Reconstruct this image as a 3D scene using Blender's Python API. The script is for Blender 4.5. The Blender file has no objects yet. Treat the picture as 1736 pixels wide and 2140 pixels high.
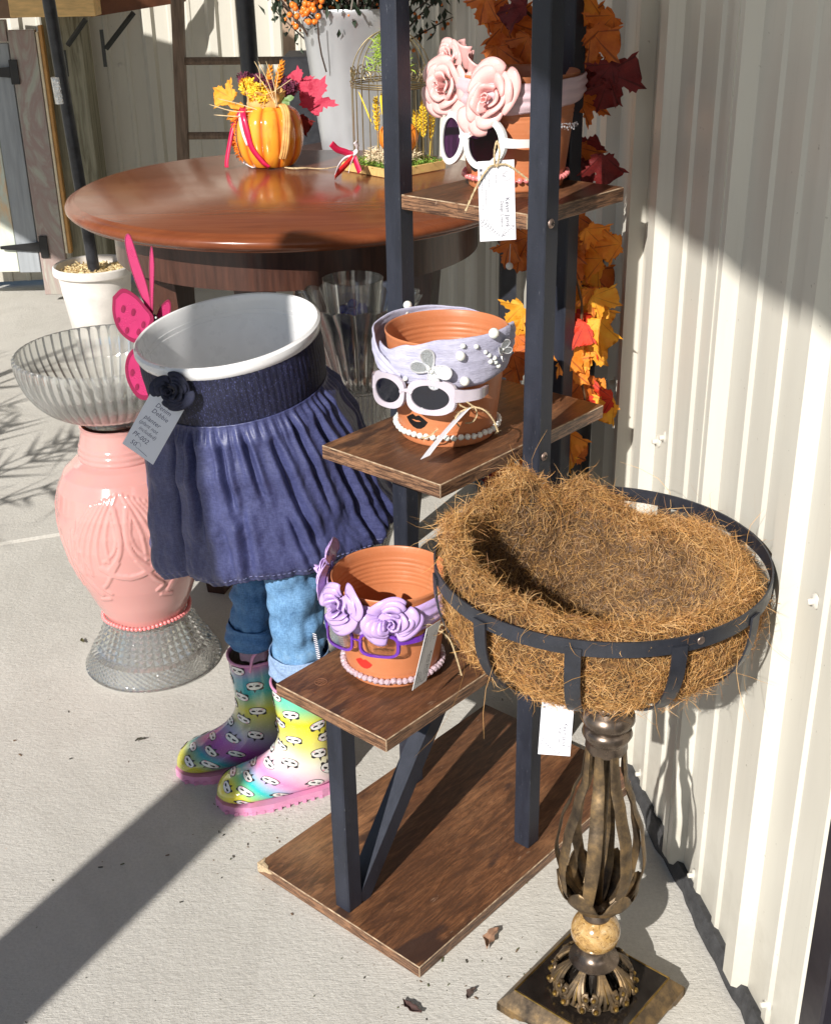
import bpy, bmesh, math, random
import numpy as np
from mathutils import Vector, Matrix, noise as mnoise
from math import sin, cos, pi, radians as RD, atan2, sqrt
rnd = random.Random(7)
D = bpy.data; SC = bpy.context.scene; COL = SC.collection
# ------------------------------------------------------------ camera, sky, sun, exposure
PITCH, ROLL, CAMH = RD(25.26), RD(-1.043), 1.41
cam = D.cameras.new('camera'); co = D.objects.new('camera', cam); COL.objects.link(co); SC.camera = co
fw = Vector((0, cos(PITCH), -sin(PITCH))); up0 = Vector((0, sin(PITCH), cos(PITCH))); rt0 = Vector((1, 0, 0))
rt = rt0 * cos(ROLL) + up0 * sin(ROLL); up = up0 * cos(ROLL) - rt0 * sin(ROLL)
mm = Matrix((rt, up, -fw)).transposed().to_4x4(); mm.translation = (0, 0, CAMH); co.matrix_world = mm
cam.sensor_fit = 'VERTICAL'; cam.sensor_height = 24; cam.lens = 2606 / 2140 * 24; cam.clip_start = .02; cam.clip_end = 500
SUN_AZ, SUN_EL = RD(29), RD(31)          # azimuth the light travels towards, measured from +Y to +X
w = D.worlds.new('World'); SC.world = w; w.use_nodes = True; nt = w.node_tree
sky = nt.nodes.new('ShaderNodeTexSky'); sky.sky_type = 'NISHITA'; sky.sun_disc = False
sky.sun_elevation = SUN_EL; sky.sun_rotation = RD(180 + 29); sky.air_density = 1.0; sky.dust_density = .4; sky.ozone_density = 2.0
bg = nt.nodes['Background']; nt.links.new(sky.outputs[0], bg.inputs[0]); bg.inputs[1].default_value = .062
sl = D.lights.new('sun', 'SUN'); so = D.objects.new('sun', sl); COL.objects.link(so)
sl.energy = 4.7; sl.angle = RD(.53); sl.color = (1, .96, .90)
sd = Vector((sin(SUN_AZ) * cos(SUN_EL), cos(SUN_AZ) * cos(SUN_EL), -sin(SUN_EL)))
so.rotation_euler = sd.to_track_quat('-Z', 'Y').to_euler(); so.location = (-3, -4, 6)
SC.view_settings.view_transform = 'Standard'; SC.view_settings.look = 'None'; SC.view_settings.gamma = 1
SC.view_settings.use_curve_mapping = False; SC.view_settings.exposure = 0.47
SC.cycles.use_denoising = True; SC.cycles.max_bounces = 12; SC.cycles.transmission_bounces = 10; SC.cycles.transparent_max_bounces = 16
# ------------------------------------------------------------ helpers
def ray(x, y): return fw + rt * ((x - 868) / 2606) - up * ((y - 1070) / 2606)
def at(x, y, Y):                         # the point at depth Y seen at picture point (x, y)
    r = ray(x, y); return Vector((0, 0, CAMH)) + r * (Y / r.y)
def atz(x, y, z):
    r = ray(x, y); return Vector((0, 0, CAMH)) + r * ((z - CAMH) / r.z)
def link(o, parent=None):
    COL.objects.link(o)
    if parent is not None: o.parent = parent
    return o
def tag(o, label=None, cat=None, group=None, kind=None):
    if label: o['label'] = label
    if cat: o['category'] = cat
    if group: o['group'] = group
    if kind: o['kind'] = kind
    return o
def thing(name, label, cat, loc=(0, 0, 0), rz=0, group=None, rot=None):
    o = D.objects.new(name, None); o.empty_display_size = .05; link(o); o.location = loc
    o.rotation_euler = rot if rot else (0, 0, rz)
    return tag(o, label, cat, group)
class MB:                                # collects geometry, builds one mesh
    def __init__(s): s.v = []; s.f = []; s.m = []; s.uv = None
    def add(s, vs, fs, mi=0, M=None):
        n = len(s.v)
        if M is not None: vs = [M @ Vector(p) for p in vs]
        s.v.extend([tuple(p) for p in vs]); s.f.extend([tuple(i + n for i in f) for f in fs]); s.m.extend([mi] * len(fs)); return s
    def box(s, a, b, mi=0, M=None, ch=0, cmi=None):
        x0, y0, z0 = a; x1, y1, z1 = b
        if ch <= 0:
            v = [(x0,y0,z0),(x1,y0,z0),(x1,y1,z0),(x0,y1,z0),(x0,y0,z1),(x1,y0,z1),(x1,y1,z1),(x0,y1,z1)]
            return s.add(v, [(0,3,2,1),(4,5,6,7),(0,1,5,4),(1,2,6,5),(2,3,7,6),(3,0,4,7)], mi, M)
        bm = bmesh.new(); bmesh.ops.create_cube(bm, size=1)
        for v in bm.verts: v.co = Vector(((x0+x1)/2+v.co.x*(x1-x0), (y0+y1)/2+v.co.y*(y1-y0), (z0+z1)/2+v.co.z*(z1-z0)))
        bmesh.ops.bevel(bm, geom=bm.edges[:], offset=ch, segments=1, affect='EDGES')
        bm.normal_update(); n = len(s.v); bm.verts.index_update()
        for v in bm.verts: s.v.append(tuple((M @ v.co) if M is not None else v.co))
        for f in bm.faces:
            s.f.append(tuple(v.index + n for v in f.verts)); ax = max(abs(c) for c in f.normal)
            s.m.append(mi if (ax > .99 or cmi is None) else cmi)
        bm.free(); return s
    def lathe(s, prof, seg=48, M=None, mi=0, fn=None, a0=0, a1=2*pi, closed=False):
        full = abs(a1 - a0 - 2*pi) < 1e-6; n = seg if full else seg + 1; vs = []; fs = []
        for i in range(n):
            a = a0 + (a1 - a0) * i / seg
            for j, (r, z) in enumerate(prof):
                rr, zz = (r, z) if fn is None else fn(a, r, z, j)
                vs.append((rr * cos(a), rr * sin(a), zz))
        k = len(prof)
        for i in range(seg):
            i2 = (i + 1) % n
            for j in range(k - 1 if not closed else k):
                j2 = (j + 1) % k
                fs.append((i*k+j, i2*k+j, i2*k+j2, i*k+j2))
        return s.add(vs, fs, mi, M)
    def tube(s, pts, r, seg=8, mi=0, M=None, cap=True, flat=None, roll=0):
        pts = [Vector(p) for p in pts]; n = len(pts); vs = []; fs = []
        rr = r if hasattr(r, '__len__') else [r] * n
        prev = None
        for i, p in enumerate(pts):
            t = (pts[min(i+1, n-1)] - pts[max(i-1, 0)]);
            if t.length < 1e-9: t = Vector((0, 0, 1))
            t.normalize()
            if prev is None:
                a = Vector((0, 0, 1)) if abs(t.z) < .9 else Vector((1, 0, 0)); nn = t.cross(a).normalized()
            else:
                nn = (prev - t * prev.dot(t));
                if nn.length < 1e-9: nn = t.orthogonal()
                nn.normalize()
            prev = nn; bb = t.cross(nn)
            for k in range(seg):
                a = 2 * pi * k / seg + roll; q = (cos(a), sin(a) * (flat if flat else 1))
                vs.append(p + (nn * q[0] + bb * q[1]) * rr[i])
        for i in range(n - 1):
            for k in range(seg):
                k2 = (k + 1) % seg; fs.append((i*seg+k, i*seg+k2, (i+1)*seg+k2, (i+1)*seg+k))
        if cap: fs.append(tuple(range(seg-1, -1, -1))); fs.append(tuple((n-1)*seg+k for k in range(seg)))
        return s.add(vs, fs, mi, M)
    def sphere(s, c, r, seg=12, mi=0, M=None, sq=(1, 1, 1)):
        vs = []; fs = []; rings = max(4, seg // 2); c = Vector(c)
        for i in range(1, rings):
            for k in range(seg):
                th = pi * i / rings; ph = 2 * pi * k / seg
                vs.append(c + Vector((r*sq[0]*sin(th)*cos(ph), r*sq[1]*sin(th)*sin(ph), r*sq[2]*cos(th))))
        t = len(vs); vs.append(c + Vector((0, 0, r*sq[2]))); vs.append(c - Vector((0, 0, r*sq[2])))
        for i in range(rings - 2):
            for k in range(seg): fs.append((i*seg+k, (i+1)*seg+k, (i+1)*seg+(k+1) % seg, i*seg+(k+1) % seg))
        for k in range(seg):
            fs.append((t, k, (k+1) % seg)); fs.append((t+1, (rings-2)*seg+(k+1) % seg, (rings-2)*seg+k))
        return s.add(vs, fs, mi, M)
    def prism(s, poly, z0, z1, M=None, mi=0):   # poly in XY extruded along Z
        n = len(poly); vs = [(x, y, z0) for x, y in poly] + [(x, y, z1) for x, y in poly]
        fs = [tuple(range(n-1, -1, -1)), tuple(range(n, 2*n))] + [(i, (i+1) % n, n+(i+1) % n, n+i) for i in range(n)]
        return s.add(vs, fs, mi, M)
    def grid(s, fn, nu, nv, mi=0, M=None, wu=False, thick=0):
        vs = [fn(i/nu, j/nv) for i in range(nu if wu else nu+1) for j in range(nv+1)]; fs = []
        n = nu if wu else nu + 1
        for i in range(nu):
            for j in range(nv):
                i2 = (i+1) % n; fs.append((i*(nv+1)+j, i2*(nv+1)+j, i2*(nv+1)+j+1, i*(nv+1)+j+1))
        return s.add(vs, fs, mi, M)
    def build(s, name, mats, parent=None, smooth=35, solid=0, fix=True):
        me = D.meshes.new(name); me.from_pydata(s.v, [], s.f)
        for m in (mats if isinstance(mats, (list, tuple)) else [mats]): me.materials.append(m)
        if len(set(s.m)) > 1: me.polygons.foreach_set('material_index', s.m)
        if fix:
            bm = bmesh.new(); bm.from_mesh(me)
            bmesh.ops.recalc_face_normals(bm, faces=bm.faces[:]); bm.to_mesh(me); bm.free()
        if smooth:
            me.polygons.foreach_set('use_smooth', [True] * len(me.polygons))
            if smooth < 179: me.set_sharp_from_angle(angle=RD(smooth))
        o = D.objects.new(name, me); link(o, parent)
        if solid:
            md = o.modifiers.new('solid', 'SOLIDIFY'); md.thickness = solid; md.offset = 0
        return o
def T(x=0, y=0, z=0): return Matrix.Translation((x, y, z))
def Rx(a): return Matrix.Rotation(a, 4, 'X')
def Ry(a): return Matrix.Rotation(a, 4, 'Y')
def Rz(a): return Matrix.Rotation(a, 4, 'Z')
def Sc(a, b=None, c=None):
    b = a if b is None else b; c = a if c is None else c
    return Matrix.Diagonal((a, b, c, 1))
def frame(p, n, upv=(0, 0, 1)):           # local Z along n, local Y towards up
    n = Vector(n).normalized(); u_ = Vector(upv); x = u_.cross(n)
    if x.length < 1e-6: x = Vector((1, 0, 0))
    x.normalize(); y = n.cross(x); m = Matrix((x, y, n)).transposed().to_4x4(); m.translation = p; return m
def bez(ps, n=12):                        # Catmull-Rom through points
    ps = [Vector(p) for p in ps]; q = [ps[0]*2 - ps[1]] + ps + [ps[-1]*2 - ps[-2]]; out = []
    for i in range(1, len(q) - 2):
        for k in range(n):
            t = k / n; a, b, c, d = q[i-1:i+3]
            out.append(.5*((2*b) + (c-a)*t + (2*a-5*b+4*c-d)*t*t + (3*b-a-3*c+d)*t**3))
    out.append(ps[-1]); return out
def lerp(a, b, t): return a + (b - a) * t
def interp(x, pts):
    if x <= pts[0][0]: return pts[0][1]
    for (x0, y0), (x1, y1) in zip(pts, pts[1:]):
        if x <= x1:
            t = (x - x0) / (x1 - x0); t = t*t*(3-2*t); return y0 + (y1-y0)*t
    return pts[-1][1]
# ------------------------------------------------------------ materials
class N:
    def __init__(s, name):
        s.m = D.materials.new(name); s.m.use_nodes = True; s.t = s.m.node_tree; s.b = s.t.nodes['Principled BSDF']
        s.tc = s.t.nodes.new('ShaderNodeTexCoord').outputs['Object']
    def n(s, kind, **kw):
        nd = s.t.nodes.new('ShaderNode' + kind)
        for k, v in kw.items():
            if k.startswith('i_'):
                key = k[2:]; key = int(key) if key.isdigit() else key.replace('_', ' ')
                if hasattr(v, 'is_linked') or isinstance(v, bpy.types.NodeSocket): s.t.links.new(v, nd.inputs[key])
                else: nd.inputs[key].default_value = v
            else: setattr(nd, k, v)
        return nd
    def map(s, scale=(1, 1, 1), rot=(0, 0, 0), src=None):
        nd = s.n('Mapping'); s.t.links.new(src or s.tc, nd.inputs[0]); nd.inputs['Scale'].default_value = scale; nd.inputs['Rotation'].default_value = rot; return nd.outputs[0]
    def noise(s, scale=5, detail=4, rough=.5, vec=None, dist=0):
        nd = s.n('TexNoise'); s.t.links.new(vec or s.tc, nd.inputs['Vector'])
        nd.inputs['Scale'].default_value = scale; nd.inputs['Detail'].default_value = detail; nd.inputs['Roughness'].default_value = rough; nd.inputs['Distortion'].default_value = dist; return nd.outputs['Fac']
    def ramp(s, fac, stops, interp='LINEAR'):
        nd = s.n('ValToRGB'); s.t.links.new(fac, nd.inputs[0]); cr = nd.color_ramp; cr.interpolation = interp
        while len(cr.elements) < len(stops): cr.elements.new(.5)
        for e, (p, c) in zip(cr.elements, stops):
            e.position = p; e.color = (*c, 1) if len(c) == 3 else c
        return nd.outputs[0]
    def mix(s, fac, a, b, mode='MIX'):
        nd = s.n('Mix', data_type='RGBA', blend_type=mode)
        for key, v in ((0, fac), (6, a), (7, b)):
            if isinstance(v, bpy.types.NodeSocket): s.t.links.new(v, nd.inputs[key])
            elif key == 0: nd.inputs[0].default_value = v
            else: nd.inputs[key].default_value = (*v, 1)
        return nd.outputs[2]
    def math(s, op, a, b=0.0):
        nd = s.n('Math', operation=op)
        for k, v in ((0, a), (1, b)):
            if isinstance(v, bpy.types.NodeSocket): s.t.links.new(v, nd.inputs[k])
            else: nd.inputs[k].default_value = v
        return nd.outputs[0]
    def set(s, key, v):
        if isinstance(v, bpy.types.NodeSocket): s.t.links.new(v, s.b.inputs[key])
        else: s.b.inputs[key].default_value = (*v, 1) if hasattr(v, '__len__') and len(v) == 3 else v
        return s
    def bump(s, h, strength=.3, dist=.002, prev=None):
        nd = s.n('Bump'); s.t.links.new(h, nd.inputs['Height']); nd.inputs['Strength'].default_value = strength; nd.inputs['Distance'].default_value = dist
        if prev: s.t.links.new(prev, nd.inputs['Normal'])
        s.t.links.new(nd.outputs[0], s.b.inputs['Normal']); return nd.outputs[0]
def mat(name, col, rough=.5, metal=0, var=.12, vs=30, bump=0, bs=200, bd=.001, coat=0, spec=None, sss=0, trans=0, stretch=(1, 1, 1), rvar=.1, col2=None):
    n = N(name); v = n.map(stretch)
    f = n.noise(vs, 5, .6, v); c2 = col2 or tuple(min(1, c*(1+var)) for c in col); c1 = tuple(c*(1-var) for c in col)
    n.set('Base Color', n.ramp(f, [(.3, c1), (.7, c2)]))
    r = n.noise(vs*1.7, 3, .6, v); n.set('Roughness', n.ramp(r, [(.3, (max(0, rough-rvar*.6),)*3), (.7, (min(1, rough+rvar*.6),)*3)]))
    n.set('Metallic', metal)
    if coat: n.set('Coat Weight', coat); n.set('Coat Roughness', .08)
    if spec is not None: n.set('Specular IOR Level', spec)
    if sss: n.set('Subsurface Weight', sss); n.b.inputs['Subsurface Radius'].default_value = (.01, .008, .006); n.set('Subsurface Scale', .3)
    if trans: n.set('Transmission Weight', trans)
    if bump: n.bump(n.noise(bs, 4, .6, v), bump, bd)
    return n.m
M_ = {}
def concrete():
    n = N('concrete'); big = n.noise(1.1, 5, .6); mid = n.noise(14, 5, .65); fine = n.noise(170, 5, .75)
    v = n.map((60, 420, 60), (0, 0, RD(8))); br = n.noise(1, 4, .7, v, .6)
    c = n.ramp(big, [(.3, (.535, .51, .46)), (.7, (.64, .615, .56))])
    c = n.mix(n.ramp(mid, [(.42, (0,)*3), (.75, (.28,)*3)]), c, (.42, .40, .365))
    wet = n.noise(2.0, 6, .7, n.map((1, .35, 1), (0, 0, .5)), 1.0); c = n.mix(n.ramp(wet, [(.52, (0,)*3), (.56, (.16,)*3), (.60, (.05,)*3)]), c, (.36, .335, .29)); cr_ = n.n('TexVoronoi', feature='DISTANCE_TO_EDGE', i_Scale=.9); n.t.links.new(n.map((1, 1, 1)), cr_.inputs['Vector']); st = n.noise(3.1, 2, .5); c = n.mix(n.ramp(st, [(.62, (0,)*3), (.74, (.40,)*3)]), c, (.34, .32, .285))
    vo = n.n('TexVoronoi', i_Scale=310.0); n.t.links.new(n.tc, vo.inputs['Vector'])
    c = n.mix(n.ramp(vo.outputs['Distance'], [(.04, (.5,)*3), (.16, (0,)*3)]), c, (.14, .13, .12))
    c = n.mix(n.ramp(fine, [(.35, (.30,)*3), (.6, (0,)*3)]), c, (.32, .305, .275))
    n.set('Base Color', c); n.set('Roughness', .9)
    h = n.math('ADD', n.math('MULTIPLY', fine, .9), n.math('MULTIPLY', br, .7)); h = n.math('ADD', h, n.math('MULTIPLY', n.noise(90, 2, .5), .8))
    n.bump(h, .75, .0022); return n.m
M_['concrete'] = concrete()
def siding():
    n = N('siding_paint'); v = n.map((3, 3, .5)); f = n.noise(3, 4, .6, v)
    c = n.ramp(f, [(.3, (.56, .535, .47)), (.7, (.62, .595, .52))])
    sp = n.noise(120, 2, .5); c = n.mix(n.ramp(sp, [(.74, (0,)*3), (.78, (.6,)*3)]), c, (.25, .22, .17)); gx = n.n('SeparateXYZ'); n.t.links.new(n.tc, gx.inputs[0]); hz = n.math('ADD', gx.outputs[2], n.math('MULTIPLY', n.noise(14, 5, .7), .35)); c = n.mix(n.ramp(hz, [(.16, (.55,)*3), (.34, (0,)*3)]), c, (.36, .33, .27)); stk = n.noise(4, 4, .7, n.map((14, 14, .5))); c = n.mix(n.ramp(stk, [(.58, (0,)*3), (.75, (.22,)*3)]), c, (.42, .40, .34))
    n.set('Base Color', c); n.set('Roughness', .34); n.set('Specular IOR Level', .55)
    n.bump(n.noise(9, 3, .5, n.map((1, 1, .4))), .12, .004); return n.m
M_['siding'] = siding()
M_['rubber'] = mat('base_rubber', (.045, .045, .047), .8, var=.35, vs=60, bump=.6, bs=120, bd=.003)
M_['black_metal'] = mat('black_steel', (.020, .022, .030), .42, var=.3, vs=40, bump=.35, bs=420, bd=.0006, spec=.6)
def blackposts():
    n = N('black_powder_coat'); f = n.noise(28, 5, .7, n.map((1, 1, .25))); fi = n.noise(520, 2, .6)
    c = n.ramp(f, [(.3, (.009, .011, .018)), (.75, (.022, .026, .042))])
    sc = n.noise(150, 3, .8, n.map((2, 2, .35))); c = n.mix(n.ramp(sc, [(.67, (0,)*3), (.73, (.5,)*3)]), c, (.16, .17, .19))
    n.set('Base Color', c); n.set('Roughness', n.ramp(f, [(.3, (.42,)*3), (.7, (.6,)*3)])); n.bump(fi, .5, .0008); return n.m
M_['post'] = blackposts()
def rustic(edge=False):
    n = N('rustic_board' + ('_edge' if edge else '')); v = n.map((26, 2.6, 26)); d = n.noise(4, 4, .6, n.map((3, 1, 3)))
    g = n.noise(2.2 if not edge else 1.5, 8, .68, n.map((34, 4.6, 60 if edge else 34)), 1.6)
    g2 = n.noise(9, 8, .75, n.map((34, 3.6, 90 if edge else 34)), .9)
    c = n.ramp(g, [(.30, (.022, .012, .008)), (.45, (.085, .036, .017)), (.58, (.185, .078, .034)), (.76, (.33, .165, .080))])
    z1 = n.noise(5.5, 4, .6, n.map((1.6, .8, 1)), .7); c = n.mix(n.ramp(z1, [(.42, (.75,)*3), (.56, (0,)*3)]), c, n.mix(.5, c, (.05, .026, .018)))
    z2 = n.noise(4.3, 4, .6, n.map((1.5, .6, 1.3)), .5); c = n.mix(n.ramp(z2, [(.47, (0,)*3), (.62, (.62,)*3)]), c, n.mix(.5, c, (.52, .27, .13)))
    c = n.mix(n.ramp(g2, [(.46, (0,)*3), (.62, (.75 if not edge else .95,)*3)]), c, (.035, .018, .012))
    k = n.noise(7.5, 3, .55, n.map((1.3, .55, 1))); k = n.math('ADD', k, n.math('MULTIPLY', n.noise(60, 4, .8, n.map((2, .5, 2))), .12)); c = n.mix(n.ramp(k, [(.655, (0,)*3), (.70, (.92,)*3)]), c, (.014, .012, .014))
    if edge:
        g3 = n.noise(3, 6, .7, n.map((8, 8, 150)), .8); c = n.mix(n.ramp(g3, [(.45, (0,)*3), (.56, (1,)*3)]), n.mix(.55, c, (.36, .20, .11)), (.022, .012, .009))
    bl = n.noise(16, 5, .7, n.map((2.0, .6, 2.0)), .8); c = n.mix(n.ramp(bl, [(.57, (0,)*3), (.68, (.85,)*3)]), c, (.026, .015, .011)); sp = n.noise(150, 5, .8, n.map((1.6, .35, 1.6))); c = n.mix(n.ramp(sp, [(.56, (0,)*3), (.66, (.8,)*3)]), c, (.020, .012, .009)); sc = n.noise(90, 4, .8, n.map((1, .14, 1), (0, 0, .3))); c = n.mix(n.ramp(sc, [(.66, (0,)*3), (.72, (.5,)*3)]), c, (.42, .31, .22))
    c = n.mix(.08, c, (.42, .165, .065)); n.set('Base Color', c); n.set('Roughness', n.ramp(d, [(.3, (.30,)*3), (.7, (.5,)*3)])); n.bump(g2, .25, .0012); return n.m
M_['board'] = rustic(); M_['board_edge'] = rustic(True)
M_['chip'] = mat('pale_core', (.16, .09, .05), .8, vs=75, col2=(.55, .42, .28)); M_['core'] = mat('chipboard_core', (.46, .34, .21), .8, var=.5, vs=300)
def terracotta():
    n = N('terracotta_plastic'); f = n.noise(9, 4, .6); c = n.ramp(f, [(.3, (.46, .155, .062)), (.7, (.56, .20, .085))])
    sm = n.noise(45, 4, .7); c = n.mix(n.ramp(sm, [(.55, (0,)*3), (.8, (.4,)*3)]), c, (.60, .32, .20)); du = n.noise(180, 4, .8, n.map((1, 1, .4))); c = n.mix(n.ramp(du, [(.66, (0,)*3), (.74, (.35,)*3)]), c, (.66, .46, .34))
    n.set('Base Color', c); n.set('Roughness', .43)
    wv = n.noise(1, 3, .6, n.map((8, 8, 330))); n.bump(wv, .35, .0012); return n.m
M_['terracotta'] = terracotta()
def satin(name, col, rough=.28):
    n = N(name); f = n.noise(22, 4, .6); n.set('Base Color', n.ramp(f, [(.3, tuple(c*.92 for c in col)), (.7, tuple(min(1, c*1.06) for c in col))]))
    n.set('Roughness', rough); n.set('Coat Weight', .35); n.set('Coat Roughness', .12); n.set('Subsurface Weight', .12); n.b.inputs['Subsurface Radius'].default_value = (.01, .006, .006); n.set('Subsurface Scale', .4)
    n.bump(n.noise(60, 3, .6), .25, .002); return n.m
M_['lilac'] = satin('lilac_satin', (.52, .36, .68)); M_['pink'] = satin('pink_satin', (.83, .46, .44)); M_['pinkband'] = satin('pink_band', (.62, .46, .50), .35)
def crinkle():
    n = N('lavender_crinkle'); n.set('Base Color', n.ramp(n.noise(30, 4), [(.3, (.42, .41, .55)), (.7, (.55, .54, .68))])); n.set('Roughness', .75)
    h = n.noise(1, 4, .7, n.map((70, 70, 600)), 1); sp = n.noise(700, 1, .5)
    n.set('Metallic', n.ramp(sp, [(.70, (0,)*3), (.72, (1,)*3)])); n.bump(h, .8, .0025); return n.m
M_['crinkle'] = crinkle()
def pearl(name, col):
    n = N(name); n.set('Base Color', col); n.set('Roughness', .22); n.set('Coat Weight', .6); n.set('Coat Roughness', .06); n.set('Subsurface Weight', .15); n.set('Subsurface Scale', .1); return n.m
M_['pearl'] = pearl('pearl', (.80, .76, .70)); M_['pinkpearl'] = pearl('pink_pearl', (.80, .22, .22)); M_['wirelit'] = mat('beading_wire', (.62, .6, .56), .35)
def glass(name, col=(1, 1, 1), rough=.02, ior=1.45, clear=.45, dim=1.0):
    n = N(name); n.set('Base Color', col); n.set('Roughness', rough); n.set('Transmission Weight', 1); n.b.inputs['IOR'].default_value = ior
    tr = n.n('BsdfTransparent'); tr.inputs[0].default_value = tuple(c*dim for c in col) + (1,)
    mx = n.n('MixShader'); mx.inputs[0].default_value = clear
    n.t.links.new(n.b.outputs[0], mx.inputs[1]); n.t.links.new(tr.outputs[0], mx.inputs[2]); n.t.links.new(mx.outputs[0], n.t.nodes['Material Output'].inputs[0]); return n.m
def clearglass(nm='clear_glass', k=.10, dw=.055, gadd=.05):
    n = N(nm); n.set('Base Color', (.96, .97, .95)); n.set('Roughness', .0); n.set('Transmission Weight', 1); n.b.inputs['IOR'].default_value = 1.48
    lw = n.n('LayerWeight', i_Blend=.45); tr = n.n('BsdfTransparent'); n.t.links.new(n.ramp(lw.outputs['Facing'], [(.35, (.99, .995, .985)), (.85, (.82, .84, .80)), (1, (.50, .52, .48))]), tr.inputs[0])
    gl = n.n('BsdfGlossy'); gl.inputs[0].default_value = (1, 1, 1, 1); gl.inputs['Roughness'].default_value = .03
    fr = n.n('Fresnel', i_IOR=1.55); m1 = n.n('MixShader'); n.t.links.new(n.math('MINIMUM', n.math('ADD', n.math('MULTIPLY', fr.outputs[0], 1.1), gadd), .9), m1.inputs[0]); n.t.links.new(tr.outputs[0], m1.inputs[1]); n.t.links.new(gl.outputs[0], m1.inputs[2])
    m2 = n.n('MixShader'); m2.inputs[0].default_value = k; n.t.links.new(m1.outputs[0], m2.inputs[1]); n.t.links.new(n.b.outputs[0], m2.inputs[2]); df = n.n('BsdfDiffuse'); df.inputs[0].default_value = (.95, .95, .93, 1); m3 = n.n('MixShader'); m3.inputs[0].default_value = dw; n.t.links.new(m2.outputs[0], m3.inputs[1]); n.t.links.new(df.outputs[0], m3.inputs[2])  # white diffuse share mixed in as a bright haze, standing in for sparkle
    n.t.links.new(m3.outputs[0], n.t.nodes['Material Output'].inputs[0]); return n.m
M_['glass'] = clearglass(); M_['tumbler'] = clearglass('thin_glass', .05, .012, .05); M_['cutglass'] = clearglass('cut_crystal', .28, .045, .24); M_['crystal'] = mat('crystal_bead', (.72, .55, .62), .08, var=.3, vs=400, coat=1, trans=.35)
M_['blueglass'] = mat('cobalt_glass', (.008, .014, .20), .06, var=.4, vs=60, coat=1); M_['lens_dark'] = mat('dark_lens', (.006, .006, .012), .06, var=.1, spec=.7)
M_['lens_purple'] = glass('purple_lens', (.17, .045, .20), .02, 1.3, .35, .8); M_['lens_clear'] = glass('clear_lens', (.96, .97, .96), .01, 1.1, .6)
M_['white_plastic'] = mat('white_plastic', (.80, .80, .80), .3, var=.03, bump=.06, bs=20, bd=.002, coat=.3); M_['lilac_acetate'] = mat('milky_lilac_plastic', (.50, .445, .50), .18, var=.03, coat=.6, sss=.3)
M_['purple_plastic'] = mat('purple_plastic', (.11, .018, .30), .2, var=.1, coat=.6)
M_['black_paint'] = mat('black_paint', (.006, .006, .007), .4, var=.1); M_['red_paint'] = mat('red_paint', (.72, .03, .022), .42)
M_['paper'] = mat('card_stock', (.72, .72, .76), .6, var=.02); M_['ink'] = mat('grey_ink', (.07, .07, .10), .6); M_['pen'] = mat('blue_black_pen', (.03, .03, .09), .5)
M_['greycard'] = mat('shaded_card', (.80, .79, .80), .55, var=.02)
M_['twine'] = mat('jute_twine', (.50, .38, .22), .85, var=.3, vs=200, bump=.6, bs=500, bd=.001)
M_['steel'] = mat('brushed_screw', (.36, .27, .23), .45, .9, var=.3, vs=90)
print('part1 ok')
# ------------------------------------------------------------ setting: slab, walls, roof edge
WD = Vector((-.14849, .98891, 0)); WP = Vector((.41758, 1.60319, 0)); WN = Vector((-.98891, -.14849, 0))   # wall line, direction away, normal into the yard
def wl(s, out=0, z=0): return WP + WD * s + WN * out + Vector((0, 0, z))    # s metres along the wall, out from it
def ws(y): return (y - WP.y) / WD.y
SEND = ws(5.62)
# concrete slabs, each a piece with a tooled joint between
J0 = Vector((-1.058, 2.842, 0)); JD = Vector((.914, .40, 0)).normalized(); JD = Vector((.943, .333, 0))
JN = Vector((-JD.y, JD.x, 0))
def slab(a, b, c, d, nm='concrete_slab'):
    mb = MB(); top = [a, b, c, d]; ctr = sum(top, Vector()) / 4; ch = .006
    ins = [p + (ctr - p).normalized() * ch for p in top]
    vs = [(*p.xy, 0) for p in ins] + [(*p.xy, -.008) for p in top] + [(*p.xy, -.12) for p in top]
    fs = [(0, 1, 2, 3)] + [(i, (i+1) % 4, 4+(i+1) % 4, 4+i) for i in range(4)] + [(4+i, 4+(i+1) % 4, 8+(i+1) % 4, 8+i) for i in range(4)]
    mb.add(vs, fs); return tag(mb.build(nm, M_['concrete'], smooth=20), kind='structure')
gap = .007
A = J0 - JD*40; B = J0 + JD*40
slab(A - JN*40, B - JN*40, B - JN*gap, A - JN*gap)
slab(A + JN*gap, B + JN*gap, B + JN*60, A + JN*60)
mb = MB(); mb.box((-45, -45, -.5), (45, 70, -.05)); tag(mb.build('soil', mat('soil', (.10, .085, .065), .95, bump=.5), smooth=0), kind='structure')
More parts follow.
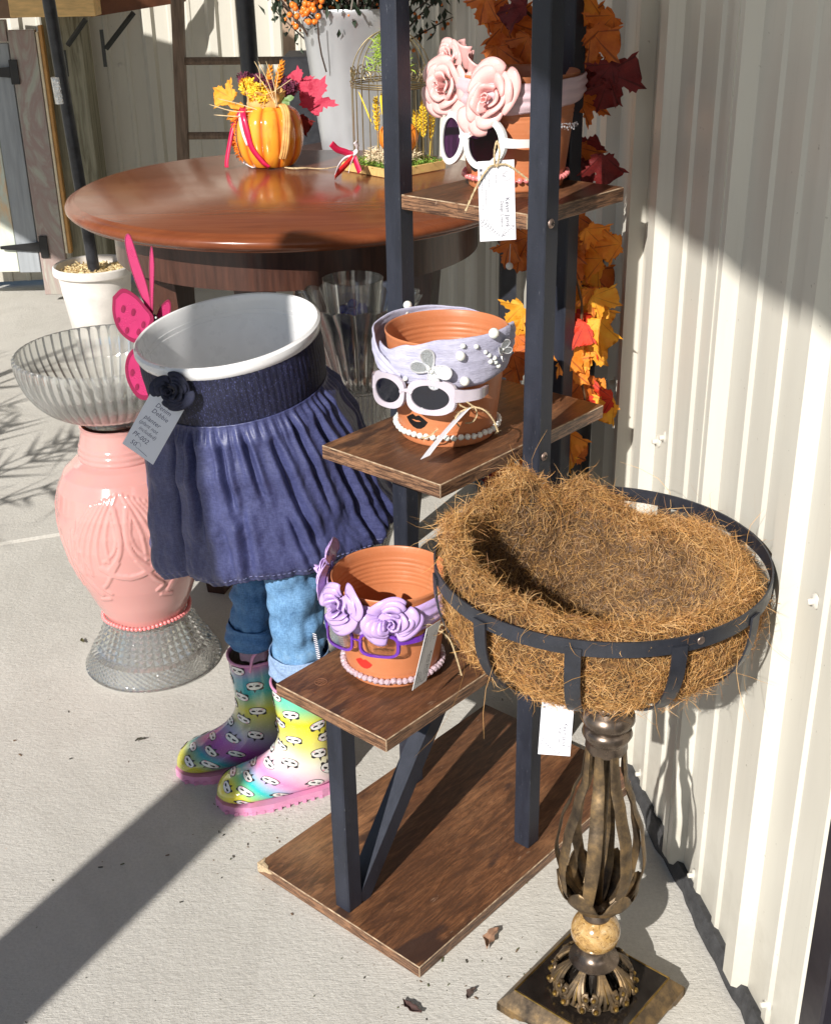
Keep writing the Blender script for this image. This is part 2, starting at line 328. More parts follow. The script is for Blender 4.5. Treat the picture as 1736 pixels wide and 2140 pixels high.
# siding profile along s: major trapezoid rib, two minor ribs
PER = .262
def profile(s0, s1, phase):
    pts = []; k = math.floor((s0 - phase) / PER) - 1
    base = [(0, 0), (.014, .019), (.044, .019), (.058, 0), (.112, 0), (.118, .0045), (.130, .0045), (.136, 0), (.188, 0), (.194, .0045), (.206, .0045), (.212, 0)]
    while k*PER + phase < s1:
        for a, h in base:
            s = k*PER + phase + a
            if s0 < s < s1: pts.append((s, h))
        k += 1
    return [(s0, 0)] + pts + [(s1, 0)]
def siding_wall(name, label, org, dr, nrm, s0, s1, phase, z0, z1, screws):
    th = thing(name, label, 'wall', org)
    k = math.floor((s0 - phase) / (PER*3)); edges = []
    while True:
        a = k*PER*3 + phase + .029; b = a + PER*3
        a2, b2 = max(a, s0), min(b, s1)
        if a2 >= s1: break
        if b2 - a2 > .02: edges.append((a2, b2))
        k += 1
    for i, (a, b) in enumerate(edges):
        pr = profile(a, b, phase); lap = .0012 * (i % 2); mb = MB(); vs = []; n = len(pr)
        def hh(s, h):
            q = (s - phase) % PER
            return .019 if (.014 < q < .044) else h
        for z in (z0, z1):
            for s, h in pr: vs.append(dr*s + nrm*(hh(s, h) + lap) + Vector((0, 0, z)))
        for z in (z0, z1):
            for s, h in pr: vs.append(dr*s + nrm*(hh(s, h) + lap - .0015) + Vector((0, 0, z)))
        fs = [(j, j+1, n+j+1, n+j) for j in range(n-1)] + [(2*n+j, 3*n+j, 3*n+j+1, 2*n+j+1) for j in range(n-1)] + [(j, 2*n+j, 2*n+j+1, j+1) for j in range(n-1)]
        fs += [(0, n, 3*n, 2*n), (n-1, 3*n-1, 4*n-1, 2*n-1)]
        mb.add(vs, fs); mb.build('siding_panel', M_['siding'], th, smooth=0)
    sm = None
    for s, z in screws:
        if sm is None:
            mb = MB(); mb.lathe([(0, .0105), (.0035, .0105), (.0042, .0085), (.0042, .0035), (.0072, .003), (.0095, .0015), (.0098, 0)], 12)
            so_ = mb.build('screw', mat('painted_screw', (.66, .63, .56), .4), th); sm = so_
        else:
            so_ = D.objects.new('screw', sm.data); link(so_, th)
        so_.matrix_local = frame(dr*s + nrm*.0015 + Vector((0, 0, z)), nrm)
    return th
PH = ws(1.575)
def sw(x, y):                           # picture point on the wall plane -> (s, z)
    r = ray(x, y); t = (WP.x*WN.x + WP.y*WN.y) / (r.x*WN.x + r.y*WN.y); p = Vector((0, 0, CAMH)) + r*t
    return ((p - WP).dot(WD), p.z)
scr = [sw(1706, 1256), sw(1452, 1828), sw(1606, 2098), sw(1377, 922), sw(1268, 808)]
scr += [(scr[1][0] + PER*k*1.0, scr[1][1]) for k in (1.0, 2.0, 3, 4)] + [(scr[0][0] + PER*k, scr[0][1]) for k in (2, 3, 4, 5, 6)] 
S0 = ws(1.135)
siding_wall('metal_siding_wall', 'tall cream ribbed metal wall on the right beside the display rack', WP, WD, WN, S0, SEND, PH, .022, 2.5, scr)
BN = -WD; BD = WN                       # back wall runs left from the corner
BO = wl(SEND, 0)
siding_wall('metal_siding_wall', 'far cream ribbed metal wall facing the camera behind the wooden ladder', BO, BD, BN, .0, 3.6, .07, .022, 2.5, [(.75, .9), (1.012, .9), (1.27, .86)])
# corner trim strip where the lit part of the wall starts
mb = MB(); 
for a, b, h in ((ws(1.944), ws(1.968), .026),):
    mb.add([wl(a, 0, .022), wl(a+.004, h, .022), wl(b-.004, h, .022), wl(b, 0, .022), wl(a, 0, 2.5), wl(a+.004, h, 2.5), wl(b-.004, h, 2.5), wl(b, 0, 2.5)], [(0,1,5,4),(1,2,6,5),(2,3,7,6)])
tag(mb.build('wall_trim', M_['siding'], smooth=0), 'narrow vertical cream trim strip on the metal wall behind the maple leaves', 'trim')
# torn rubber foam strip at the foot of the right wall, with an uneven edge
mb = MB(); n = 150; rows = []
for i in range(n+1):
    s = lerp(S0 - .35, SEND, (i/n)**1.6)
    q = .5 + .5*mnoise.noise(Vector((s*9, 0, 0))) + .35*mnoise.noise(Vector((s*38, 3, 0)))
    o1 = .010 + .013*q; rows.append((wl(s, -.02, .030), wl(s, o1*.55, .030 + .006*q), wl(s, o1, .018), wl(s, o1 + .006*mnoise.noise(Vector((s*80, 7, 1))), .0015)))
vs = [p for r in rows for p in r]; fs = [(i*4+j, (i+1)*4+j, (i+1)*4+j+1, i*4+j+1) for i in range(n) for j in range(3)]
mb.add(vs, fs); tag(mb.build('foam_strip', M_['rubber'], smooth=60), 'torn black foam strip along the foot of the right metal wall', 'foam strip')
# dark door frame right of the wall's end
th = thing('metal_door', 'dark metal door and frame at the near end of the right wall', 'door', wl(S0 - .03, 0, 0))
mb = MB(); mb.box((-.03, -.03, .02), (.012, .02, 2.3), ch=.003)
o = mb.build('door_frame', mat('dark_bronze', (.018, .016, .022), .35), th); o.rotation_euler = (0, 0, atan2(WD.y, WD.x) - pi/2)
mb = MB(); mb.box((-.008, -.95, .03), (.03, -.035, 2.25), ch=.002); o = mb.build('door_leaf', mat('door_paint', (.02, .02, .026), .4), th); o.rotation_euler = (0, 0, atan2(WD.y, WD.x) - pi/2)
# porch roof above the right wall: its edge shades the top of the wall; posts carry it
th = thing('porch_roof', 'porch roof jutting out above the right metal wall', 'roof', WP)
EZ, EO = 2.51, 1.45
mb = MB(); vs = [];
for s in (-6, SEND): vs += [WD*s + Vector((0, 0, EZ+.25)), WD*s + WN*EO + Vector((0, 0, EZ)), WD*s + WN*EO + Vector((0, 0, EZ+.03)), WD*s + Vector((0, 0, EZ+.28))]
mb.add(vs, [(0,1,2,3),(4,7,6,5),(0,4,5,1),(1,5,6,2),(2,6,7,3),(3,7,4,0)]); mb.build('roof_sheet', mat('roof_metal', (.45, .43, .38), .5), th, smooth=0)
mb = MB(); vs = []
for s in (-6, SEND): vs += [WD*s + WN*(EO-.04) + Vector((0, 0, EZ-.09)), WD*s + WN*EO + Vector((0, 0, EZ-.09)), WD*s + WN*EO + Vector((0, 0, EZ)), WD*s + WN*(EO-.04) + Vector((0, 0, EZ))]
mb.add(vs, [(0,1,2,3),(4,7,6,5),(0,4,5,1),(1,5,6,2),(2,6,7,3),(3,7,4,0)]); mb.build('fascia', mat('fascia_paint', (.6, .58, .52), .5), th, smooth=0)
# the post whose shadow crosses the slab towards the boots
PB = Vector((-.4, 1.79, 0)); SH = Vector((sin(SUN_AZ), cos(SUN_AZ), 0))
pp = Vector((-.386, 1.792, 0)) - SH*2.05
mb = MB(); mb.box((-.078, -.078, 0), (.078, .078, 2.4), ch=.006)
o = mb.build('porch_post', mat('post_wood', (.42, .36, .28), .7, var=.25, stretch=(6, 6, .5)), smooth=0); o.location = pp; o.rotation_euler = (0, 0, -SUN_AZ + RD(2))
tag(o, 'square wooden porch post standing left of the camera', 'post')
# potted palms left of frame; unseen umbrella added to shade the back wall
th = thing('added_shade_umbrella', 'tan umbrella added out of view to shade the far wall', 'umbrella', (-2.1, 3.0, 0))
mb = MB(); mb.lathe([(0, 2.38), (.15, 2.34), (1.05, 2.05), (1.05, 2.0), (.15, 2.30), (0, 2.34)], 8); mb.build('canopy', mat('canvas', (.45, .38, .28), .8), th, smooth=0)
mb = MB(); mb.tube([(0, 0, 0), (0, 0, 2.4)], .018, 10); mb.build('pole', M_['black_metal'], th)
mb = MB(); mb.lathe([(0, .06), (.05, .06), (.2, .03), (.22, 0)], 24); mb.build('base', M_['rubber'], th)
def palm(loc, label, hgt, seed, n=11):
    r = random.Random(seed); th = thing('potted_palm', label, 'potted plant', loc)
    mb = MB(); mb.lathe([(.0, .26), (.15, .26), (.155, .3), (.175, .3), (.17, .27), (.13, 0), (0, 0)], 24); mb.build('plant_pot', M_['terracotta'], th)
    mb = MB(); lf = M_.setdefault('palm_leaf', mat('palm_leaf', (.06, .11, .03), .5))
    for k in range(n):
        a = 2*pi*k/n + r.uniform(-.3, .3); e = r.uniform(.55, 1.15); L = r.uniform(.55, .85)
        pts = [Vector((cos(a)*L*t*cos(e*.3+t*.6), sin(a)*L*t*cos(e*.3+t*.6), .28 + hgt*(1-(1-t)**2)*.9 - .28*t*t)) for t in [i/10 for i in range(11)]]
        mb.tube(pts, [.006*(1-i/12) for i in range(11)], 5)
        for i in range(2, 11):
            p = pts[i]; d = (pts[i]-pts[i-1]).normalized(); sd_ = d.cross(Vector((0, 0, 1))).normalized()
            for sg in (-1, 1):
                q = p + (sd_*sg*.16 + d*.14 - Vector((0, 0, .05)))*(1.15 - i/14)
                mb.add([p - d*.008, p + d*.008, q], [(0, 1, 2)])
    mb.build('fronds', lf, th, smooth=0)
palm((-1.95, 2.1, 0), 'potted palm with arching fronds at the far left', .85, 3)
palm((-2.35, 2.55, 0), 'second potted palm behind the first at the far left', 1.1, 5)
# ------------------------------------------------------------ black rack with rustic boards
AZ = RD(41.69)
RK = Vector((-.085, 1.548, 0)); ru = Vector((cos(AZ), -sin(AZ), 0)); rv = Vector((sin(AZ), cos(AZ), 0))
def rk(u, v, z): return RK + ru*u + rv*v + Vector((0, 0, z))
rack = thing('display_rack', 'black steel tiered plant rack with rustic brown boards', 'rack', RK, -AZ)
BT = .021
def board(u0, u1, v0, v1, z, nm='shelf_board'):
    mb = MB(); mb.box((u0, v0, -BT), (u1, v1, 0), ch=.0012, cmi=2)
    o = mb.build(nm, [M_['board'], M_['board_edge'], M_['chip']], rack, smooth=0); o.location = (0, 0, z)
    me = o.data
    for p in me.polygons:
        if abs(p.normal.z) < .5 and max(abs(c) for c in p.normal) > .99: p.material_index = 1
        elif p.material_index == 2 and p.normal.z < -.1: p.material_index = 1
    return o
b0 = board(-.1755, .1755, -.079, .521, .0215, 'base_board')
mb = MB(); r3 = random.Random(2)                      # chipped corner of the base board showing pale core
vs = [(-.1762, -.0797, .003), (-.1762, -.0797, .0222), (-.150, -.0797, .0223), (-.139, -.0797, .018), (-.148, -.0797, .014), (-.158, -.0797, .012), (-.1762, -.060, .0222), (-.1762, -.065, .01), (-.168, -.071, .0226), (-.156, -.074, .0225)]
mb.add(vs, [(0, 5, 4, 3, 2, 1), (0, 1, 6, 7), (1, 2, 9, 8, 6)]); mb.build('chipped_corner', M_['core'], rack, smooth=0)
board(-.1115, .1115, -.067, .262, .39); board(-.1115, .1115, .053, .442, .735); board(-.1115, .1115, .234, .467, 1.062); board(-.1115, .1115, .262, .467, 1.395)
def post(u0, v0, z0, z1, s=.03):
    mb = MB(); mb.box((u0, v0, z0), (u0+s, v0+s, z1), ch=.0018); return mb.build('post', M_['post'], rack, smooth=0)
post(.1125, .232, .0215, 1.75); post(-.1425, .232, .0215, 1.75); post(-.010, -.066, .0215, .369); post(-.015, .469, .0215, 1.75)
mb = MB(); p0 = Vector((.005, -.034, .024)); p1 = Vector((.005, .222, .366)); d = (p1-p0)
mb.tube([p0 - d.normalized()*.0, p0+d*.5, p1], .0205, 4, roll=pi/4); mb.build('diagonal_brace', M_['post'], rack, smooth=20)
for z in (1.052, .722, .380):
    mb = MB(); mb.lathe([(0, .0022), (.0035, .0026), (.006, .0012), (.0066, 0)], 16); 
    for q in (0, pi/2): mb.box((-.0032, -.0006, .002), (.0032, .0006, .0031), 1, M=Rz(q))
    o = mb.build('screw', [M_['steel'], M_['black_paint']], rack); o.matrix_local = frame(Vector((.1430, .244, z)), (1, 0, 0))
mb = MB(); M0 = T(-.062, -.021, .3903)                # pressed round maker's mark on the low shelf
mb.lathe([(.0085, 0), (.0085, .0006), (.0096, .0006), (.0096, 0)], 28, M=M0)
for k in (-1, 0, 1): mb.box((-.0007, -.006, 0), (.0007, .006, .0006), M=M0 @ T(k*.0042, 0, 0) @ Rz(.25*k - .2))
mb.build('round_mark', mat('mark_relief', (.22, .10, .055), .45), rack, smooth=0)
print('part2 ok')
# ------------------------------------------------------------ terracotta face pots
HP = .157
PROF = [(.0655, 0), (.0682, .002), (.0712, .020), (.0752, .052), (.0790, .085), (.0825, .115), (.0852, .135), (.0868, .150), (.0882, .1545), (.0882, HP)]
def prad(z): return interp_lin(z, [(b, a) for a, b in PROF])
def interp_lin(x, pts):
    if x <= pts[0][0]: return pts[0][1]
    for (x0, y0), (x1, y1) in zip(pts, pts[1:]):
        if x <= x1: return y0 + (y1-y0)*(x-x0)/max(1e-9, x1-x0)
    return pts[-1][1]
def pot_profile():
    out = [(0, .004), (.060, .004), (.0655, 0)]
    zs = [i*HP/78 for i in range(1, 79)]
    for z in zs:
        r = prad(z); q = z/HP
        g = 0
        for zc in (.017, .022, .101, .107, .113, .119, .125): g += math.exp(-((z-zc)/.0011)**2)
        out.append((r - .0009*g, z))
    out += [(.0872, HP+.0009), (.0856, HP)]
    for z in reversed(zs[6:-1]):
        g = sum(math.exp(-((z-zc)/.0013)**2) for zc in (.101, .108, .115, .122, .129, .137))
        out.append((prad(z) - .0030 - .0010*g, z))
    return out + [(.064, .010), (0, .010)]
def cyl(r_off, phi, z, prof=prad):        # phi = angle from the pot's face (-Y), positive to its left as seen (+X)
    r = prof(z) + r_off; return Vector((r*sin(phi), -r*cos(phi), z))
def decal(name, m, polys, parent, off=.0005):   # polys in (x metres round the pot, z)
    mb = MB()
    for poly in polys:
        bm = bmesh.new(); vs = [bm.verts.new((x, z, 0)) for x, z in poly]; bm.faces.new(vs)
        bmesh.ops.triangulate(bm, faces=bm.faces[:]); bmesh.ops.subdivide_edges(bm, edges=bm.edges[:], cuts=2, use_grid_fill=True)
        bm.verts.index_update()
        v2 = []
        for v in bm.verts:
            z = v.co.y; v2.append(cyl(off, v.co.x/prad(z), z))
        mb.add(v2, [tuple(v.index for v in f.verts) for f in bm.faces]); bm.free()
    return mb.build(name, m, parent, smooth=0, fix=False)
def stroke(pts, w0, w1=None):              # thin tapering line as polygons
    pts = [Vector((p[0], p[1], 0)) for p in pts]; pts = bez(pts, 5); n = len(pts); L = []; R = []
    for i, p in enumerate(pts):
        t = (pts[min(i+1, n-1)]-pts[max(i-1, 0)]).normalized(); nn = Vector((-t.y, t.x, 0)); k = i/(n-1)
        ww = (w0 if w1 is None else lerp(w0, w1, k))*.5
        L.append(p+nn*ww); R.append(p-nn*ww)
    return [[(L[i].x, L[i].y), (L[i+1].x, L[i+1].y), (R[i+1].x, R[i+1].y), (R[i].x, R[i].y)] for i in range(n-1)]
def lips(x, z, s, open_=False):
    up = [(-1, .05), (-.6, .32), (-.28, .50), (-.08, .40), (0, .34), (.10, .42), (.30, .50), (.65, .30), (1, .02)]
    lo = [(.7, -.38), (.35, -.62), (0, -.68), (-.35, -.60), (-.72, -.34)]
    outer = up + lo; P = lambda l: [(x+a*s, z+b*s) for a, b in l]
    if not open_: return [P(outer)]
    mid = [(-.45, .03), (-.2, .06), (0, .03), (.2, .06), (.45, .0)]; midl = [(.45, .0), (.2, -.07), (0, -.09), (-.2, -.07), (-.45, .03)]
    return [P(up + list(reversed(mid))), P([(-1, .05)] + [(-.45, .03)] + list(reversed(midl))[1:-1][::1] + [(.45, 0), (1, .02)] + lo)]
def necklace(name, label, m, n, rb, z, parentless_M, thread=True, col=None, gap=0, dz=0, clear=False):
    th = thing(name, label, 'necklace'); th.matrix_world = parentless_M
    R = prad(z) + rb*.9; mb = MB(); mb.sphere((0, 0, 0), rb, 12 if not clear else 8); proto = None
    for i in range(n):
        a = 2*pi*i/n + .07; jit = rnd.uniform(-1, 1)*.0012
        if proto is None: o = mb.build('bead', m, th, smooth=(60 if not clear else 0)); proto = o
        else: o = D.objects.new('bead', proto.data); link(o, th)
        o.location = (R*cos(a), R*sin(a), z + jit + dz*sin(a)); o.rotation_euler = (rnd.random()*3, rnd.random()*3, 0)
    mb = MB(); pts = [(R*cos(2*pi*i/64), R*sin(2*pi*i/64), z + dz*sin(2*pi*i/64)) for i in range(65)]
    mb.tube(pts, .0006, 5, cap=False); mb.build('thread', M_['wirelit'], th); return th
def rose(R, m, parent, M, seed=1, name='rose', n=13, depth=.55, mats=None):
    """Rolled fabric rose, facing local +Z: a tight spiral bud, then overlapping curled ribbons."""
    r = random.Random(seed); mb = MB()
    sp = []
    def sheet(a0, a1, r0, r1, h0, h1, curl, wob, ph):
        nu, nv = 22, 8
        def f(u, v):
            a = lerp(a0, a1, u); rad = lerp(r0, r1, u)
            e = sin(pi*min(1, max(0, u)))**.5
            rr = rad*(.50 + .50*v) + wob*R*.05*sin(a*3+ph)*v; hh = lerp(h0, h1, u)*R*depth
            z = hh*(.25 + .9*v - .42*curl*v**4)*(.55+.45*e); rr += curl*R*.11*v**3*e
            z += R*.045*sin(a*5 + ph)*v
            return Vector((rr*cos(a), rr*sin(a), z))
        mb.grid(f, nu, nv)
    a = 0
    sheet(0, 2.6*pi, .05*R, .20*R, 1.15, 1.1, .1, 0, 0)
    k = 0; rad = .22
    while rad < .98:
        span = r.uniform(1.5, 2.6) if rad < .5 else r.uniform(1.3, 2.0)
        a += r.uniform(1.75, 2.35)
        sheet(a, a + span, rad*R, (rad+.08)*R, lerp(1.35, .62, rad), lerp(1.3, .5, rad), .6+.8*rad, 1, r.uniform(0, 6))
        rad += .062 if rad < .6 else .052; k += 1
    o = mb.build(name, m, parent, smooth=179, solid=R*.035); o.matrix_local = M; o.modifiers['solid'].offset = -1
    return o
def band(name, m, parent, ctrl, off=.0025, prof=prad, thick=.0016, folds=.0018, nf=3, seed=0):
    """ctrl: (phi deg, z low, z high, extra radius)"""
    r = random.Random(seed); mb = MB(); ph0, ph1 = ctrl[0][0], ctrl[-1][0]
    lo = [(c[0], c[1]) for c in ctrl]; hi = [(c[0], c[2]) for c in ctrl]; ex = [(c[0], c[3]) for c in ctrl]
    def f(u, v):
        p = lerp(ph0, ph1, u); z0, z1 = interp(p, lo), interp(p, hi); z = lerp(z0, z1, v)
        b = sin(pi*v)**.6*.0035 + folds*sin(v*2*pi*nf + p*.06)*sin(pi*v) + .0008*mnoise.noise(Vector((p*.3, v*5, seed)))
        rr = prof(min(z, HP)) + off + interp(p, ex) + b; a = RD(p)
        return Vector((rr*sin(a), -rr*cos(a), z))
    mb.grid(f, 90, 14); return mb.build(name, m, parent, smooth=179, solid=thick)
def outline_ring(mb, outer, inner, y0, y1, bend, mi=0):
    """frame rim between two closed outlines in XZ, extruded in Y, bent round by bend(x)"""
    n = len(outer); vs = []
    for yy in (y0, y1):
        for L in (outer, inner):
            for x, z in L: vs.append((x, yy + bend(x), z))
    O0, I0, O1, I1 = 0, n, 2*n, 3*n; fs = []
    for i in range(n):
        j = (i+1) % n
        fs += [(O0+i, O0+j, I0+j, I0+i), (O1+j, O1+i, I1+i, I1+j), (O0+j, O0+i, O1+i, O1+j), (I0+i, I0+j, I1+j, I1+i)]
    mb.add(vs, fs, mi)
def sup(cx, cz, a, b, e, n=40, tilt=0, cat=0):
    out = []
    for i in range(n):
        t = 2*pi*i/n; c, s = cos(t), sin(t)
        x = a*abs(c)**(2/e)*(1 if c > 0 else -1); z = b*abs(s)**(2/e)*(1 if s > 0 else -1)
        if cat and x*(1 if cx > 0 else -1) > a*.45 and z > 0: z += cat*b*(abs(x)/a)
        x, z = x*cos(tilt)-z*sin(tilt), x*sin(tilt)+z*cos(tilt); out.append((cx+x, cz+z))
    return out
def glasses(name, label, M, mframe, mlens, a, b, e, gapx, rim, temple_y, rw=.005, cat=0, tw=(.0045, .0025), temple_drop=-.018, th_frame=.005, mtemple=None, spread=.004, hinge_z=.25):
    th = thing(name, label, 'glasses'); th.matrix_world = M; bend = lambda x: 4.0*x*x*1.0
    mb = MB()
    for sg in (-1, 1):
        cx = sg*(gapx/2 + a)
        outer = sup(cx, 0, a+rim, b+rim, e, cat=cat); inner = sup(cx, 0, a-rim*.2, b-rim*.2, 2.05 if e > 2.2 and e < 2.9 else e)
        outline_ring(mb, outer, inner, -th_frame/2, th_frame/2, bend)
    mb.tube([(-gapx/2-rim*.2, 0, b*.12), (-gapx/4, -.001, b*.28), (0, -.0015, b*.32), (gapx/4, -.001, b*.28), (gapx/2+rim*.2, 0, b*.12)], [rim*.62, rim*.5, rim*.48, rim*.5, rim*.62], 8)
    mb.build('frame', mframe, th, smooth=40)
    for sg in (-1, 1):
        cx = sg*(gapx/2 + a); mb = MB(); inn = sup(cx, 0, a, b, 2.05 if e > 2.2 and e < 2.9 else e)
        vs = [(x, bend(x)-.0006, z) for x, z in inn] + [(x, bend(x)+.0006, z) for x, z in inn]; n = len(inn)
        mb.add(vs, [tuple(range(n)), tuple(range(2*n-1, n-1, -1))] + [(i, n+i, n+(i+1) % n, (i+1) % n) for i in range(n)])
        mb.build('lens', mlens, th, smooth=30)
        xo = sg*(gapx/2 + 2*a + rim*.6); mb = MB(); y0 = bend(xo) - .002
        pts = [(xo, y0, b*hinge_z), (xo + sg*spread*.5, y0+.012, b*hinge_z), (xo+sg*spread, temple_y*.5, b*hinge_z+.002), (xo+sg*spread*.6, temple_y*.82, b*hinge_z+.003), (xo, temple_y, b*hinge_z-.002), (xo-sg*.003, temple_y+.018, b*hinge_z+temple_drop*.6), (xo-sg*.004, temple_y+.026, b*hinge_z+temple_drop)]
        pts = bez(pts, 5); n = len(pts); vs = []
        for i, p in enumerate(pts):
            t = (pts[min(i+1, n-1)]-pts[max(i-1, 0)]).normalized(); nz = Vector((-t.x*t.z, -t.y*t.z, 1-t.z*t.z)).normalized(); nx = t.cross(nz)
            hh = lerp(tw[0]*1.3, tw[0]*.75, min(1, i/n*1.6)) if i < n*.75 else tw[0]*.9
            for (q, w_) in ((-1, -1), (1, -1), (1, 1), (-1, 1)): vs.append(p + nx*q*tw[1]*.5 + nz*w_*hh)
        fs = [(i*4+k, i*4+(k+1) % 4, (i+1)*4+(k+1) % 4, (i+1)*4+k) for i in range(n-1) for k in range(4)] + [(3, 2, 1, 0), tuple((n-1)*4+k for k in range(4))]
        mb.add(vs, fs); o = mb.build('temple', mtemple or mframe, th, smooth=45)
    return th
def tcurve(s, size, align='LEFT', shear=0, off=0, font=None):
    cu = D.curves.new('txt', 'FONT'); cu.body = s; cu.size = size; cu.align_x = align; cu.shear = shear; cu.resolution_u = 2; cu.offset = off; cu.space_character = 1.02
    o = D.objects.new('txt', cu); COL.objects.link(o); dg = bpy.context.evaluated_depsgraph_get(); me = D.meshes.new_from_object(o.evaluated_get(dg)); D.objects.remove(o); D.curves.remove(cu); return me
def text_part(s, size, m, parent, M, align='LEFT', shear=0, off=0, name='lettering'):
    me = tcurve(s, size, align, shear, off); me.materials.clear(); me.materials.append(m)
    for p in me.polygons: p.material_index = 0
    o = D.objects.new(name, me); link(o, parent); o.matrix_local = M; return o
def flat(name, polys, m, parent, M):
    mb = MB()
    for p in polys: mb.add([(x, y, 0) for x, y in p], [tuple(range(len(p)))])
    o = mb.build(name, m, parent, smooth=0, fix=False); o.matrix_local = M; return o
CW, CH = .0365, .080                       # hang tag: narrow card with its print turned sideways
def card_tag(label, M, curl=0, w=CW, h=CH, cardm=None, twine_pts=None, twines=(), group=None, only_low=False):
    """card in local XY, top centre with the punched hole at the origin, Z to the reader"""
    th = thing('hang_tag', label, 'tag'); th.matrix_world = M
    if group: th['group'] = group
    mb = MB()
    def bendz(y): return -curl*(y/h)**2
    rows = 10; vs = []
    for k, zz in ((0, .0003), (1, -.0003)):
        for i in range(rows+1):
            y = .010 - h*i/rows
            for x in (-w/2, w/2): vs.append((x, y, bendz(y)+zz))
    n = 2*(rows+1); fs = []
    for i in range(rows):
        fs.append((2*i, 2*i+2, 2*i+3, 2*i+1)); fs.append((n+2*i, n+2*i+1, n+2*i+3, n+2*i+2)); fs.append((2*i, n+2*i, n+2*i+2, 2*i+2)); fs.append((2*i+1, 2*i+3, n+2*i+3, n+2*i+1))
    fs += [(0, 1, n+1, n), (2*rows, n+2*rows, n+2*rows+1, 2*rows+1)]
    mb.add(vs, fs); mb.build('card', cardm or M_['paper'], th, smooth=60)
    S = T(0, 0, .0006) @ Rz(-pi/2)             # print runs down the card
    ink = M_['ink']; k = h/.080; kw = w/.0365
    def bt(s, size, x, y, **kw2):
        me = tcurve(s, size, **kw2); me.materials.clear(); me.materials.append(ink)
        for p in me.polygons: p.material_index = 0
        for v in me.vertices:
            a, b = v.co.x, v.co.y; X = x + b; Y = y - a; v.co = (X, Y, bendz(Y) + .0007)
        o = D.objects.new('lettering', me); link(o, th)
    bt('Kevin Janis', .0066*k, .0085*kw, -.029*k); bt('Design Creator', .0042*k, .0035*kw, -.032*k)
    def pl(polys, nm):
        mb = MB()
        for p in polys: mb.add([(x, y, bendz(y)+.0007) for x, y in p], [tuple(range(len(p)))])
        mb.build(nm, ink, th, smooth=0, fix=False)
    L = stroke([(.0005, -.043*k), (.0005, -.056*k)], .0003)
    rr_ = random.Random(9); tiny = []                       # the card's small print is too fine to read: broken hairlines
    for xx, y0, y1 in ((-.0005*kw, -.003, -.014), (-.0075*kw, -.004, -.018), (-.0110*kw, -.006, -.038), (-.0145*kw, -.008, -.040)):
        yy = y0
        while yy > y1:
            l_ = rr_.uniform(.0004, .0013); x_ = xx + rr_.uniform(-.0002, .0002)
            tiny.append([(x_-.0005*rr_.uniform(.5, 1), yy*k), (x_+.0005, yy*k), (x_+.0005, (yy-l_*.5)*k), (x_-.0005*rr_.uniform(.3, 1), (yy-l_*.5)*k)]); yy -= l_
    pl(tiny, 'small_print')
    pl(L, 'rule_line')
    circ = lambda cx, cy, r, a0, a1, w_: stroke([(cx+r*cos(a), cy+r*sin(a)) for a in [a0+(a1-a0)*i/10 for i in range(11)]], w_)
    lg = circ(.010*kw, -.008*k, .0058, -2.2, 1.9, .00035) + circ(.0085*kw, -.0065*k, .0026, 0, 6.2, .0003) + circ(.0085*kw, -.0065*k, .0014, 0, 5, .0003) + circ(.0075*kw, -.0085*k, .0014, 0, 5, .00025) + circ(.0100*kw, -.0090*k, .0013, 2, 7, .00025)
    pl(lg, 'logo')
    ic = []
    for i, yy in enumerate((-.001, -.0058, -.0106)):
        cx, cy = -.0152*kw, yy*k
        if i == 0: ic.append([(cx-.0016, cy-.0016), (cx+.0016, cy-.0016), (cx+.0016, cy+.0016), (cx-.0016, cy+.0016)])
        else: ic += circ(cx, cy, .0014, 0, 6.28, .0004) + circ(cx, cy, .0006, 0, 6.28, .0004)
    pl(ic, 'icon')
    lf = []
    def leafline(x0, y0, x1, y1, bul):
        d = Vector((x1-x0, y1-y0, 0)); nn = Vector((-d.y, d.x, 0)); out = []
        for sg in (-1, 1): out += stroke([(x0, y0), (x0+d.x*.4+nn.x*bul*sg, y0+d.y*.4+nn.y*bul*sg), (x1, y1)], .00028)
        out += stroke([(x0, y0), (x1, y1)], .00022)
        for q in [i/8 for i in range(1, 8)]:
            for sg in (-1, 1):
                b_ = bul*sg*.85*sin(pi*q**.8)
                out += [[(x0+d.x*q, y0+d.y*q), (x0+d.x*(q+.02), y0+d.y*(q+.02)), (x0+d.x*(q-.06)+nn.x*b_+.0001, y0+d.y*(q-.06)+nn.y*b_), (x0+d.x*(q-.06)+nn.x*b_, y0+d.y*(q-.06)+nn.y*b_+.0002)]]
        return out
    lf = leafline(-w*.46, -h*.63, w*.05, -h*.84, .26) + leafline(w*.46, -h*.72, w*.10, -h*.855, .22) + stroke([(-w*.45, -h*.80), (-w*.1, -h*.85)], .00025)
    pl(lf, 'leaf_print')
    for pts in twines:
        mb = MB(); pp_ = bez(pts, 8); a_ = [Vector(p) + Vector((.0007*sin(i*1.4), .0007*cos(i*1.4), 0)) for i, p in enumerate(pp_)]; b_ = [Vector(p) - Vector((.0007*sin(i*1.4), .0007*cos(i*1.4), 0)) for i, p in enumerate(pp_)]
        mb.tube(a_, .0009, 5); mb.tube(b_, .0009, 5)
        r = random.Random(len(pp_))
        for _ in range(26):
            p = Vector(pp_[r.randrange(len(pp_))]); d_ = Vector((r.uniform(-1, 1), r.uniform(-1, 1), r.uniform(-1, 1))).normalized()*r.uniform(.002, .005); mb.tube([p, p+d_*.5+Vector((0, 0, .0005)), p+d_], .00016, 3)
        mb.build('twine', M_['twine'], th)
    return th
Z1, Z2, Z3 = .3902, .7352, 1.0622
P1 = Vector((-.038, 1.621, Z1)); P2 = Vector((.049, 1.709, Z2)); P3 = Vector((.155, 1.857, Z3))
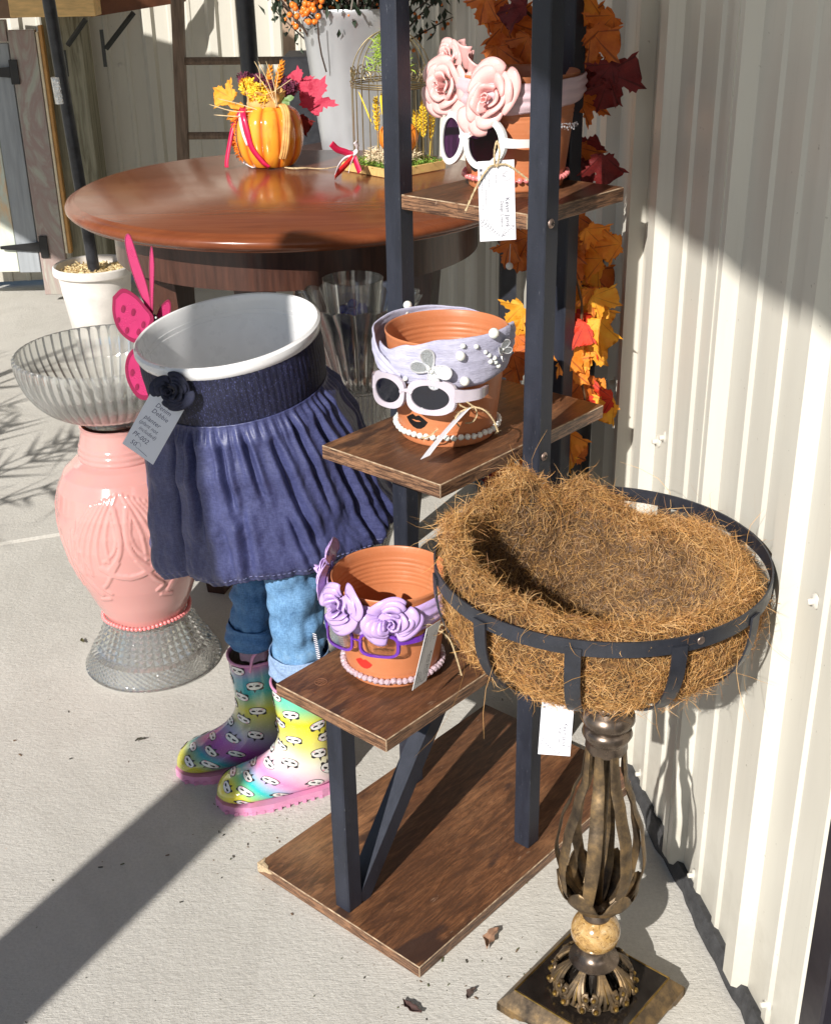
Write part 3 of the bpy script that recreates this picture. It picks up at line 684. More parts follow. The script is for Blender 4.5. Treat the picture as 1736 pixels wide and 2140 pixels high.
PP = MB().lathe(pot_profile(), 96)
pot_me = None
def pot(label, P, yaw):
    global pot_me
    th = thing('face_pot', label, 'plant pot', P, -RD(yaw), 'painted face pots on the rack')
    if pot_me is None: o = PP.build('plant_pot', M_['terracotta'], th, smooth=50); pot_me = o.data
    else: o = D.objects.new('plant_pot', pot_me); link(o, th)
    return th
YA1, YA2, YA3 = 33, 35, 58
# --- low pot: lilac roses, purple glasses, crystal beads
t1 = pot('terracotta pot with red painted lips on the lowest shelf', P1, YA1)
decal('painted_lips', M_['red_paint'], lips(-.002, .041, .0150), t1)
lash = []
for i in range(15):
    x = .020 + i*.0018; lash += stroke([(x, .072 + .002*sin(i/14*pi)), (x+.0012+(i-7)*.0003, .0655 - .002*sin(i/14*pi))], .0007, .0002)
decal('painted_lashes', M_['black_paint'], lash + stroke([(.018, .0712), (.032, .0745), (.048, .0718)], .0016), t1)
lash2 = []
for i in range(15):
    x = -.045 + i*.0018; lash2 += stroke([(x, .072 + .002*sin(i/14*pi)), (x-.0012+(i-7)*.0003, .0655)], .0007, .0002)
decal('painted_lashes', M_['black_paint'], lash2 + stroke([(-.047, .0712), (-.032, .0745), (-.018, .0718)], .0016), t1)
decal('painted_nose', M_['black_paint'], stroke([(-.012, .066), (-.009, .060), (-.004, .056), (.0, .056)], .0006), t1)
MP1 = t1.matrix_basis.copy(); MP1 = T(*P1) @ Rz(-RD(YA1)); MP2 = T(*P2) @ Rz(-RD(YA2)); MP3 = T(*P3) @ Rz(-RD(YA3))
necklace('bead_necklace', 'clear pink crystal bead necklace round the lowest pot', M_['crystal'], 54, .0052, .0165, MP1, clear=True)
hb = thing('flower_headband', 'lilac satin headband with three rolled roses on the lowest pot', 'headband'); hb.matrix_world = MP1
band('satin_band', M_['lilac'], hb, [(-150, .125, .150, .001), (-110, .118, .152, .003), (-60, .100, .152, .003), (0, .094, .150, .002), (50, .098, .146, .002), (80, .108, .152, .003), (112, .118, .158, .004), (135, .122, .150, .001)], seed=1)
def onpot(phi, z, off, tilt=0, spin=0):
    a = RD(phi); n_ = Vector((sin(a), -cos(a), tilt)).normalized(); p = Vector((sin(a), -cos(a), 0))*(prad(min(z, HP))+off); p.z = z; return frame(p, n_) @ Rz(spin)
rose(.038, M_['lilac'], hb, onpot(33, .130, .006, .12, .4) @ Sc(1.08, .92, 1), 3)
rose(.038, M_['lilac'], hb, onpot(-14, .138, .008, .18, 2.) @ Sc(.95, 1.15, 1.1), 11)
rose(.038, M_['lilac'], hb, onpot(-70, .150, .004, .1, 4.) @ Sc(.92, 1.25, 1.0), 8)
glasses('reading_glasses', 'purple plastic reading glasses on the lowest pot', MP1 @ T(0, -.0925, .0860) @ Ry(RD(-5)) @ Rx(RD(-8)), M_['purple_plastic'], M_['lens_clear'], .0265, .0150, 3.6, .017, .0030, .085, tw=(.0038, .0026), th_frame=.004, hinge_z=.55, spread=.022)
# --- middle pot: lavender band, milky sunglasses, pearls
t2 = pot('terracotta pot with black painted lips on the middle shelf', P2, YA2)
decal('painted_lips', M_['black_paint'], lips(-.004, .039, .0190, True), t2)
decal('painted_brow', M_['black_paint'], stroke([(-.034, .112), (-.024, .102), (-.013, .093)], .0014, .0008), t2); decal('painted_brow', M_['black_paint'], stroke([(.013, .106), (.026, .108), (.047, .103)], .0022, .0006), t2)
decal('painted_nose', M_['black_paint'], stroke([(-.010, .070), (-.0075, .063), (-.004, .060), (.000, .056), (.005, .0575), (.009, .056)], .0007), t2)
necklace('pearl_necklace', 'white pearl necklace round the middle pot', M_['pearl'], 47, .0047, .0175, MP2)
hb = thing('crinkle_headband', 'lavender crinkled headband with pearls and beaded butterflies on the middle pot', 'headband'); hb.matrix_world = MP2
band('crinkled_band', M_['crinkle'], hb, [(-50, .105, .142, .006), (-30, .098, .140, .004), (0, .096, .156, .003), (30, .094, .168, .003), (60, .097, .170, .003), (95, .106, .172, .004), (122, .118, .164, .003), (150, .128, .150, .001)], folds=.0012, nf=5, seed=3, thick=.002)
band('crinkled_band', M_['crinkle'], hb, [(-200, .132, .150, .000), (-160, .134, .160, .001), (-125, .122, .164, .003), (-95, .106, .164, .007), (-65, .102, .158, .014), (-35, .100, .132, .012), (-10, .098, .112, .006)], folds=.0022, nf=3, seed=5, thick=.002)
def pearlat(phi, z, r): mb = MB(); mb.sphere(cyl(.009 + r*.6, RD(phi), min(z, HP)) + Vector((0, 0, z-min(z, HP))), r, 16); mb.build('pearl', M_['pearl'], hb, smooth=60)
for phi, z, r in [(44, .146, .0068), (46, .160, .0036), (57, .157, .0034), (72, .172, .0075), (48, .108, .0068), (66, .146, .003), (70, .140, .0032), (72, .130, .0034), (76, .134, .0036), (78, .127, .0034), (82, .120, .0036), (-5, .106, .0036), (-112, .166, .0066), (-110, .156, .0036)]: pearlat(phi, z, r)
sheer = mat('silver_sequin', (.50, .53, .55), .25, .7, var=.5, vs=900, bump=.8, bs=900, bd=.001); bead = mat('silver_bead', (.75, .75, .78), .2, .5)
def butterfly(phi, z, rot, s, lift=.011, flap=.2):
    th_ = MB(); Mx = onpot(phi, z, lift, 0, rot) @ Sc(s)
    for sg in (-1, 1):
        for (L, wd, aa) in ((.022, .0085, .62), (.020, .0078, -.55)):
            pl = []
            for i in range(20):
                t = 2*pi*i/20; x = L*.5 + L*.5*cos(t); y = wd*sin(t)*(.45+.55*(x/L)); pl.append((x*cos(aa)-y*sin(aa), x*sin(aa)+y*cos(aa)))
            W = Mx @ Ry(-flap*sg)
            q = [(sg*x, y) for x, y in pl]; th_.prism(q, 0, .0008, W)
            th_.tube([W @ Vector((x, y, .0006)) for x, y in q + q[:1]], .0009*s, 5, 1, cap=False)
    for k in (-1, 1): th_.sphere(Mx @ Vector((k*.0022, 0, .003)), .0022*s, 10, 2)
    th_.build('butterfly', [sheer, bead, M_['pearl']], hb, smooth=30)
butterfly(20, .126, -.75, 1.4); butterfly(84, .142, .5, .85, .010, .6); butterfly(-112, .135, 1.2, .8, .016, .9)
glasses('sunglasses', 'milky lilac oval sunglasses with black lenses on the middle pot', MP2 @ T(-.001, -.1005, .0870) @ Ry(RD(-2)) @ Rx(RD(-9)), M_['lilac_acetate'], M_['lens_dark'], .0278, .0180, 2.8, .0160, .0062, .100, cat=.16, tw=(.0070, .0040), th_frame=.006, hinge_z=.30, spread=.021)
# --- top pot: pink roses, round white sunglasses, pink pearls
t3 = pot('terracotta pot with a black painted mouth on the highest shelf in view', P3, YA3)
decal('painted_lips', M_['black_paint'], lips(-.001, .034, .0125, True), t3)
necklace('pearl_necklace', 'pink pearl necklace round the top pot', M_['pinkpearl'], 50, .0044, .0175, MP3)
hb = thing('flower_headband', 'pink satin headband with big rolled roses on the top pot', 'headband'); hb.matrix_world = MP3
band('satin_band', M_['pinkband'], hb, [(-130, .125, .150, .001), (-60, .108, .155, .003), (0, .104, .155, .002), (40, .108, .150, .002), (75, .112, .150, .003), (105, .118, .154, .004), (140, .122, .156, .005), (158, .128, .150, .002)], seed=7)
rose(.046, M_['pink'], hb, onpot(30, .130, .004, .10, 1.) @ Sc(1.14, .84, .95), 21)
rose(.026, M_['pink'], hb, onpot(-46, .172, .006, .35, 0) @ Ry(RD(45)) @ Rz(5) @ Sc(1.1, 1.1, 1.2), 44)
rose(.040, M_['pink'], hb, onpot(-24, .140, .012, .15, 0) @ Ry(RD(38)) @ Rz(3.) @ Sc(1.05, 1.1, 1.1), 33)
for k, (ph, z, sp_, tl) in enumerate([(-22, .196, .25, .0), (-50, .186, -.35, .1), (-8, .182, .6, .2)]):   # loose petals standing up
    mb = MB()
    def f(u, v, k=k):
        a = (u-.5)*3.4; r_ = .013*(.5+.75*v); return Vector((r_*sin(a), r_*(1-cos(a))*.8, v*.040 - .012*v*abs(u-.5)))
    mb.grid(f, 16, 10); o = mb.build('petal', M_['pink'], hb, smooth=179, solid=.0014)
    a = RD(ph); o.matrix_local = T(.076*sin(a), -.076*cos(a), z-.034) @ Rz(a) @ Rx(RD(18)) @ Ry(sp_)
glasses('sunglasses', 'round white sunglasses with purple lenses on the top pot', T(*P3) @ Rz(-RD(48)) @ T(0, -.103, .074) @ Rx(RD(-7)), mat('white_acetate', (.70, .70, .69), .16, var=.02, coat=.5), M_['lens_purple'], .0250, .0290, 2.0, .0135, .0070, .100, tw=(.0052, .0034), th_frame=.0055, hinge_z=.1, spread=.022)
rh = MB(); r = random.Random(4)
for i in range(46):
    x = .083 + r.uniform(0, .030); rh.sphere((.0, 0, 0), .0011, 6, M=MP3 @ T(.079 + r.uniform(-.002, .002), .030 + r.uniform(-.018, .018), .0875 + r.uniform(-.0045, .0045)) @ Sc(r.uniform(.6, 1.5)))
tag(rh.build('rhinestone_trim', bead, None, smooth=0), 'tiny silver rhinestones on the temple of the white sunglasses', 'trim', kind='stuff')
# hang tags
def facing(p, tilt_roll, yaw=0, pitch=0): return T(*p) @ Rz(yaw) @ Rx(pi/2 - pitch) @ Rz(tilt_roll)
def axes_tag(top, bot, wv):
    y = (top-bot).normalized(); x = (wv - y*wv.dot(y)).normalized(); z = x.cross(y); m = Matrix((x, y, z)).transposed().to_4x4(); m.translation = top; return m
card_tag('white printed name card hanging from the white sunglasses on the top shelf', facing(at(1036, 352, 1.665), RD(1.5), RD(4), RD(6)), w=.048, h=.103,
  twines=[[(0, .004, .002), (-.010, .002, .004), (-.026, -.020, .003), (-.042, -.052, .0)], [(0, .004, .002), (.014, .004, .004), (.034, -.010, .002), (.054, -.028, .0)], [(-.002, .002, .001), (-.002, .022, .006), (.002, .034, .003), (.004, .020, .008), (.001, .002, .003)]])
card_tag('curled white name card under the milky lilac sunglasses', axes_tag(at(962, 868, 1.600), at(872, 962, 1.555), Vector((.016, .043, .004))), w=.046, h=.088, curl=-.006)
tw = thing('twine_bow', 'jute twine bow knotted on the temple of the lilac sunglasses', 'twine', at(990, 850, 1.606))
k_ = M_['twine']
def tstr(pts, parent, nm='twine', r_=.0011, fr=30):
    mb = MB(); q = bez([Vector(p) for p in pts], 8)
    for ph in (0, 2.1, 4.2): mb.tube([p + Vector((sin(i*1.3+ph), 0, cos(i*1.3+ph)))*r_*.55 for i, p in enumerate(q)], r_*.62, 5)
    rr = random.Random(len(q)*7)
    for _ in range(fr):
        p = q[rr.randrange(len(q))]; d_ = Vector((rr.uniform(-1, 1), rr.uniform(-1, 1), rr.uniform(-1, 1))).normalized()*rr.uniform(.002, .006); mb.tube([p, p+d_*.5+Vector((0, 0, .0006)), p+d_], .00015, 3)
    return mb.build(nm, k_, parent)
tstr([(0, 0, 0), (-.014, -.002, .010), (-.020, 0, .004), (-.008, .003, -.004), (0, 0, 0), (.004, 0, -.012), (-.002, 0, -.022), (-.012, 0, -.024)], tw)
tstr([(0, 0, 0), (.014, -.004, -.004), (.026, -.004, -.018), (.033, -.004, -.036)], tw, fr=40)
tstr([(0, 0, 0), (-.018, -.002, -.006), (-.026, -.002, -.018), (-.020, -.002, -.028)], tw); tstr([(-.050, -.004, -.030), (-.060, -.008, -.038), (-.072, -.004, -.043)], tw)
card_tag('grey shaded name card dangling beside the purple glasses on the lowest pot', axes_tag(at(903, 1318, 1.500), at(871, 1453, 1.490), Vector((.020, .038, -.010))), cardm=M_['greycard'], w=.043, h=.097)
tw = thing('twine_strand', 'long jute twine tied to the temple of the purple glasses', 'twine', at(914, 1318, 1.532))
tstr([(0, 0, 0), (.008, 0, -.004), (.018, -.002, -.016), (.026, -.002, -.042), (.034, -.002, -.074)], tw); tstr([(0, 0, 0), (-.010, 0, .010), (-.024, 0, .006), (-.038, 0, -.008), (-.036, 0, -.016)], tw); tstr([(0, 0, 0), (.006, 0, .010), (.012, 0, .004), (.004, 0, -.003)], tw)
print('part3 ok')
# ------------------------------------------------------------ lamp-base planter with coir basket
LP = Vector((.240, 1.322, 0)); LRZ = RD(45+4.3)
def bronze():
    n = N('antique_bronze'); f = n.noise(26, 5, .7); c = n.ramp(f, [(.32, (.050, .038, .028)), (.50, (.14, .098, .058)), (.72, (.36, .23, .10))])
    n.set('Base Color', c); n.set('Metallic', .7); n.set('Roughness', n.ramp(f, [(.3, (.38,)*3), (.7, (.55,)*3)])); n.bump(n.noise(160, 3, .6), .3, .001)
    return n.m
M_['bronze'] = bronze()
M_['goldtip'] = mat('rubbed_gold', (.30, .19, .055), .35, .9, var=.5, vs=60); M_['darkbronze'] = mat('dark_bronze_lacquer', (.022, .017, .014), .2, .35, var=.4, vs=40, coat=.4)
M_['pewter'] = mat('dark_pewter', (.15, .115, .09), .3, .85, var=.4, vs=50)
def marble():
    n = N('mottled_stone'); f = n.noise(42, 6, .75, dist=1.2); g = n.noise(110, 5, .8, dist=2)
    c = n.ramp(f, [(.3, (.20, .10, .025)), (.5, (.42, .25, .085)), (.68, (.54, .37, .17))]); c = n.mix(n.ramp(g, [(.52, (0,)*3), (.62, (.85,)*3)]), c, (.10, .05, .015))
    n.set('Base Color', c); n.set('Roughness', .16); n.set('Coat Weight', .7); n.set('Coat Roughness', .05); return n.m
M_['marble'] = marble()
lamp = thing('lamp_pedestal', 'bronze openwork lamp-base pedestal with mottled stone ball at the lower right', 'pedestal', LP, LRZ); lamp.scale = (1, 1, 1.055)
def foot_pts(hw, z, bow=.0): return [(-hw, -hw, z), (hw, -hw, z), (hw, hw, z), (-hw, hw, z)]
mb = MB(); a = .079
sec = [(a-.002, .034), (a, .0325), (a+.004, .029), (a+.010, .022), (a+.016, .016), (a+.018, .013)]
vs = []; fs = []
for hw, z in sec: vs += foot_pts(hw, z)
fs += [(0, 1, 2, 3)] + [(k*4+i, k*4+(i+1) % 4, (k+1)*4+(i+1) % 4, (k+1)*4+i) for k in range(len(sec)-1) for i in range(4)]
mb.add(vs, fs, 1)
mb.m[0] = 0
HW = a+.018; q = [(-HW, .013), (-HW, 0), (-HW+.028, 0), (-HW+.032, .004), (-HW+.040, .0045), (-HW+.050, .009), (HW-.050, .009), (HW-.040, .0045), (HW-.032, .004), (HW-.028, 0), (HW, 0), (HW, .013)]
for k in range(4):
    W = Rz(k*pi/2) @ T(0, -HW+.006, 0) @ Rx(pi/2); mb.prism([(x, z) for x, z in q], 0, .006, W, 1)
mb.build('foot', [M_['darkbronze'], M_['bronze']], lamp, smooth=25)
mb = MB()
for k in range(4): mb.tube([Rz(k*pi/2) @ Vector((-a-.0, -a-.0, .0335)), Rz(k*pi/2) @ Vector((a, -a, .0335))], .0013, 6)
mb.build('gold_edge', M_['goldtip'], lamp); lamp.children[-1]['kind'] = 'stuff'
DZ0, DZ1 = .034, .082
mb = MB(); mb.lathe([(.046, DZ0), (.053, DZ0+.001), (.055, DZ0+.004), (.050, DZ0+.007), (.047, DZ0+.004)], 48); mb.build('lower_ring', M_['bronze'], lamp)
def domer(t): return (lerp(.054, .030, t**1.7), DZ0 + .004 + (DZ1-DZ0-.004)*t)
def dome_pt(ang, t, o=0):
    r, z = domer(max(0, min(1, t))); r += o + .004*sin(pi*min(1, max(t, 0))); return Vector((r*cos(ang), r*sin(ang), z))
for k in range(8):
    mb = MB(); A = 2*pi*k/8 + .1
    for (da, spread, rr) in ((-.03, -.24, .0036), (.03, .24, .0036), (-.10, -.36, .0028), (.10, .36, .0028), (0, .0, .0026)):
        pts = [dome_pt(A + da + spread*(1-t)**1.6, t, .002) for t in [1-i/9*.93 for i in range(10)]]
        mb.tube(pts, [rr*(.7+.5*sin(pi*i/9)) for i in range(10)], 6)
    for sg in (-1, 1):
        for tt, aa, s_ in ((.06, .24, .0072), (.42, .30, .0060)):
            c0 = dome_pt(A + sg*aa, tt+.05, .003); F = frame(c0, (cos(A+sg*aa), sin(A+sg*aa), .5))
            mb.tube([F @ Vector((sg*s_*(1-i/16)*cos(i*.62+1.2), s_*(1-i/16)*sin(i*.62+1.2), .001)) for i in range(15)], [.0030*(1-i/30) for i in range(15)], 6)
    mb.build('scroll', M_['bronze'], lamp)
    mb = MB()
    for sg in (-1, 1):
        mb.sphere(dome_pt(A + sg*.24, .11, .0070), .0040, 8); mb.sphere(dome_pt(A + sg*.30, .47, .0060), .0032, 8)
    mb.tube([dome_pt(A + .10*(1-t)**1.6, t, .0052) for t in (.9, .7, .5, .35)], .0008, 5); mb.build('gold_boss', M_['goldtip'], lamp); lamp.children[-1]['kind'] = 'stuff'
mb = MB(); mb.lathe([(0, DZ0+.002), (.040, DZ0+.002), (.035, .05), (.024, .070), (.022, .078)], 40); mb.build('inner_dome', M_['darkbronze'], lamp)
mb = MB(); mb.lathe([(.026, .078), (.0345, .0815), (.0352, .0835), (.033, .0850), (.026, .0875), (.021, .092), (.0185, .0975), (.0175, .101), (.0185, .103), (.017, .105)], 56); mb.build('flared_disc', M_['pewter'], lamp, smooth=50)
mb = MB(); mb.sphere((0, 0, .1300), .0345, 48, sq=(1, 1, .90)); mb.build('stone_ball', M_['marble'], lamp, smooth=179)
mb = MB(); mb.lathe([(.0, .1595), (.0175, .1535), (.0195, .1555), (.0195, .1590), (.0165, .1635), (.0150, .168), (.0175, .172), (.012, .176), (0, .178)], 40); mb.build('collar', M_['pewter'], lamp, smooth=50)
CZ0, CZ1 = .172, .430
CR = [(0, .014), (.06, .034), (.16, .052), (.33, .0595), (.50, .054), (.68, .040), (.82, .0275), (1, .0245)]
for k in range(8):
    A = 2*pi*k/8 + .18; mb = MB(); pts = []
    for i in range(25):
        t = i/24; r = interp(t, CR); tw_ = .22*sin(pi*t); pts.append(Vector((r*cos(A+tw_), r*sin(A+tw_), lerp(CZ0, CZ1, t))))
    n = len(pts); vs = []
    for i, p in enumerate(pts):
        t = (pts[min(i+1, n-1)]-pts[max(i-1, 0)]).normalized(); rad = Vector((p.x, p.y, 0)).normalized(); sd_ = t.cross(rad).normalized(); on = sd_.cross(t)
        ww = lerp(.0055, .0095, sin(pi*i/(n-1)))
        for a_, b_ in ((-1, .2), (-.55, 1), (.55, 1), (1, .2), (.6, -.5), (-.6, -.5)): vs.append(p + sd_*a_*ww + on*b_*.0022)
    fs = [(i*6+q_, i*6+(q_+1) % 6, (i+1)*6+(q_+1) % 6, (i+1)*6+q_) for i in range(n-1) for q_ in range(6)] + [(5, 4, 3, 2, 1, 0), tuple((n-1)*6+q_ for q_ in range(6))]
    mb.add(vs, fs); mb.build('cage_rib', M_['bronze'], lamp, smooth=30)
mb = MB(); mb.tube([(0, 0, .172), (0, 0, .44)], .0068, 14); mb.build('centre_rod', M_['bronze'], lamp)
for k in range(6):                      # pointed leaves cupping the cage foot
    A = 2*pi*k/6 + .1; mb = MB()
    def f(u, v, A=A):
        wv = (u-.5)*2; ww = .55*(1-v**2.2)**.7 if v < 1 else 0; t = v*.27; r = interp(t, CR) + .0035 - .004*v**3 - abs(wv)*.002
        return Vector((r*cos(A+wv*ww), r*sin(A+wv*ww), CZ0 - .002 + v*.060))
    mb.grid(f, 8, 10); mb.build('leaf_collar', M_['bronze'], lamp, smooth=60, solid=.0014)
mb = MB(); mb.lathe([(0, .420), (.0255, .421), (.0275, .426), (.0265, .434), (.0290, .439), (.0325, .446), (.0305, .452), (.0270, .455), (.0300, .459), (.0345, .466), (.0340, .473), (.0285, .478), (.0240, .483), (.0265, .488), (.0235, .494), (0, .494)], 56); mb.build('neck', M_['pewter'], lamp, smooth=45)
mb = MB()
for k in range(11): mb.sphere((.0235*cos(k*.571), .0235*sin(k*.571), .488), .0058, 10)
mb.build('neck_beading', M_['pewter'], lamp); lamp.children[-1]['kind'] = 'stuff'
mb = MB(); mb.lathe([(0, .494), (.026, .494), (.026, .497), (0, .497)], 30); mb.build('top_plate', M_['darkbronze'], lamp)
# basket: flat iron band and straps
BC = Vector((.2285, 1.372, 0)); BR = .2035; BZ = .690; TILT = RD(0.5)
BM = T(BC.x, BC.y, BZ) @ Rx(TILT)
bk = thing('wire_basket', 'black flat-iron basket frame on top of the bronze pedestal', 'basket'); bk.matrix_world = BM
BHGT = .158
def bowlr(t): return BR * (1 - max(0, t)**2.6)**.50 if t < 1 else 0      # t depth fraction
mb = MB(); mb.lathe([(BR+.0012, -.0098), (BR+.0034, -.0098), (BR+.0034, .0098), (BR+.0012, .0098)], 96, closed=True); mb.build('rim_band', M_['black_metal'], bk, smooth=40)
for k in range(11):
    A = 2*pi*k/11 + RD(-73.6); mb = MB(); pts = []; n = 17
    for i in range(n):
        t = .0 + i/(n-1)*.96; rr = bowlr(t)*1.0 + .0038; pts.append(Vector((rr*cos(A), rr*sin(A), -BHGT*t)))
    vs = []
    for i, p in enumerate(pts):
        tn = (pts[min(i+1, n-1)]-pts[max(i-1, 0)]).normalized(); sd_ = Vector((-sin(A), cos(A), 0)); on = tn.cross(sd_).normalized()
        if on.dot(Vector((cos(A), sin(A), -.2))) < 0: on = -on
        for a_, b_ in ((-1, 0), (1, 0), (1, .0024), (-1, .0024)): vs.append(p + sd_*a_*.0092 + on*b_)
    fs = [(i*4+q_, i*4+(q_+1) % 4, (i+1)*4+(q_+1) % 4, (i+1)*4+q_) for i in range(n-1) for q_ in range(4)] + [(3, 2, 1, 0), tuple((n-1)*4+q_ for q_ in range(4))]
    mb.add(vs, fs); mb.build('strap', M_['black_metal'], bk, smooth=30)
for A in (RD(-66), RD(54), RD(174)):
    mb = MB(); mb.lathe([(0, .001), (.003, .001), (.0045, .0008), (.005, 0)], 14); o = mb.build('rivet', M_['steel'], bk); o.matrix_local = frame(Vector(((BR+.0034)*cos(A), (BR+.0034)*sin(A), 0)), (cos(A), sin(A), 0))
# coir liner: thick felted bowl with a lumpy rim, then loose fibres
liner = thing('coir_liner', 'shaggy brown coconut-fibre liner sitting in the black iron basket', 'basket liner'); liner.matrix_world = BM
def nz(x, y, z, s=1): return mnoise.noise(Vector((x*s, y*s, z*s)))
def rimz(A):                              # liner rim height above the band
    a = math.degrees(A) % 360
    pts = [(0, -.004), (25, -.006), (50, -.010), (66, -.010), (78, .010), (92, .030), (104, .012), (112, .034), (126, .062), (140, .040), (158, .022), (175, .048), (190, .050), (205, .030), (235, .020), (262, .010), (300, .004), (330, .002), (360, -.004)]
    return interp_lin(a, pts) + .007*nz(cos(A)*3, sin(A)*3, 1)
def rin(A):                               # how far the rim folds inwards
    a = math.degrees(A) % 360
    return interp_lin(a, [(0, .034), (40, .034), (70, .056), (95, .046), (110, .060), (130, .052), (150, .024), (170, .012), (190, .006), (230, .010), (270, .014), (320, .020), (345, .032), (360, .034)])
def liner_pt(A, s):
    """s 0..1 outside from bottom to rim, 1..1.25 over the rim, 1.25..2.25 inside down to the bottom"""
    rz, ri = rimz(A), rin(A)
    if s <= 1:
        t = 1 - s; r = bowlr(t)*1.0 + .006*nz(cos(A)*4, sin(A)*4, s*4) - .010; z = -BHGT*t + .002*(1-t)
        up_ = max(0, (s-.8)/.2); z += rz*up_; r -= ri*.35*up_**2 + .007*up_
        bulge = .009*sin(pi*min(1, s*1.1))*abs(sin(A*5.5 - RD(-73.6)*5.5))**.7; r += bulge if s < .93 else bulge*(1-s)/.07
    elif s <= 1.25:
        q = (s-1)/.25; th_ = .018; r = BR - ri*.35 - th_*.5*(1-cos(pi*q)) - .006 - ri*.3*q; z = rz + .010*sin(pi*q) - .006 + .0*q
    else:
        q = (s-1.25)/1.0; t = q
        r0 = BR - ri*.65 - .020; r = r0*(1 - t**2.3)**.55 if t < 1 else 0
        z = lerp(rz - .006, -BHGT + .024, min(1, t*1.15)) if t < .87 else -BHGT + .024
        r += .006*nz(cos(A)*5, sin(A)*5, s*5)*(1-t)
        z += .004*nz(cos(A)*6+4, sin(A)*6, s*6)
    return Vector((max(r, 0)*cos(A), max(r, 0)*sin(A), z))
def coir(dark=1.0):
    n = N('coir_felt'); f = n.noise(60, 6, .8, dist=2.5); g = n.noise(9, 4, .6)
    c = n.ramp(f, [(.34, (.020, .010, .004)), (.5, (.16, .080, .028)), (.66, (.36, .19, .065))]); c = n.mix(n.ramp(g, [(.5, (0,)*3), (.7, (.5,)*3)]), c, (.11, .075, .05))
    n.set('Base Color', c); n.set('Roughness', .95); n.bump(n.noise(150, 5, .8, dist=3), 1.0, .006); return n.m
mb = MB(); mb.grid(lambda u, v: liner_pt(u*2*pi, v*2.25), 180, 90, wu=True); mb.build('felt', coir(), liner, smooth=179)
# loose fibres as thin ribbons
rng = np.random.default_rng(5)
def fibres(count, smin, smax, L0, L1, lift, width, name, cols, stray=0, amin=0, amax=2*pi, curlk=1.0):
    V = []; F = []; MI = []
    for i in range(count):
        A = rng.uniform(amin, amax); s = rng.uniform(smin, smax)
        p0 = liner_pt(A, s); pa = liner_pt(A+.02, s); pb = liner_pt(A, s+.02)
        t1_ = (pa-p0); t2_ = (pb-p0)
        if t1_.length < 1e-5 or t2_.length < 1e-6: continue
        t1_.normalize(); t2_.normalize(); nn = t1_.cross(t2_)
        if nn.length < .2: continue
        nn.normalize()
        if s <= 1 and nn.dot(Vector((cos(A), sin(A), 0))) < 0: nn = -nn
        if s > 1.25 and nn.z < 0: nn = -nn
        if 1 < s <= 1.25 and nn.z < 0: nn = -nn
        L = rng.uniform(L0, L1)*(1.0 if rng.random() > .12 else 1.8); th_ = rng.uniform(0, 2*pi); d = t1_*cos(th_) + t2_*sin(th_)
        cv = rng.normal(0, 1.0)*2.4*curlk; lf0 = rng.uniform(.0005, lift)
        sf = stray*rng.random()**2
        p0 = p0; p = p0 + nn*lf0; pts = [p.copy()]; seg = 5; dd = d.copy(); outk = rng.normal(0, .35) + sf
        for j in range(seg):
            sd_ = nn.cross(dd); dd = (dd + sd_*cv/seg + nn*outk*(1.0/seg) + Vector(rng.normal(0, .12, 3))).normalized()
            p = p + dd*L/seg
            if sf < .3: # keep near the surface
                pass
            pts.append(p.copy())
        w_ = width*rng.uniform(.6, 1.3); b = len(V)
        side0 = Vector(rng.normal(0, 1, 3)).normalized()
        for j, q in enumerate(pts):
            tn = (pts[min(j+1, seg)]-pts[max(j-1, 0)]).normalized(); sv = tn.cross(side0).normalized()*(w_*.5*(1 if j < seg else .3)); V.append(q+sv); V.append(q-sv)
        mi = rng.integers(0, len(cols))
        for j in range(seg): F.append((b+2*j, b+2*j+1, b+2*j+3, b+2*j+2)); MI.append(int(mi))
    mb = MB(); mb.v = [tuple(v) for v in V]; mb.f = F; mb.m = MI
    o = mb.build(name, cols, liner, smooth=0, fix=False); o['kind'] = 'stuff'; return o
def fmat(nm, c): return mat(nm, c, .6, var=.2, vs=15)
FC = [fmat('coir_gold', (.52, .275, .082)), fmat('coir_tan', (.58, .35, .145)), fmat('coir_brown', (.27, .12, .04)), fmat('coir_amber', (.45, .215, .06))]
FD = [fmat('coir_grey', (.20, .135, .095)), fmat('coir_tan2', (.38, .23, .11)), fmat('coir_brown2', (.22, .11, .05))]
fibres(24000, .05, .925, .012, .030, .0020, .00046, 'fibre', FC, stray=.22)
fibres(17000, 1.0, 1.36, .010, .028, .0036, .00046, 'fibre', FC, stray=.22)
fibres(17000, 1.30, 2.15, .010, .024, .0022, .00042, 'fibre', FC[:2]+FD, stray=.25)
fibres(190, .55, 1.3, .04, .09, .006, .00040, 'stray_fibre', FC[:2], stray=2.6)
fibres(26, .95, 1.25, .10, .16, .006, .00045, 'stray_fibre', FC[:2], stray=3.2, amin=RD(-20), amax=RD(60))
card_tag('white name card half hidden below the coir basket', facing(at(1166, 1462, 1.33), RD(-3), RD(-4), RD(14)), w=.041, h=.085)
print('part4 ok')
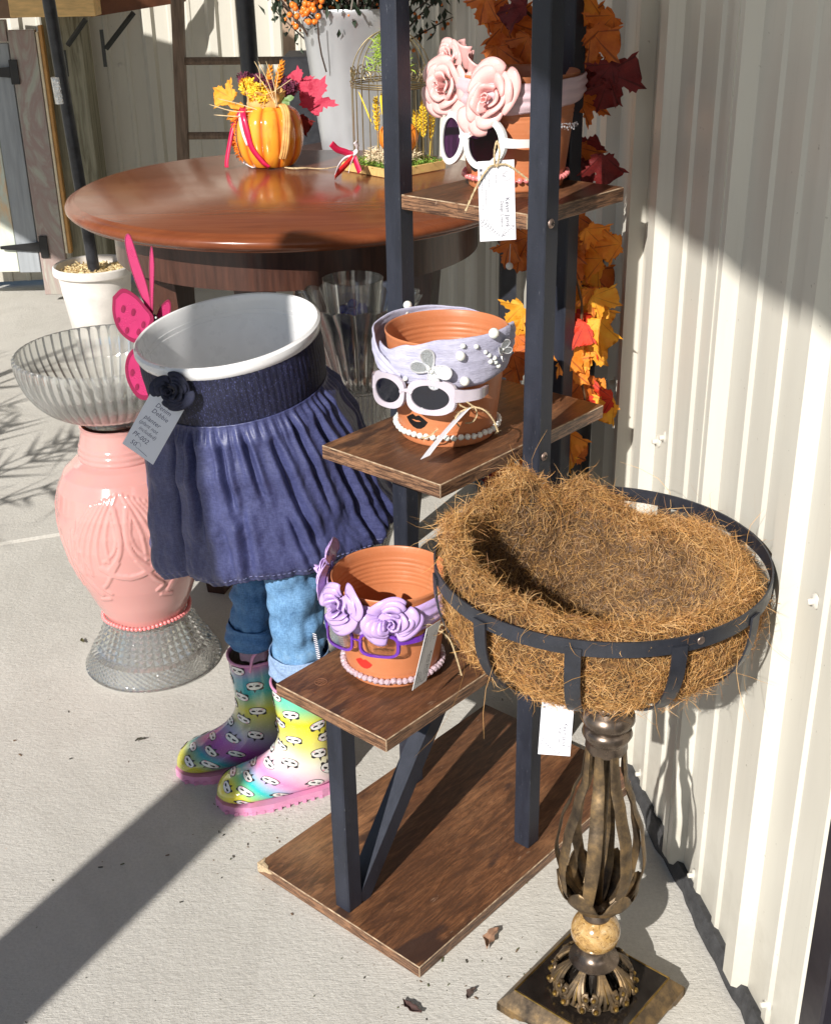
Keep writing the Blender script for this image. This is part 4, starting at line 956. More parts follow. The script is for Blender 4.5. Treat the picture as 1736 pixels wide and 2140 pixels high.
# ------------------------------------------------------------ planter dressed as a girl: white pot, denim skirt, jeans, rain boots
n_ = Vector((-.115, -.105, .985)).normalized(); x_ = Vector((1, -.12, 0)); x_ = (x_ - n_*x_.dot(n_)).normalized(); y_ = n_.cross(x_)
CR0 = Vector((-.287, 1.872, .846))
FM = Matrix((x_, y_, n_)).transposed().to_4x4(); FM.translation = CR0
fig = thing('skirt_planter', 'planter dressed as a girl in denim skirt, rolled jeans and rainbow rain boots', 'planter', (CR0.x, CR0.y, 0))
FMl = T(-CR0.x, -CR0.y, 0) @ FM
def place(o, M): o.matrix_local = M; return o
mb = MB(); prof = [(.1300, -.060), (.1365, -.022), (.1405, -.020), (.1440, -.017), (.1470, -.009), (.1462, -.002), (.1425, .0015), (.1385, .0005), (.1358, -.006), (.1345, -.014), (.1335, -.022), (.1328, -.0228), (.1325, -.030), (.1317, -.031), (.128, -.075), (.118, -.18), (.108, -.235), (0, -.24)]
mb.lathe(prof, 128); place(mb.build('white_pot', M_['white_plastic'], fig, smooth=30), FMl)
mb = MB()
for a in (RD(-68), RD(-28), RD(10)):
    mb.box((-.005, -.0008, -.010), (.005, .0012, .0012), M=T(.1440*sin(a), -.1440*cos(a), 0) @ Rz(a) @ Rz(0))
place(mb.build('moulding_nib', mat('white_nib', (.62, .62, .60), .4), fig, smooth=0), FMl); fig.children[-1]['kind'] = 'stuff'
def denim(name, c1, c2, c3, sc=1, rough=.75):
    n = N(name); tw_ = n.noise(1, 3, .7, n.map((520, 520, 130))); tw2 = n.noise(1, 3, .7, n.map((110, 110, 620))); f = n.noise(16*sc, 5, .65)
    c = n.ramp(f, [(.3, c1), (.55, c2), (.78, c3)])
    w_ = n.math('ADD', n.math('MULTIPLY', tw_, .5), n.math('MULTIPLY', tw2, .5))
    c = n.mix(n.ramp(w_, [(.42, (0,)*3), (.60, (.5,)*3)]), c, tuple(min(1, q*1.9+.03) for q in c2)); n.set('Base Color', c); n.set('Roughness', rough)
    n.bump(w_, .5, .0009, None); return n.m
M_['skirt'] = denim('chambray_denim', (.028, .032, .095), (.037, .043, .120), (.048, .055, .145), 1, .44); M_['navy'] = mat('navy_elastic', (.012, .014, .045), .7, var=.4, vs=400, bump=.8, bs=600, bd=.001, stretch=(1, 1, .4))
def glit():
    n = N('navy_glitter_band'); sp = n.noise(900, 1, .5, n.map((1, 1, .35))); f = n.noise(1, 3, .6, n.map((500, 500, 60)))
    c = n.ramp(f, [(.4, (.004, .005, .018)), (.65, (.011, .013, .046))]); c = n.mix(n.ramp(sp, [(.62, (0,)*3), (.70, (.7,)*3)]), c, (.09, .10, .26)); n.set('Base Color', c); n.set('Roughness', .6); n.bump(f, .6, .0012); return n.m
def wband(u, v):
    a = 2*pi*u; r = lerp(.1425, .1385, v) + .0010*sin(a*90)*.5 + .0016*nz(cos(a)*4, sin(a)*4, v*3); r += .002*sin(pi*v)
    return Vector((r*sin(a), -r*cos(a), lerp(-.016, -.100, v)))
mb = MB(); mb.grid(wband, 360, 12, wu=True); place(mb.build('waistband', glit(), fig, smooth=179), FMl)
def skirt_pt(u, v):
    a = 2*pi*u; d = lerp(.096, .372, v) ; ca, sa = cos(a), sin(a)
    R = interp(v, [(0, .140), (.12, .155), (.35, .176), (.7, .197), (.93, .212), (1, .205)])
    pl_ = (1 - abs(sin(a*22 + 1.5*sin(a*3) + 1.3*sin(a*7+2)))**.6)*(.55+.7*nz(ca*5, sa*5, 2)+.3); fine = (-.0085*pl_ + .0030*sin(a*67+2))*max(0, 1 - v/(.24+.12*sin(a*11)))**1.1*min(1, v*16)
    w = nz(ca*1.7, sa*1.7, v*.9+5)
    big = (.0022*(1-2*abs(sin(a*6.5 + 1.1*sin(a*2+.5) + .45*v))**.7) + .0014*sin(a*23 + 3*v + 2*sin(a*5)))*min(1, v*1.6)*(.75 + .6*w)
    big += .016*nz(ca*2.3+9, sa*2.3, v*1.6)*v + .0045*nz(ca*7, sa*7, v*5)*v + .0009*nz(ca*26, sa*26, v*14)*min(1, v*2) + .0035*abs(nz(ca*10+3, sa*10, v*9+2))*min(1, v*2)
    aw = a if a < pi else a - 2*pi
    for (va, vw, vd, v0, v1, sl_) in VAL:
        c_a = va if va < pi else va - 2*pi; vw = vw*.8; x_a = aw - c_a - sl_*v*.5
        if abs(x_a) < vw*4:
            k_ = max(0, min(1, (v-v0)/.10))*max(0, min(1, (v1-v)/.22)); big += k_*vd*.72*(-math.exp(-(x_a/vw)**2) + .45*math.exp(-((x_a-vw*1.7)/vw)**2) + .35*math.exp(-((x_a+vw*1.7)/vw)**2))
    gath = .0013*sin(a*95 + 4*sin(a*7))*max(0, (v-.90)/.10)
    # deep fold on the shaded left front
    da = (a if a < pi else a-2*pi) + .62; big -= .022*math.exp(-(da/.10)**2)*min(1, v*2.2)*(1-.4*v); big += .018*math.exp(-((da+.27)/.16)**2)*v
    rr = R + fine + big + gath; dep = .74
    zz = -d - .020*max(0, -sa)*v + .005*sin(a*9+1)*v + .004*nz(ca*8, sa*8, 3)*v
    zz += .022*max(0, math.cos(a-1.9))**3*v
    return Vector((rr*sa, -rr*ca*lerp(1, dep, v), zz))
_rv = random.Random(31); VAL = [(-.02, .040, .020, .05, .62, .10), (-.32, .045, .016, .02, .75, -.08), (.24, .038, .017, .04, .50, .16), (.50, .05, .018, .10, .95, .22), (.78, .042, .016, .03, .7, .10), (-.58, .05, .016, .05, 1.0, -.10), (1.05, .05, .02, .08, 1.1, .12), (.12, .05, .014, .45, 1.1, -.22), (.38, .045, .013, .55, 1.1, .25), (-.20, .06, .012, .55, 1.1, .18)]
VAL += [(_rv.uniform(1.3, 5.4), .05, _rv.uniform(.012, .02), 0, 1.1, 0) for _ in range(8)]
def hem(u, v):
    p = skirt_pt(u, 1.0); r = Vector((p.x, p.y, 0)); k = sin(v*pi*.9); a = 2*pi*u
    q = p*1.0; q.z -= .012*k; q.x *= 1 - .10*v; q.y *= 1 - .10*v; q.z += .030*v; return q
mb = MB(); mb.grid(skirt_pt, 720, 110, wu=True); place(mb.build('skirt', M_['skirt'], fig, smooth=179, solid=.0010), FMl)
mb = MB(); mb.grid(hem, 720, 8, wu=True); place(mb.build('hem', M_['skirt'], fig, smooth=179), FMl)
mb = MB()
for i in range(150):                     # topstitching above the hem
    u = i/150; p = skirt_pt(u, .955); q = skirt_pt(u+.0035, .955); out = Vector((p.x, p.y, 0)).normalized()*.0012; mb.tube([p+out, q+out], .0006, 4)
place(mb.build('hem_stitch', mat('denim_thread', (.16, .17, .33), .7), fig, smooth=0), FMl); fig.children[-1]['kind'] = 'stuff'
rs = rose(.028, mat('navy_gauze', (.012, .014, .034), .85, var=.5, vs=90, bump=.5, bs=300), fig, T(-CR0.x, -CR0.y, 0) @ frame(at(362, 816, 1.738), (-.32, -1, .15)) @ Sc(1.15, 1, .9), 5, name='rosette')
# handwritten tag
ta, tb, tl = at(318, 816, 1.765), at(383, 860, 1.738), at(237, 910, 1.755)
X = (tb-ta); Y = -(tl-ta); W_, H_ = X.length, Y.length; X.normalize(); Y = (Y - X*Y.dot(X)).normalized(); Z = X.cross(Y)
TM = Matrix((X, Y, Z)).transposed().to_4x4(); TM.translation = ta
dt = thing('price_tag', 'pale handwritten price card tucked under the navy rosette of the skirt', 'tag'); dt.matrix_world = TM
mb = MB(); mb.box((0, -H_, -.0003), (W_, .003, .0003)); mb.build('card', M_['paper'], dt, smooth=0)
for s_, x, y, sz in (('Denim', .28, .14, .0105), ('Debbie', .26, .25, .0105), ('planter', .16, .40, .0105), ('(plant not', .10, .50, .0088), ('included)', .18, .60, .0088), ('PF-002', .10, .73, .0105), ('50', .16, .87, .0105)):
    text_part(s_, sz, M_['pen'], dt, T(W_*x, -H_*y-.004, .0005) @ Rz(RD(-2)), shear=.25, off=-.00005)
flat('pen_line', stroke([(W_*.45, -H_*.92), (W_*.75, -H_*.945)], .0006), M_['pen'], dt, T(0, 0, .0005))
flat('pen_line', stroke([(W_*.40+.004*cos(i*.5), -H_*.875+.0045*sin(i*.5)) for i in range(12)], .0004), M_['pen'], dt, T(0, 0, .0005))
# jeans
M_['jean_l'] = denim('washed_jeans', (.05, .135, .27), (.10, .215, .37), (.26, .38, .49), 1.1); M_['jean_d'] = denim('blue_jeans', (.022, .075, .175), (.045, .125, .26), (.09, .20, .34), 1.1); M_['cuff_m'] = denim('jean_inside', (.13, .20, .33), (.18, .26, .40), (.25, .33, .47), 2)
def leg(p0, p1, r0, r1, m, seed, name='jeans_leg'):
    mb = MB(); ax = (Vector(p1)-Vector(p0)); F = frame(Vector(p0), -ax, (0, 1, 0)); L = ax.length
    def f(u, v):
        a = 2*pi*u; r = lerp(r0, r1, v) + .0060*sin(v*24 + 2.2*sin(a + seed) + 2*nz(cos(a), sin(a), v*2+seed))*(.35+.65*max(0, cos(a-.5))) + .004*nz(cos(a)*3+seed, sin(a)*3, v*9)
        return F @ Vector((r*cos(a), r*sin(a), -v*L))
    mb.grid(f, 96, 60, wu=True); o = mb.build(name, m, fig, smooth=179, solid=.0015); o.location = (-CR0.x, -CR0.y, 0); return o
def cuff(p0, p1, r, m, seed):
    mb = MB(); ax = (Vector(p1)-Vector(p0)); F = frame(Vector(p0), -ax, (0, 1, 0)); L = ax.length
    def f(u, v):
        a = 2*pi*u; q = v*2
        if q < 1: rr = r + .004*sin(pi*q*.5); z = -q*L
        else: rr = r + .004 - .008*(q-1); z = -L + .02*(q-1)
        rr += .003*nz(cos(a)*2+seed, sin(a)*2, v*3) + .0015*sin(v*22+3*sin(a*2+seed)); return F @ Vector((rr*cos(a), rr*sin(a), z + .008*sin(a+1+seed)*v))
    mb.grid(f, 96, 24, wu=True); o = mb.build('cuff', m, fig, smooth=179, solid=.0015); o.location = (-CR0.x, -CR0.y, 0); return o
a0, a1 = at(604, 1150, 1.815), at(628, 1385, 1.835); leg(a0, a1, .044, .044, M_['jean_l'], 1.0)
cuff(lerp(a0, a1, .86), a1 + (a1-a0)*.06, .050, M_['cuff_m'], 2)
b0_, b1_ = at(530, 1150, 1.90), at(524, 1330, 1.905); leg(b0_, b1_, .034, .035, M_['jean_d'], 4.0)
cuff(lerp(b0_, b1_, .82), b1_ + (b1_-b0_)*.02, .0395, M_['jean_d'], 5)
mb = MB(); sc_ = at(672, 1345, 1.79); mb.sphere((0, 0, 0), .0001, 4)   # overlocked seam on the turned-up cuff
def seam():
    mb = MB(); A_ = at(657, 1325, 1.775); B_ = at(668, 1385, 1.775)
    for i in range(26):
        p = lerp(A_, B_, i/26); mb.tube([p + Vector((-.003, 0, .001)), p + Vector((.003, -.001, -.001))], .0009, 4, i % 2)
    o = mb.build('overlock_seam', [mat('white_thread', (.7, .7, .72), .7), M_['pen']], fig, smooth=0); o.location = (-CR0.x, -CR0.y, 0); o['kind'] = 'stuff'
seam()
BRG = [((-.050, .232), (.050, .226), .046), ((-.049, .19), (.048, .19), .045), ((-.047, .15), (.045, .155), .043), ((-.046, .115), (.044, .128), .041), ((-.047, .085), (.047, .110), .040), ((-.051, .052), (.055, .096), .040), ((-.050, .020), (.068, .084), .042), ((-.018, .012), (.086, .073), .044), ((.025, .012), (.106, .064), .046), ((.065, .012), (.126, .057), .047), ((.100, .012), (.142, .049), .044), ((.126, .012), (.153, .040), .036), ((.145, .013), (.160, .029), .022), ((.158, .016), (.162, .020), .002)]
SEG = [0]
for (b, f_, w_), (b2, f2, w2) in zip(BRG, BRG[1:]): SEG.append(SEG[-1] + (Vector(b2)+Vector(f2)-Vector(b)-Vector(f_)).length/2)
def boot_pt(s, a, o=0):                  # s length along the boot, a angle (0 front/top)
    k = 0
    while k < len(SEG)-2 and s > SEG[k+1]: k += 1
    t = (s-SEG[k])/(SEG[k+1]-SEG[k]); t = max(0, min(1, t))
    def ctl(i): i = max(0, min(len(BRG)-1, i)); return BRG[i]
    def cr(g):
        p0, p1, p2, p3 = g(ctl(k-1)), g(ctl(k)), g(ctl(k+1)), g(ctl(k+2)); return .5*((2*p1)+(p2-p0)*t+(2*p0-5*p1+4*p2-p3)*t*t+(3*p1-p0-3*p2+p3)*t**3)
    bx, bz, fx, fz, w_ = (cr(lambda c: c[0][0]), cr(lambda c: c[0][1]), cr(lambda c: c[1][0]), cr(lambda c: c[1][1]), cr(lambda c: c[2]))
    cx, cz, ax, az = (bx+fx)/2, (bz+fz)/2, (fx-bx)/2, (fz-bz)/2; c, s_ = cos(a), sin(a); e = .88
    ce = abs(c)**e*(1 if c >= 0 else -1); se = abs(s_)**e*(1 if s_ >= 0 else -1); L = sqrt(ax*ax+az*az)
    return Vector((cx + ax*ce*(1+o/max(L, .004)), (w_+o)*se, max(.0115, cz + az*ce*(1+o/max(L, .004)))))
STP = [(0, (.04, .55, .50)), (.10, (.20, .62, .35)), (.19, (.80, .72, .03)), (.34, (.82, .76, .20)), (.45, (.78, .76, .66)), (.55, (.80, .48, .60)), (.62, (.82, .26, .50)), (.69, (.42, .45, .68)), (.75, (.02, .50, .50)), (.82, (.30, .62, .20)), (.88, (.80, .68, .02)), (1, (.76, .70, .18))]
STP2 = [(0, (.55, .12, .36)), (.09, (.10, .32, .42)), (.18, (.02, .34, .36)), (.30, (.55, .52, .05)), (.42, (.34, .36, .22)), (.50, (.30, .30, .42)), (.60, (.36, .09, .38)), (.70, (.28, .07, .30)), (.78, (.02, .30, .36)), (.90, (.46, .42, .03)), (1, (.50, .46, .05))]
def bootmat():
    n = N('rainbow_vinyl'); at_ = n.n('VertexColor', layer_name='stripe'); f = n.noise(900, 1, .5); c = n.mix(n.ramp(f, [(.70, (0,)*3), (.73, (.55,)*3)]), at_.outputs[0], (.9, .9, .9))
    d_ = n.noise(30, 4, .7); c = n.mix(n.ramp(d_, [(.62, (0,)*3), (.8, (.3,)*3)]), c, (.35, .33, .25))
    n.set('Base Color', c); n.set('Roughness', .16); n.set('Coat Weight', .8); n.set('Coat Roughness', .06); n.bump(n.noise(35, 3, .6), .12, .002); return n.m
M_['boot'] = bootmat(); M_['boot_pink'] = mat('pink_rubber', (.62, .26, .42), .35, var=.1); M_['lining'] = mat('grey_boot_lining', (.22, .18, .15), .7, var=.5, vs=60)
M_['print_w'] = mat('print_white', (.78, .77, .74), .2, coat=.6); M_['print_k'] = mat('print_black', (.03, .03, .035), .25, coat=.5); M_['print_p'] = mat('print_blush', (.78, .38, .45), .3, coat=.5)
def boot(loc, ang, stops, seed, lean=0):
    r = random.Random(seed)
    ns, na = 90, 48; mb = MB(); S_ = SEG[-1]
    mb.grid(lambda u, v: boot_pt(v*S_, 2*pi*u), na, ns, wu=True); o = mb.build('rain_boot', M_['boot'], fig, smooth=60, solid=.0022); o.modifiers['solid'].offset = -1
    o.matrix_local = T(-CR0.x, -CR0.y, 0) @ T(*loc) @ Rz(ang) @ Ry(lean)
    me = o.data; ca = me.color_attributes.new('stripe', 'FLOAT_COLOR', 'POINT'); cols = []
    for v in me.vertices: cols.append(0)
    buf = [0.0]*(4*len(me.vertices)); k = 0
    for i in range(na):
        for j in range(ns+1):
            t = j/ns + .012*sin(2*pi*i/na*2+seed); c = [interp_lin(t, [(a, b[q]) for a, b in stops]) for q in range(3)]; buf[k:k+4] = [*c, 1.0]; k += 4
    ca.data.foreach_set('color', buf)
    # sole
    pl = []
    prof_ = [(-.056, .0), (-.054, .018), (-.044, .032), (-.02, .040), (.02, .044), (.07, .0505), (.11, .049), (.138, .039), (.156, .024), (.165, .0)]
    pl = [(x, w_) for x, w_ in prof_] + [(x, -w_) for x, w_ in reversed(prof_[1:-1])]
    mb = MB(); mb.prism(pl, .004, .0165); mb.prism([(x, y) for x, y in pl if x > .03] , 0, .0045); mb.prism([(x, y) for x, y in pl if x < .0], 0, .0045)
    for i in range(14):
        x = -.05 + i*.0152; w_ = interp_lin(x, prof_)
        for sg in (-1, 1): mb.box((x, sg*w_-.0012, .0), (x+.007, sg*w_+.0012, .007))
    mb.build('sole', M_['boot_pink'], o, smooth=0)
    mb = MB(); n = 48; mb.tube([boot_pt(0, 2*pi*i/n, .0004) + Vector((0, 0, .001)) for i in range(n+1)], .0026, 8, cap=False); mb.build('top_piping', M_['boot_pink'], o)
    mb = MB(); mb.tube(bez([boot_pt(.012, 1.2, .003), boot_pt(0, 1.35, .004)+Vector((0, 0, .022)), boot_pt(0, 1.6, .005)+Vector((0, 0, .036)), boot_pt(0, 1.9, .004)+Vector((0, 0, .022)), boot_pt(.012, 2.0, .003)], 6), .0045, 8, flat=.5); mb.build('pull_loop', M_['boot_pink'], o)
    mb = MB(); mb.grid(lambda u, v: boot_pt(.003 + v*.12, 2*pi*u, -.004), 40, 10, wu=True); mb.build('lining', M_['lining'], o)
    # printed round bear faces in pointed hats, upright and upside down in turn
    mbp = []
    row = 0; s = .014
    while s < S_ - .012:
        nf = 5 if row % 2 else 4
        for q in range(nf):
            a0 = 2*pi*(q + .5*(row % 2))/nf + .25 + seed*.1
            c = boot_pt(s, a0, .0008)
            if c.z < .022: continue
            up_ = -1 if (row+q) % 2 else 1; Rl = (boot_pt(s, a0+.05)-boot_pt(s, a0-.05)).length/.1; sc = .0150
            def mp(x, y, o_):
                rot = .18*sin(row*3+q); x, y = x*cos(rot)-y*sin(rot), x*sin(rot)+y*cos(rot)
                return boot_pt(s - y*sc*up_, a0 + x*sc*up_/max(Rl, .02), o_)
            g = MB()
            def poly(pts, o_, mi):
                cx = sum(p[0] for p in pts)/len(pts); cy = sum(p[1] for p in pts)/len(pts); V = [mp(cx, cy, o_)] + [mp((p[0]+cx)/2, (p[1]+cy)/2, o_) for p in pts] + [mp(p[0], p[1], o_) for p in pts]; n = len(pts)
                g.add(V, [(0, 1+i, 1+(i+1) % n) for i in range(n)] + [(1+i, 1+n+i, 1+n+(i+1) % n, 1+(i+1) % n) for i in range(n)], mi)
            el = lambda cx, cy, a, b, n=14, e=1: [(cx+a*abs(cos(2*pi*i/n))**e*(1 if cos(2*pi*i/n) > 0 else -1), cy+b*sin(2*pi*i/n)) for i in range(n)]
            poly(el(-.72, .42, .26, .24, 10), .0006, 1); poly(el(.72, .42, .26, .24, 10), .0006, 1); poly([(-.22, .48), (.22, .48), (.0, 1.05)], .0006, 1)
            poly(el(0, 0, 1.0, .60, 22, .8), .0008, 1); poly(el(0, 0, .92, .53, 22, .8), .0011, 0)
            poly([(-.62, .16), (-.12, .10), (-.16, -.08), (-.42, -.16), (-.66, -.02)], .0014, 1); poly([(.62, .16), (.12, .10), (.16, -.08), (.42, -.16), (.66, -.02)], .0014, 1)
            poly(el(-.66, -.26, .15, .09, 8), .0014, 2); poly(el(.66, -.26, .15, .09, 8), .0014, 2); poly(el(0, -.18, .07, .05, 6), .0014, 1)
            g.build('printed_face', [M_['print_w'], M_['print_k'], M_['print_p']], o, smooth=179, fix=True)
        s += .0285; row += 1
    return o
# boots: centre line from heel to toe, toes to the left and towards the viewer
boot((-.205, 1.832, 0), RD(197), STP, 1)
boot((-.292, 1.925, 0), RD(199), STP2, 4)
mb = MB(); q0 = at(668, 1412, 1.835); mb.lathe([(.021, 0), (.021, .09)], 20); o = mb.build('wooden_leg', mat('cream_wood', (.72, .60, .42), .6), fig); o.location = (q0.x-CR0.x, q0.y-CR0.y, .15)
mb = MB(); q0 = at(524, 1330, 1.905); mb.lathe([(.026, 0), (.03, .08)], 24, fn=lambda a, r, z, j: (r+.003*sin(a*7), z)); o = mb.build('sock', mat('purple_grey_sock', (.24, .16, .22), .8, var=.4, bump=.5), fig); o.location = (q0.x-CR0.x+.004, q0.y-CR0.y, .235)
# ------------------------------------------------------------ pink vase between glass bowl and glass base
VB = Vector((-.564, 2.287, 0)); vt = Ry(RD(-1.6))
gb = thing('glass_stand', 'diamond-cut clear glass stand under the pink vase', 'glass stand', VB)
mb = MB()
def cut(a, r, z, j):
    if z < .040: k, m, amp = 56, 1300, .0030
    else: k, m, amp = 20, 480, .0075
    q = abs(((a*k/(2*pi) + z*m/12) % 1) - .5) + abs(((a*k/(2*pi) - z*m/12) % 1) - .5); q = abs(q*2 - 1) if z >= .040 else q
    return (r - amp*(1-q) + amp*.3, z)
pr = [(lerp(.1400, .1260, i/23), .006 + .032*i/23) for i in range(24)] + [(lerp(.121, .0885, (i/39)**.85), .042 + .069*i/39) for i in range(40)]
pr = [(.134, 0), (.142, .001), (.1432, .004)] + pr; NJ = len(pr); pr2 = pr + [(.082, .111), (.080, .105), (.108, .045), (.120, .036), (.128, .006)]
def cut2(a, r, z, j): return cut(a, r, z, 0) if 3 <= j < NJ else (r, z)
mb.lathe(pr2, 480, fn=cut2, closed=True); mb.build('cut_glass', M_['cutglass'], gb, smooth=0)
vz = thing('pink_vase', 'glossy pink ceramic vase embossed with fans of curved leaves', 'vase', VB, rot=vt.to_euler())
VP = [(.0, .112), (.078, .112), (.082, .116), (.086, .128), (.102, .165), (.121, .215), (.136, .265), (.1435, .315), (.1455, .350), (.143, .385), (.134, .420), (.119, .448), (.098, .466), (.084, .473), (.0855, .478), (.0835, .482), (.083, .485), (.0845, .489), (.082, .493), (.0810, .496), (.082, .500), (.0790, .505), (.0755, .520), (.0735, .532), (.0745, .540), (.070, .541), (.068, .530)]
def vrad(z):
    return interp_lin(z, [(b, a) for a, b in VP[2:24]])
fans = []
def arc(pts, w_, h): fans.append((bez([Vector((p[0], p[1], 0)) for p in pts], 6), w_, h))
# art-deco relief in (arc length, z), mirrored; the fan springs from the shoulder
for sg in (-1, 1):
    for k in range(6):
        arc([(sg*(.006+.011*k), .436-.004*k), (sg*(.020+.017*k), .405-.012*k), (sg*(.034+.021*k), .355-.020*k), (sg*(.036+.023*k), .300-.018*k)], .0030, .0021)
    arc([(sg*.012, .412), (sg*.006, .36), (sg*.014, .315), (sg*.040, .280)], .0042, .0027); arc([(sg*.020, .405), (sg*.013, .36), (sg*.022, .325), (sg*.046, .300)], .003, .002)
    arc([(sg*.0, .262), (sg*.026, .268), (sg*.055, .285)], .0060, .0028); arc([(sg*.018, .30), (sg*.050, .25), (sg*.066, .232), (sg*.052, .220)], .0036, .0028)
    arc([(sg*.080, .215), (sg*.105, .250), (sg*.125, .285)], .0065, .0026); arc([(sg*.062, .205), (sg*.09, .198)], .004, .0024)
    for k in range(3): arc([(sg*(.09+.02*k), .39-.03*k), (sg*(.10+.018*k), .33-.03*k), (sg*(.085+.02*k), .28-.02*k)], .0028, .0020)
FP = [(np.array([(p.x, p.y) for p in f[0]]), f[1], f[2]) for f in fans]
def vase_mesh():
    nu, zs = 400, []
    for i in range(len(VP)-1):
        (r0, z0), (r1, z1) = VP[i], VP[i+1]; m = max(1, int(sqrt((r1-r0)**2+(z1-z0)**2)/.0022)) if (r0+r1) > .1 else 1
        for q in range(m): zs.append((lerp(r0, r1, q/m), lerp(z0, z1, q/m)))
    zs.append(VP[-1]); R = np.array([a for a, b in zs]); Z = np.array([b for a, b in zs])
    # smooth radius
    A = np.arange(nu)/nu*2*pi; cen = np.pi*1.5 + .10; per = 2*pi/3
    d = ((A - cen + per/2) % per) - per/2; XX = d[:, None]*.140; ZZ = Z[None, :]; H = np.zeros((nu, len(Z)))
    for pts, w_, h in FP:
        best = np.full(H.shape, 9.0)
        for (x0, y0), (x1, y1) in zip(pts[:-1], pts[1:]):
            dx, dy = x1-x0, y1-y0; L2 = dx*dx+dy*dy+1e-12; t = np.clip(((XX-x0)*dx+(ZZ-y0)*dy)/L2, 0, 1); dd = np.sqrt((XX-x0-t*dx)**2+(ZZ-y0-t*dy)**2); best = np.minimum(best, dd)
        H = np.maximum(H, h*np.clip(1-(best/(w_*1.2))**7, 0, 1))
    RR = R[None, :] + H*((ZZ > .14) & (ZZ < .455)); mb = MB(); k = len(Z)
    mb.v = [(RR[i, j]*cos(A[i]), RR[i, j]*sin(A[i]), Z[j]) for i in range(nu) for j in range(k)]
    mb.f = [(i*k+j, ((i+1) % nu)*k+j, ((i+1) % nu)*k+j+1, i*k+j+1) for i in range(nu) for j in range(k-1)]; mb.m = [0]*len(mb.f); return mb
pinkg = N('pink_glaze'); pinkg.set('Base Color', pinkg.ramp(pinkg.noise(6, 3), [(.3, (.55, .265, .245)), (.7, (.61, .31, .285))])); pinkg.set('Roughness', .12); pinkg.set('Coat Weight', .5); pinkg.set('Coat Roughness', .03); pinkg.set('Subsurface Weight', .08); pinkg.set('Subsurface Scale', .2)
vase_mesh().build('vase_body', pinkg.m, vz, smooth=60)
bn = thing('bead_ring', 'pink pearl string round the foot of the pink vase', 'necklace', VB, rot=vt.to_euler())
mb = MB(); mb.sphere((0, 0, 0), .0046, 12); proto = None
for i in range(66):
    if proto is None: o = mb.build('bead', M_['pinkpearl'], bn, smooth=60); proto = o
    else: o = D.objects.new('bead', proto.data); link(o, bn)
    a = 2*pi*i/66; o.location = (.0895*cos(a), .0895*sin(a), .1215 + .0016*sin(a*5))
mb = MB(); mb.tube([(.0895*cos(2*pi*i/60), .0895*sin(2*pi*i/60), .1215) for i in range(61)], .0007, 5, cap=False); mb.build('thread', M_['wirelit'], bn)
bo = thing('glass_bowl', 'large fluted clear glass bowl standing on the pink vase', 'bowl'); bo.matrix_world = T(*VB) @ vt @ T(-.006, 0, .541) @ Ry(RD(1.5))
op = [(.0, .004), (.048, .004), (.056, 0), (.060, .002), (.060, .012), (.056, .018)] + [(.050 + .124*sin(q*pi/2)**.82, .018 + .124*(1-cos(q*pi/2))**.95) for q in [i/22 for i in range(1, 23)]]
ip = [(max(0, r-.0055), z+.0035) for r, z in reversed(op[6:])] + [(0, .021)]
NO = len(op)
def flute(a, r, z, j):
    k = max(0, min(1, (z-.018)/.03)); w_ = abs(cos(a*26))**.7
    if j < NO: return (r - .0062*k*(1-w_)*.9, z)
    return (r - .0015*k*(1-w_), z)
mb = MB(); mb.lathe(op+ip, 416, fn=flute); mb.build('fluted_glass', M_['glass'], bo, smooth=50)
# pink spotted butterfly on a stake between bowl and white pot
bf = thing('butterfly_ornament', 'pink spotted butterfly ornament clipped behind the white planter rim', 'garden ornament', (-.462, 2.03, .80))
M_['pinkf'] = glass('pink_film', (.90, .05, .30), .25, 1.2, .25, .9); M_['pinkd'] = mat('magenta_edge', (.24, .003, .05), .3, coat=.4); M_['pinkfilm'] = mat('pink_gauze', (.62, .035, .17), .3, var=.1, vs=20, trans=.3)
BFP = at(322, 668, 2.03)
def wing(pts, n, depth0, spots, lift=(0, 0)):
    P_ = [at(x, y, depth0 + lift[0]*(x-322)/100 + lift[1]*(y-668)/100) - Vector((-.462, 2.03, .80)) for x, y in pts]; c = sum(P_, Vector())/len(P_)
    P2 = bez(P_+P_[:1], 5)[:-1]; w0 = D.objects; nrm = (P2[0]-c).cross(P2[len(P2)//4]-c).normalized()
    if nrm.y > 0: nrm = -nrm
    I_ = [c+(p-c)*.84 for p in P2]; m = len(P2)
    mb = MB(); mb.add(I_ + [c], [(i, (i+1) % m, m) for i in range(m)]); wn = mb.build('wing', M_['pinkfilm'], bf, smooth=0, solid=.0008)
    mb = MB(); mb.add(P2 + I_, [(i, (i+1) % m, m+(i+1) % m, m+i) for i in range(m)]); mb.build('wing_edge', M_['pinkd'], wn, smooth=0, solid=.0016)
    for x, y, s_ in spots:
        p = at(x, y, depth0 + lift[0]*(x-322)/100 + lift[1]*(y-668)/100) - Vector((-.462, 2.03, .80)) + nrm*.0016
        ax1 = (P2[0]-c).normalized(); ax2 = nrm.cross(ax1).normalized(); u_ = Vector((.3, 0, 1)); u_ = (u_-nrm*u_.dot(nrm)).normalized(); v_ = nrm.cross(u_)
        mb = MB(); mb.add([p+u_*s_*1.5*cos(q)+v_*s_*.75*sin(q) for q in [i*.6283 for i in range(10)]], [tuple(range(10))]); mb.build('wing_spot', M_['pinkd'], wn, smooth=0)
wing([(236, 620), (256, 603), (282, 615), (305, 640), (322, 668), (300, 712), (275, 714), (248, 690), (236, 655)], 9, 2.02, [(258, 645, .0045), (279, 652, .0045), (300, 678, .0042), (266, 690, .0042), (290, 693, .0042), (248, 668, .0035)], (.0, .0))
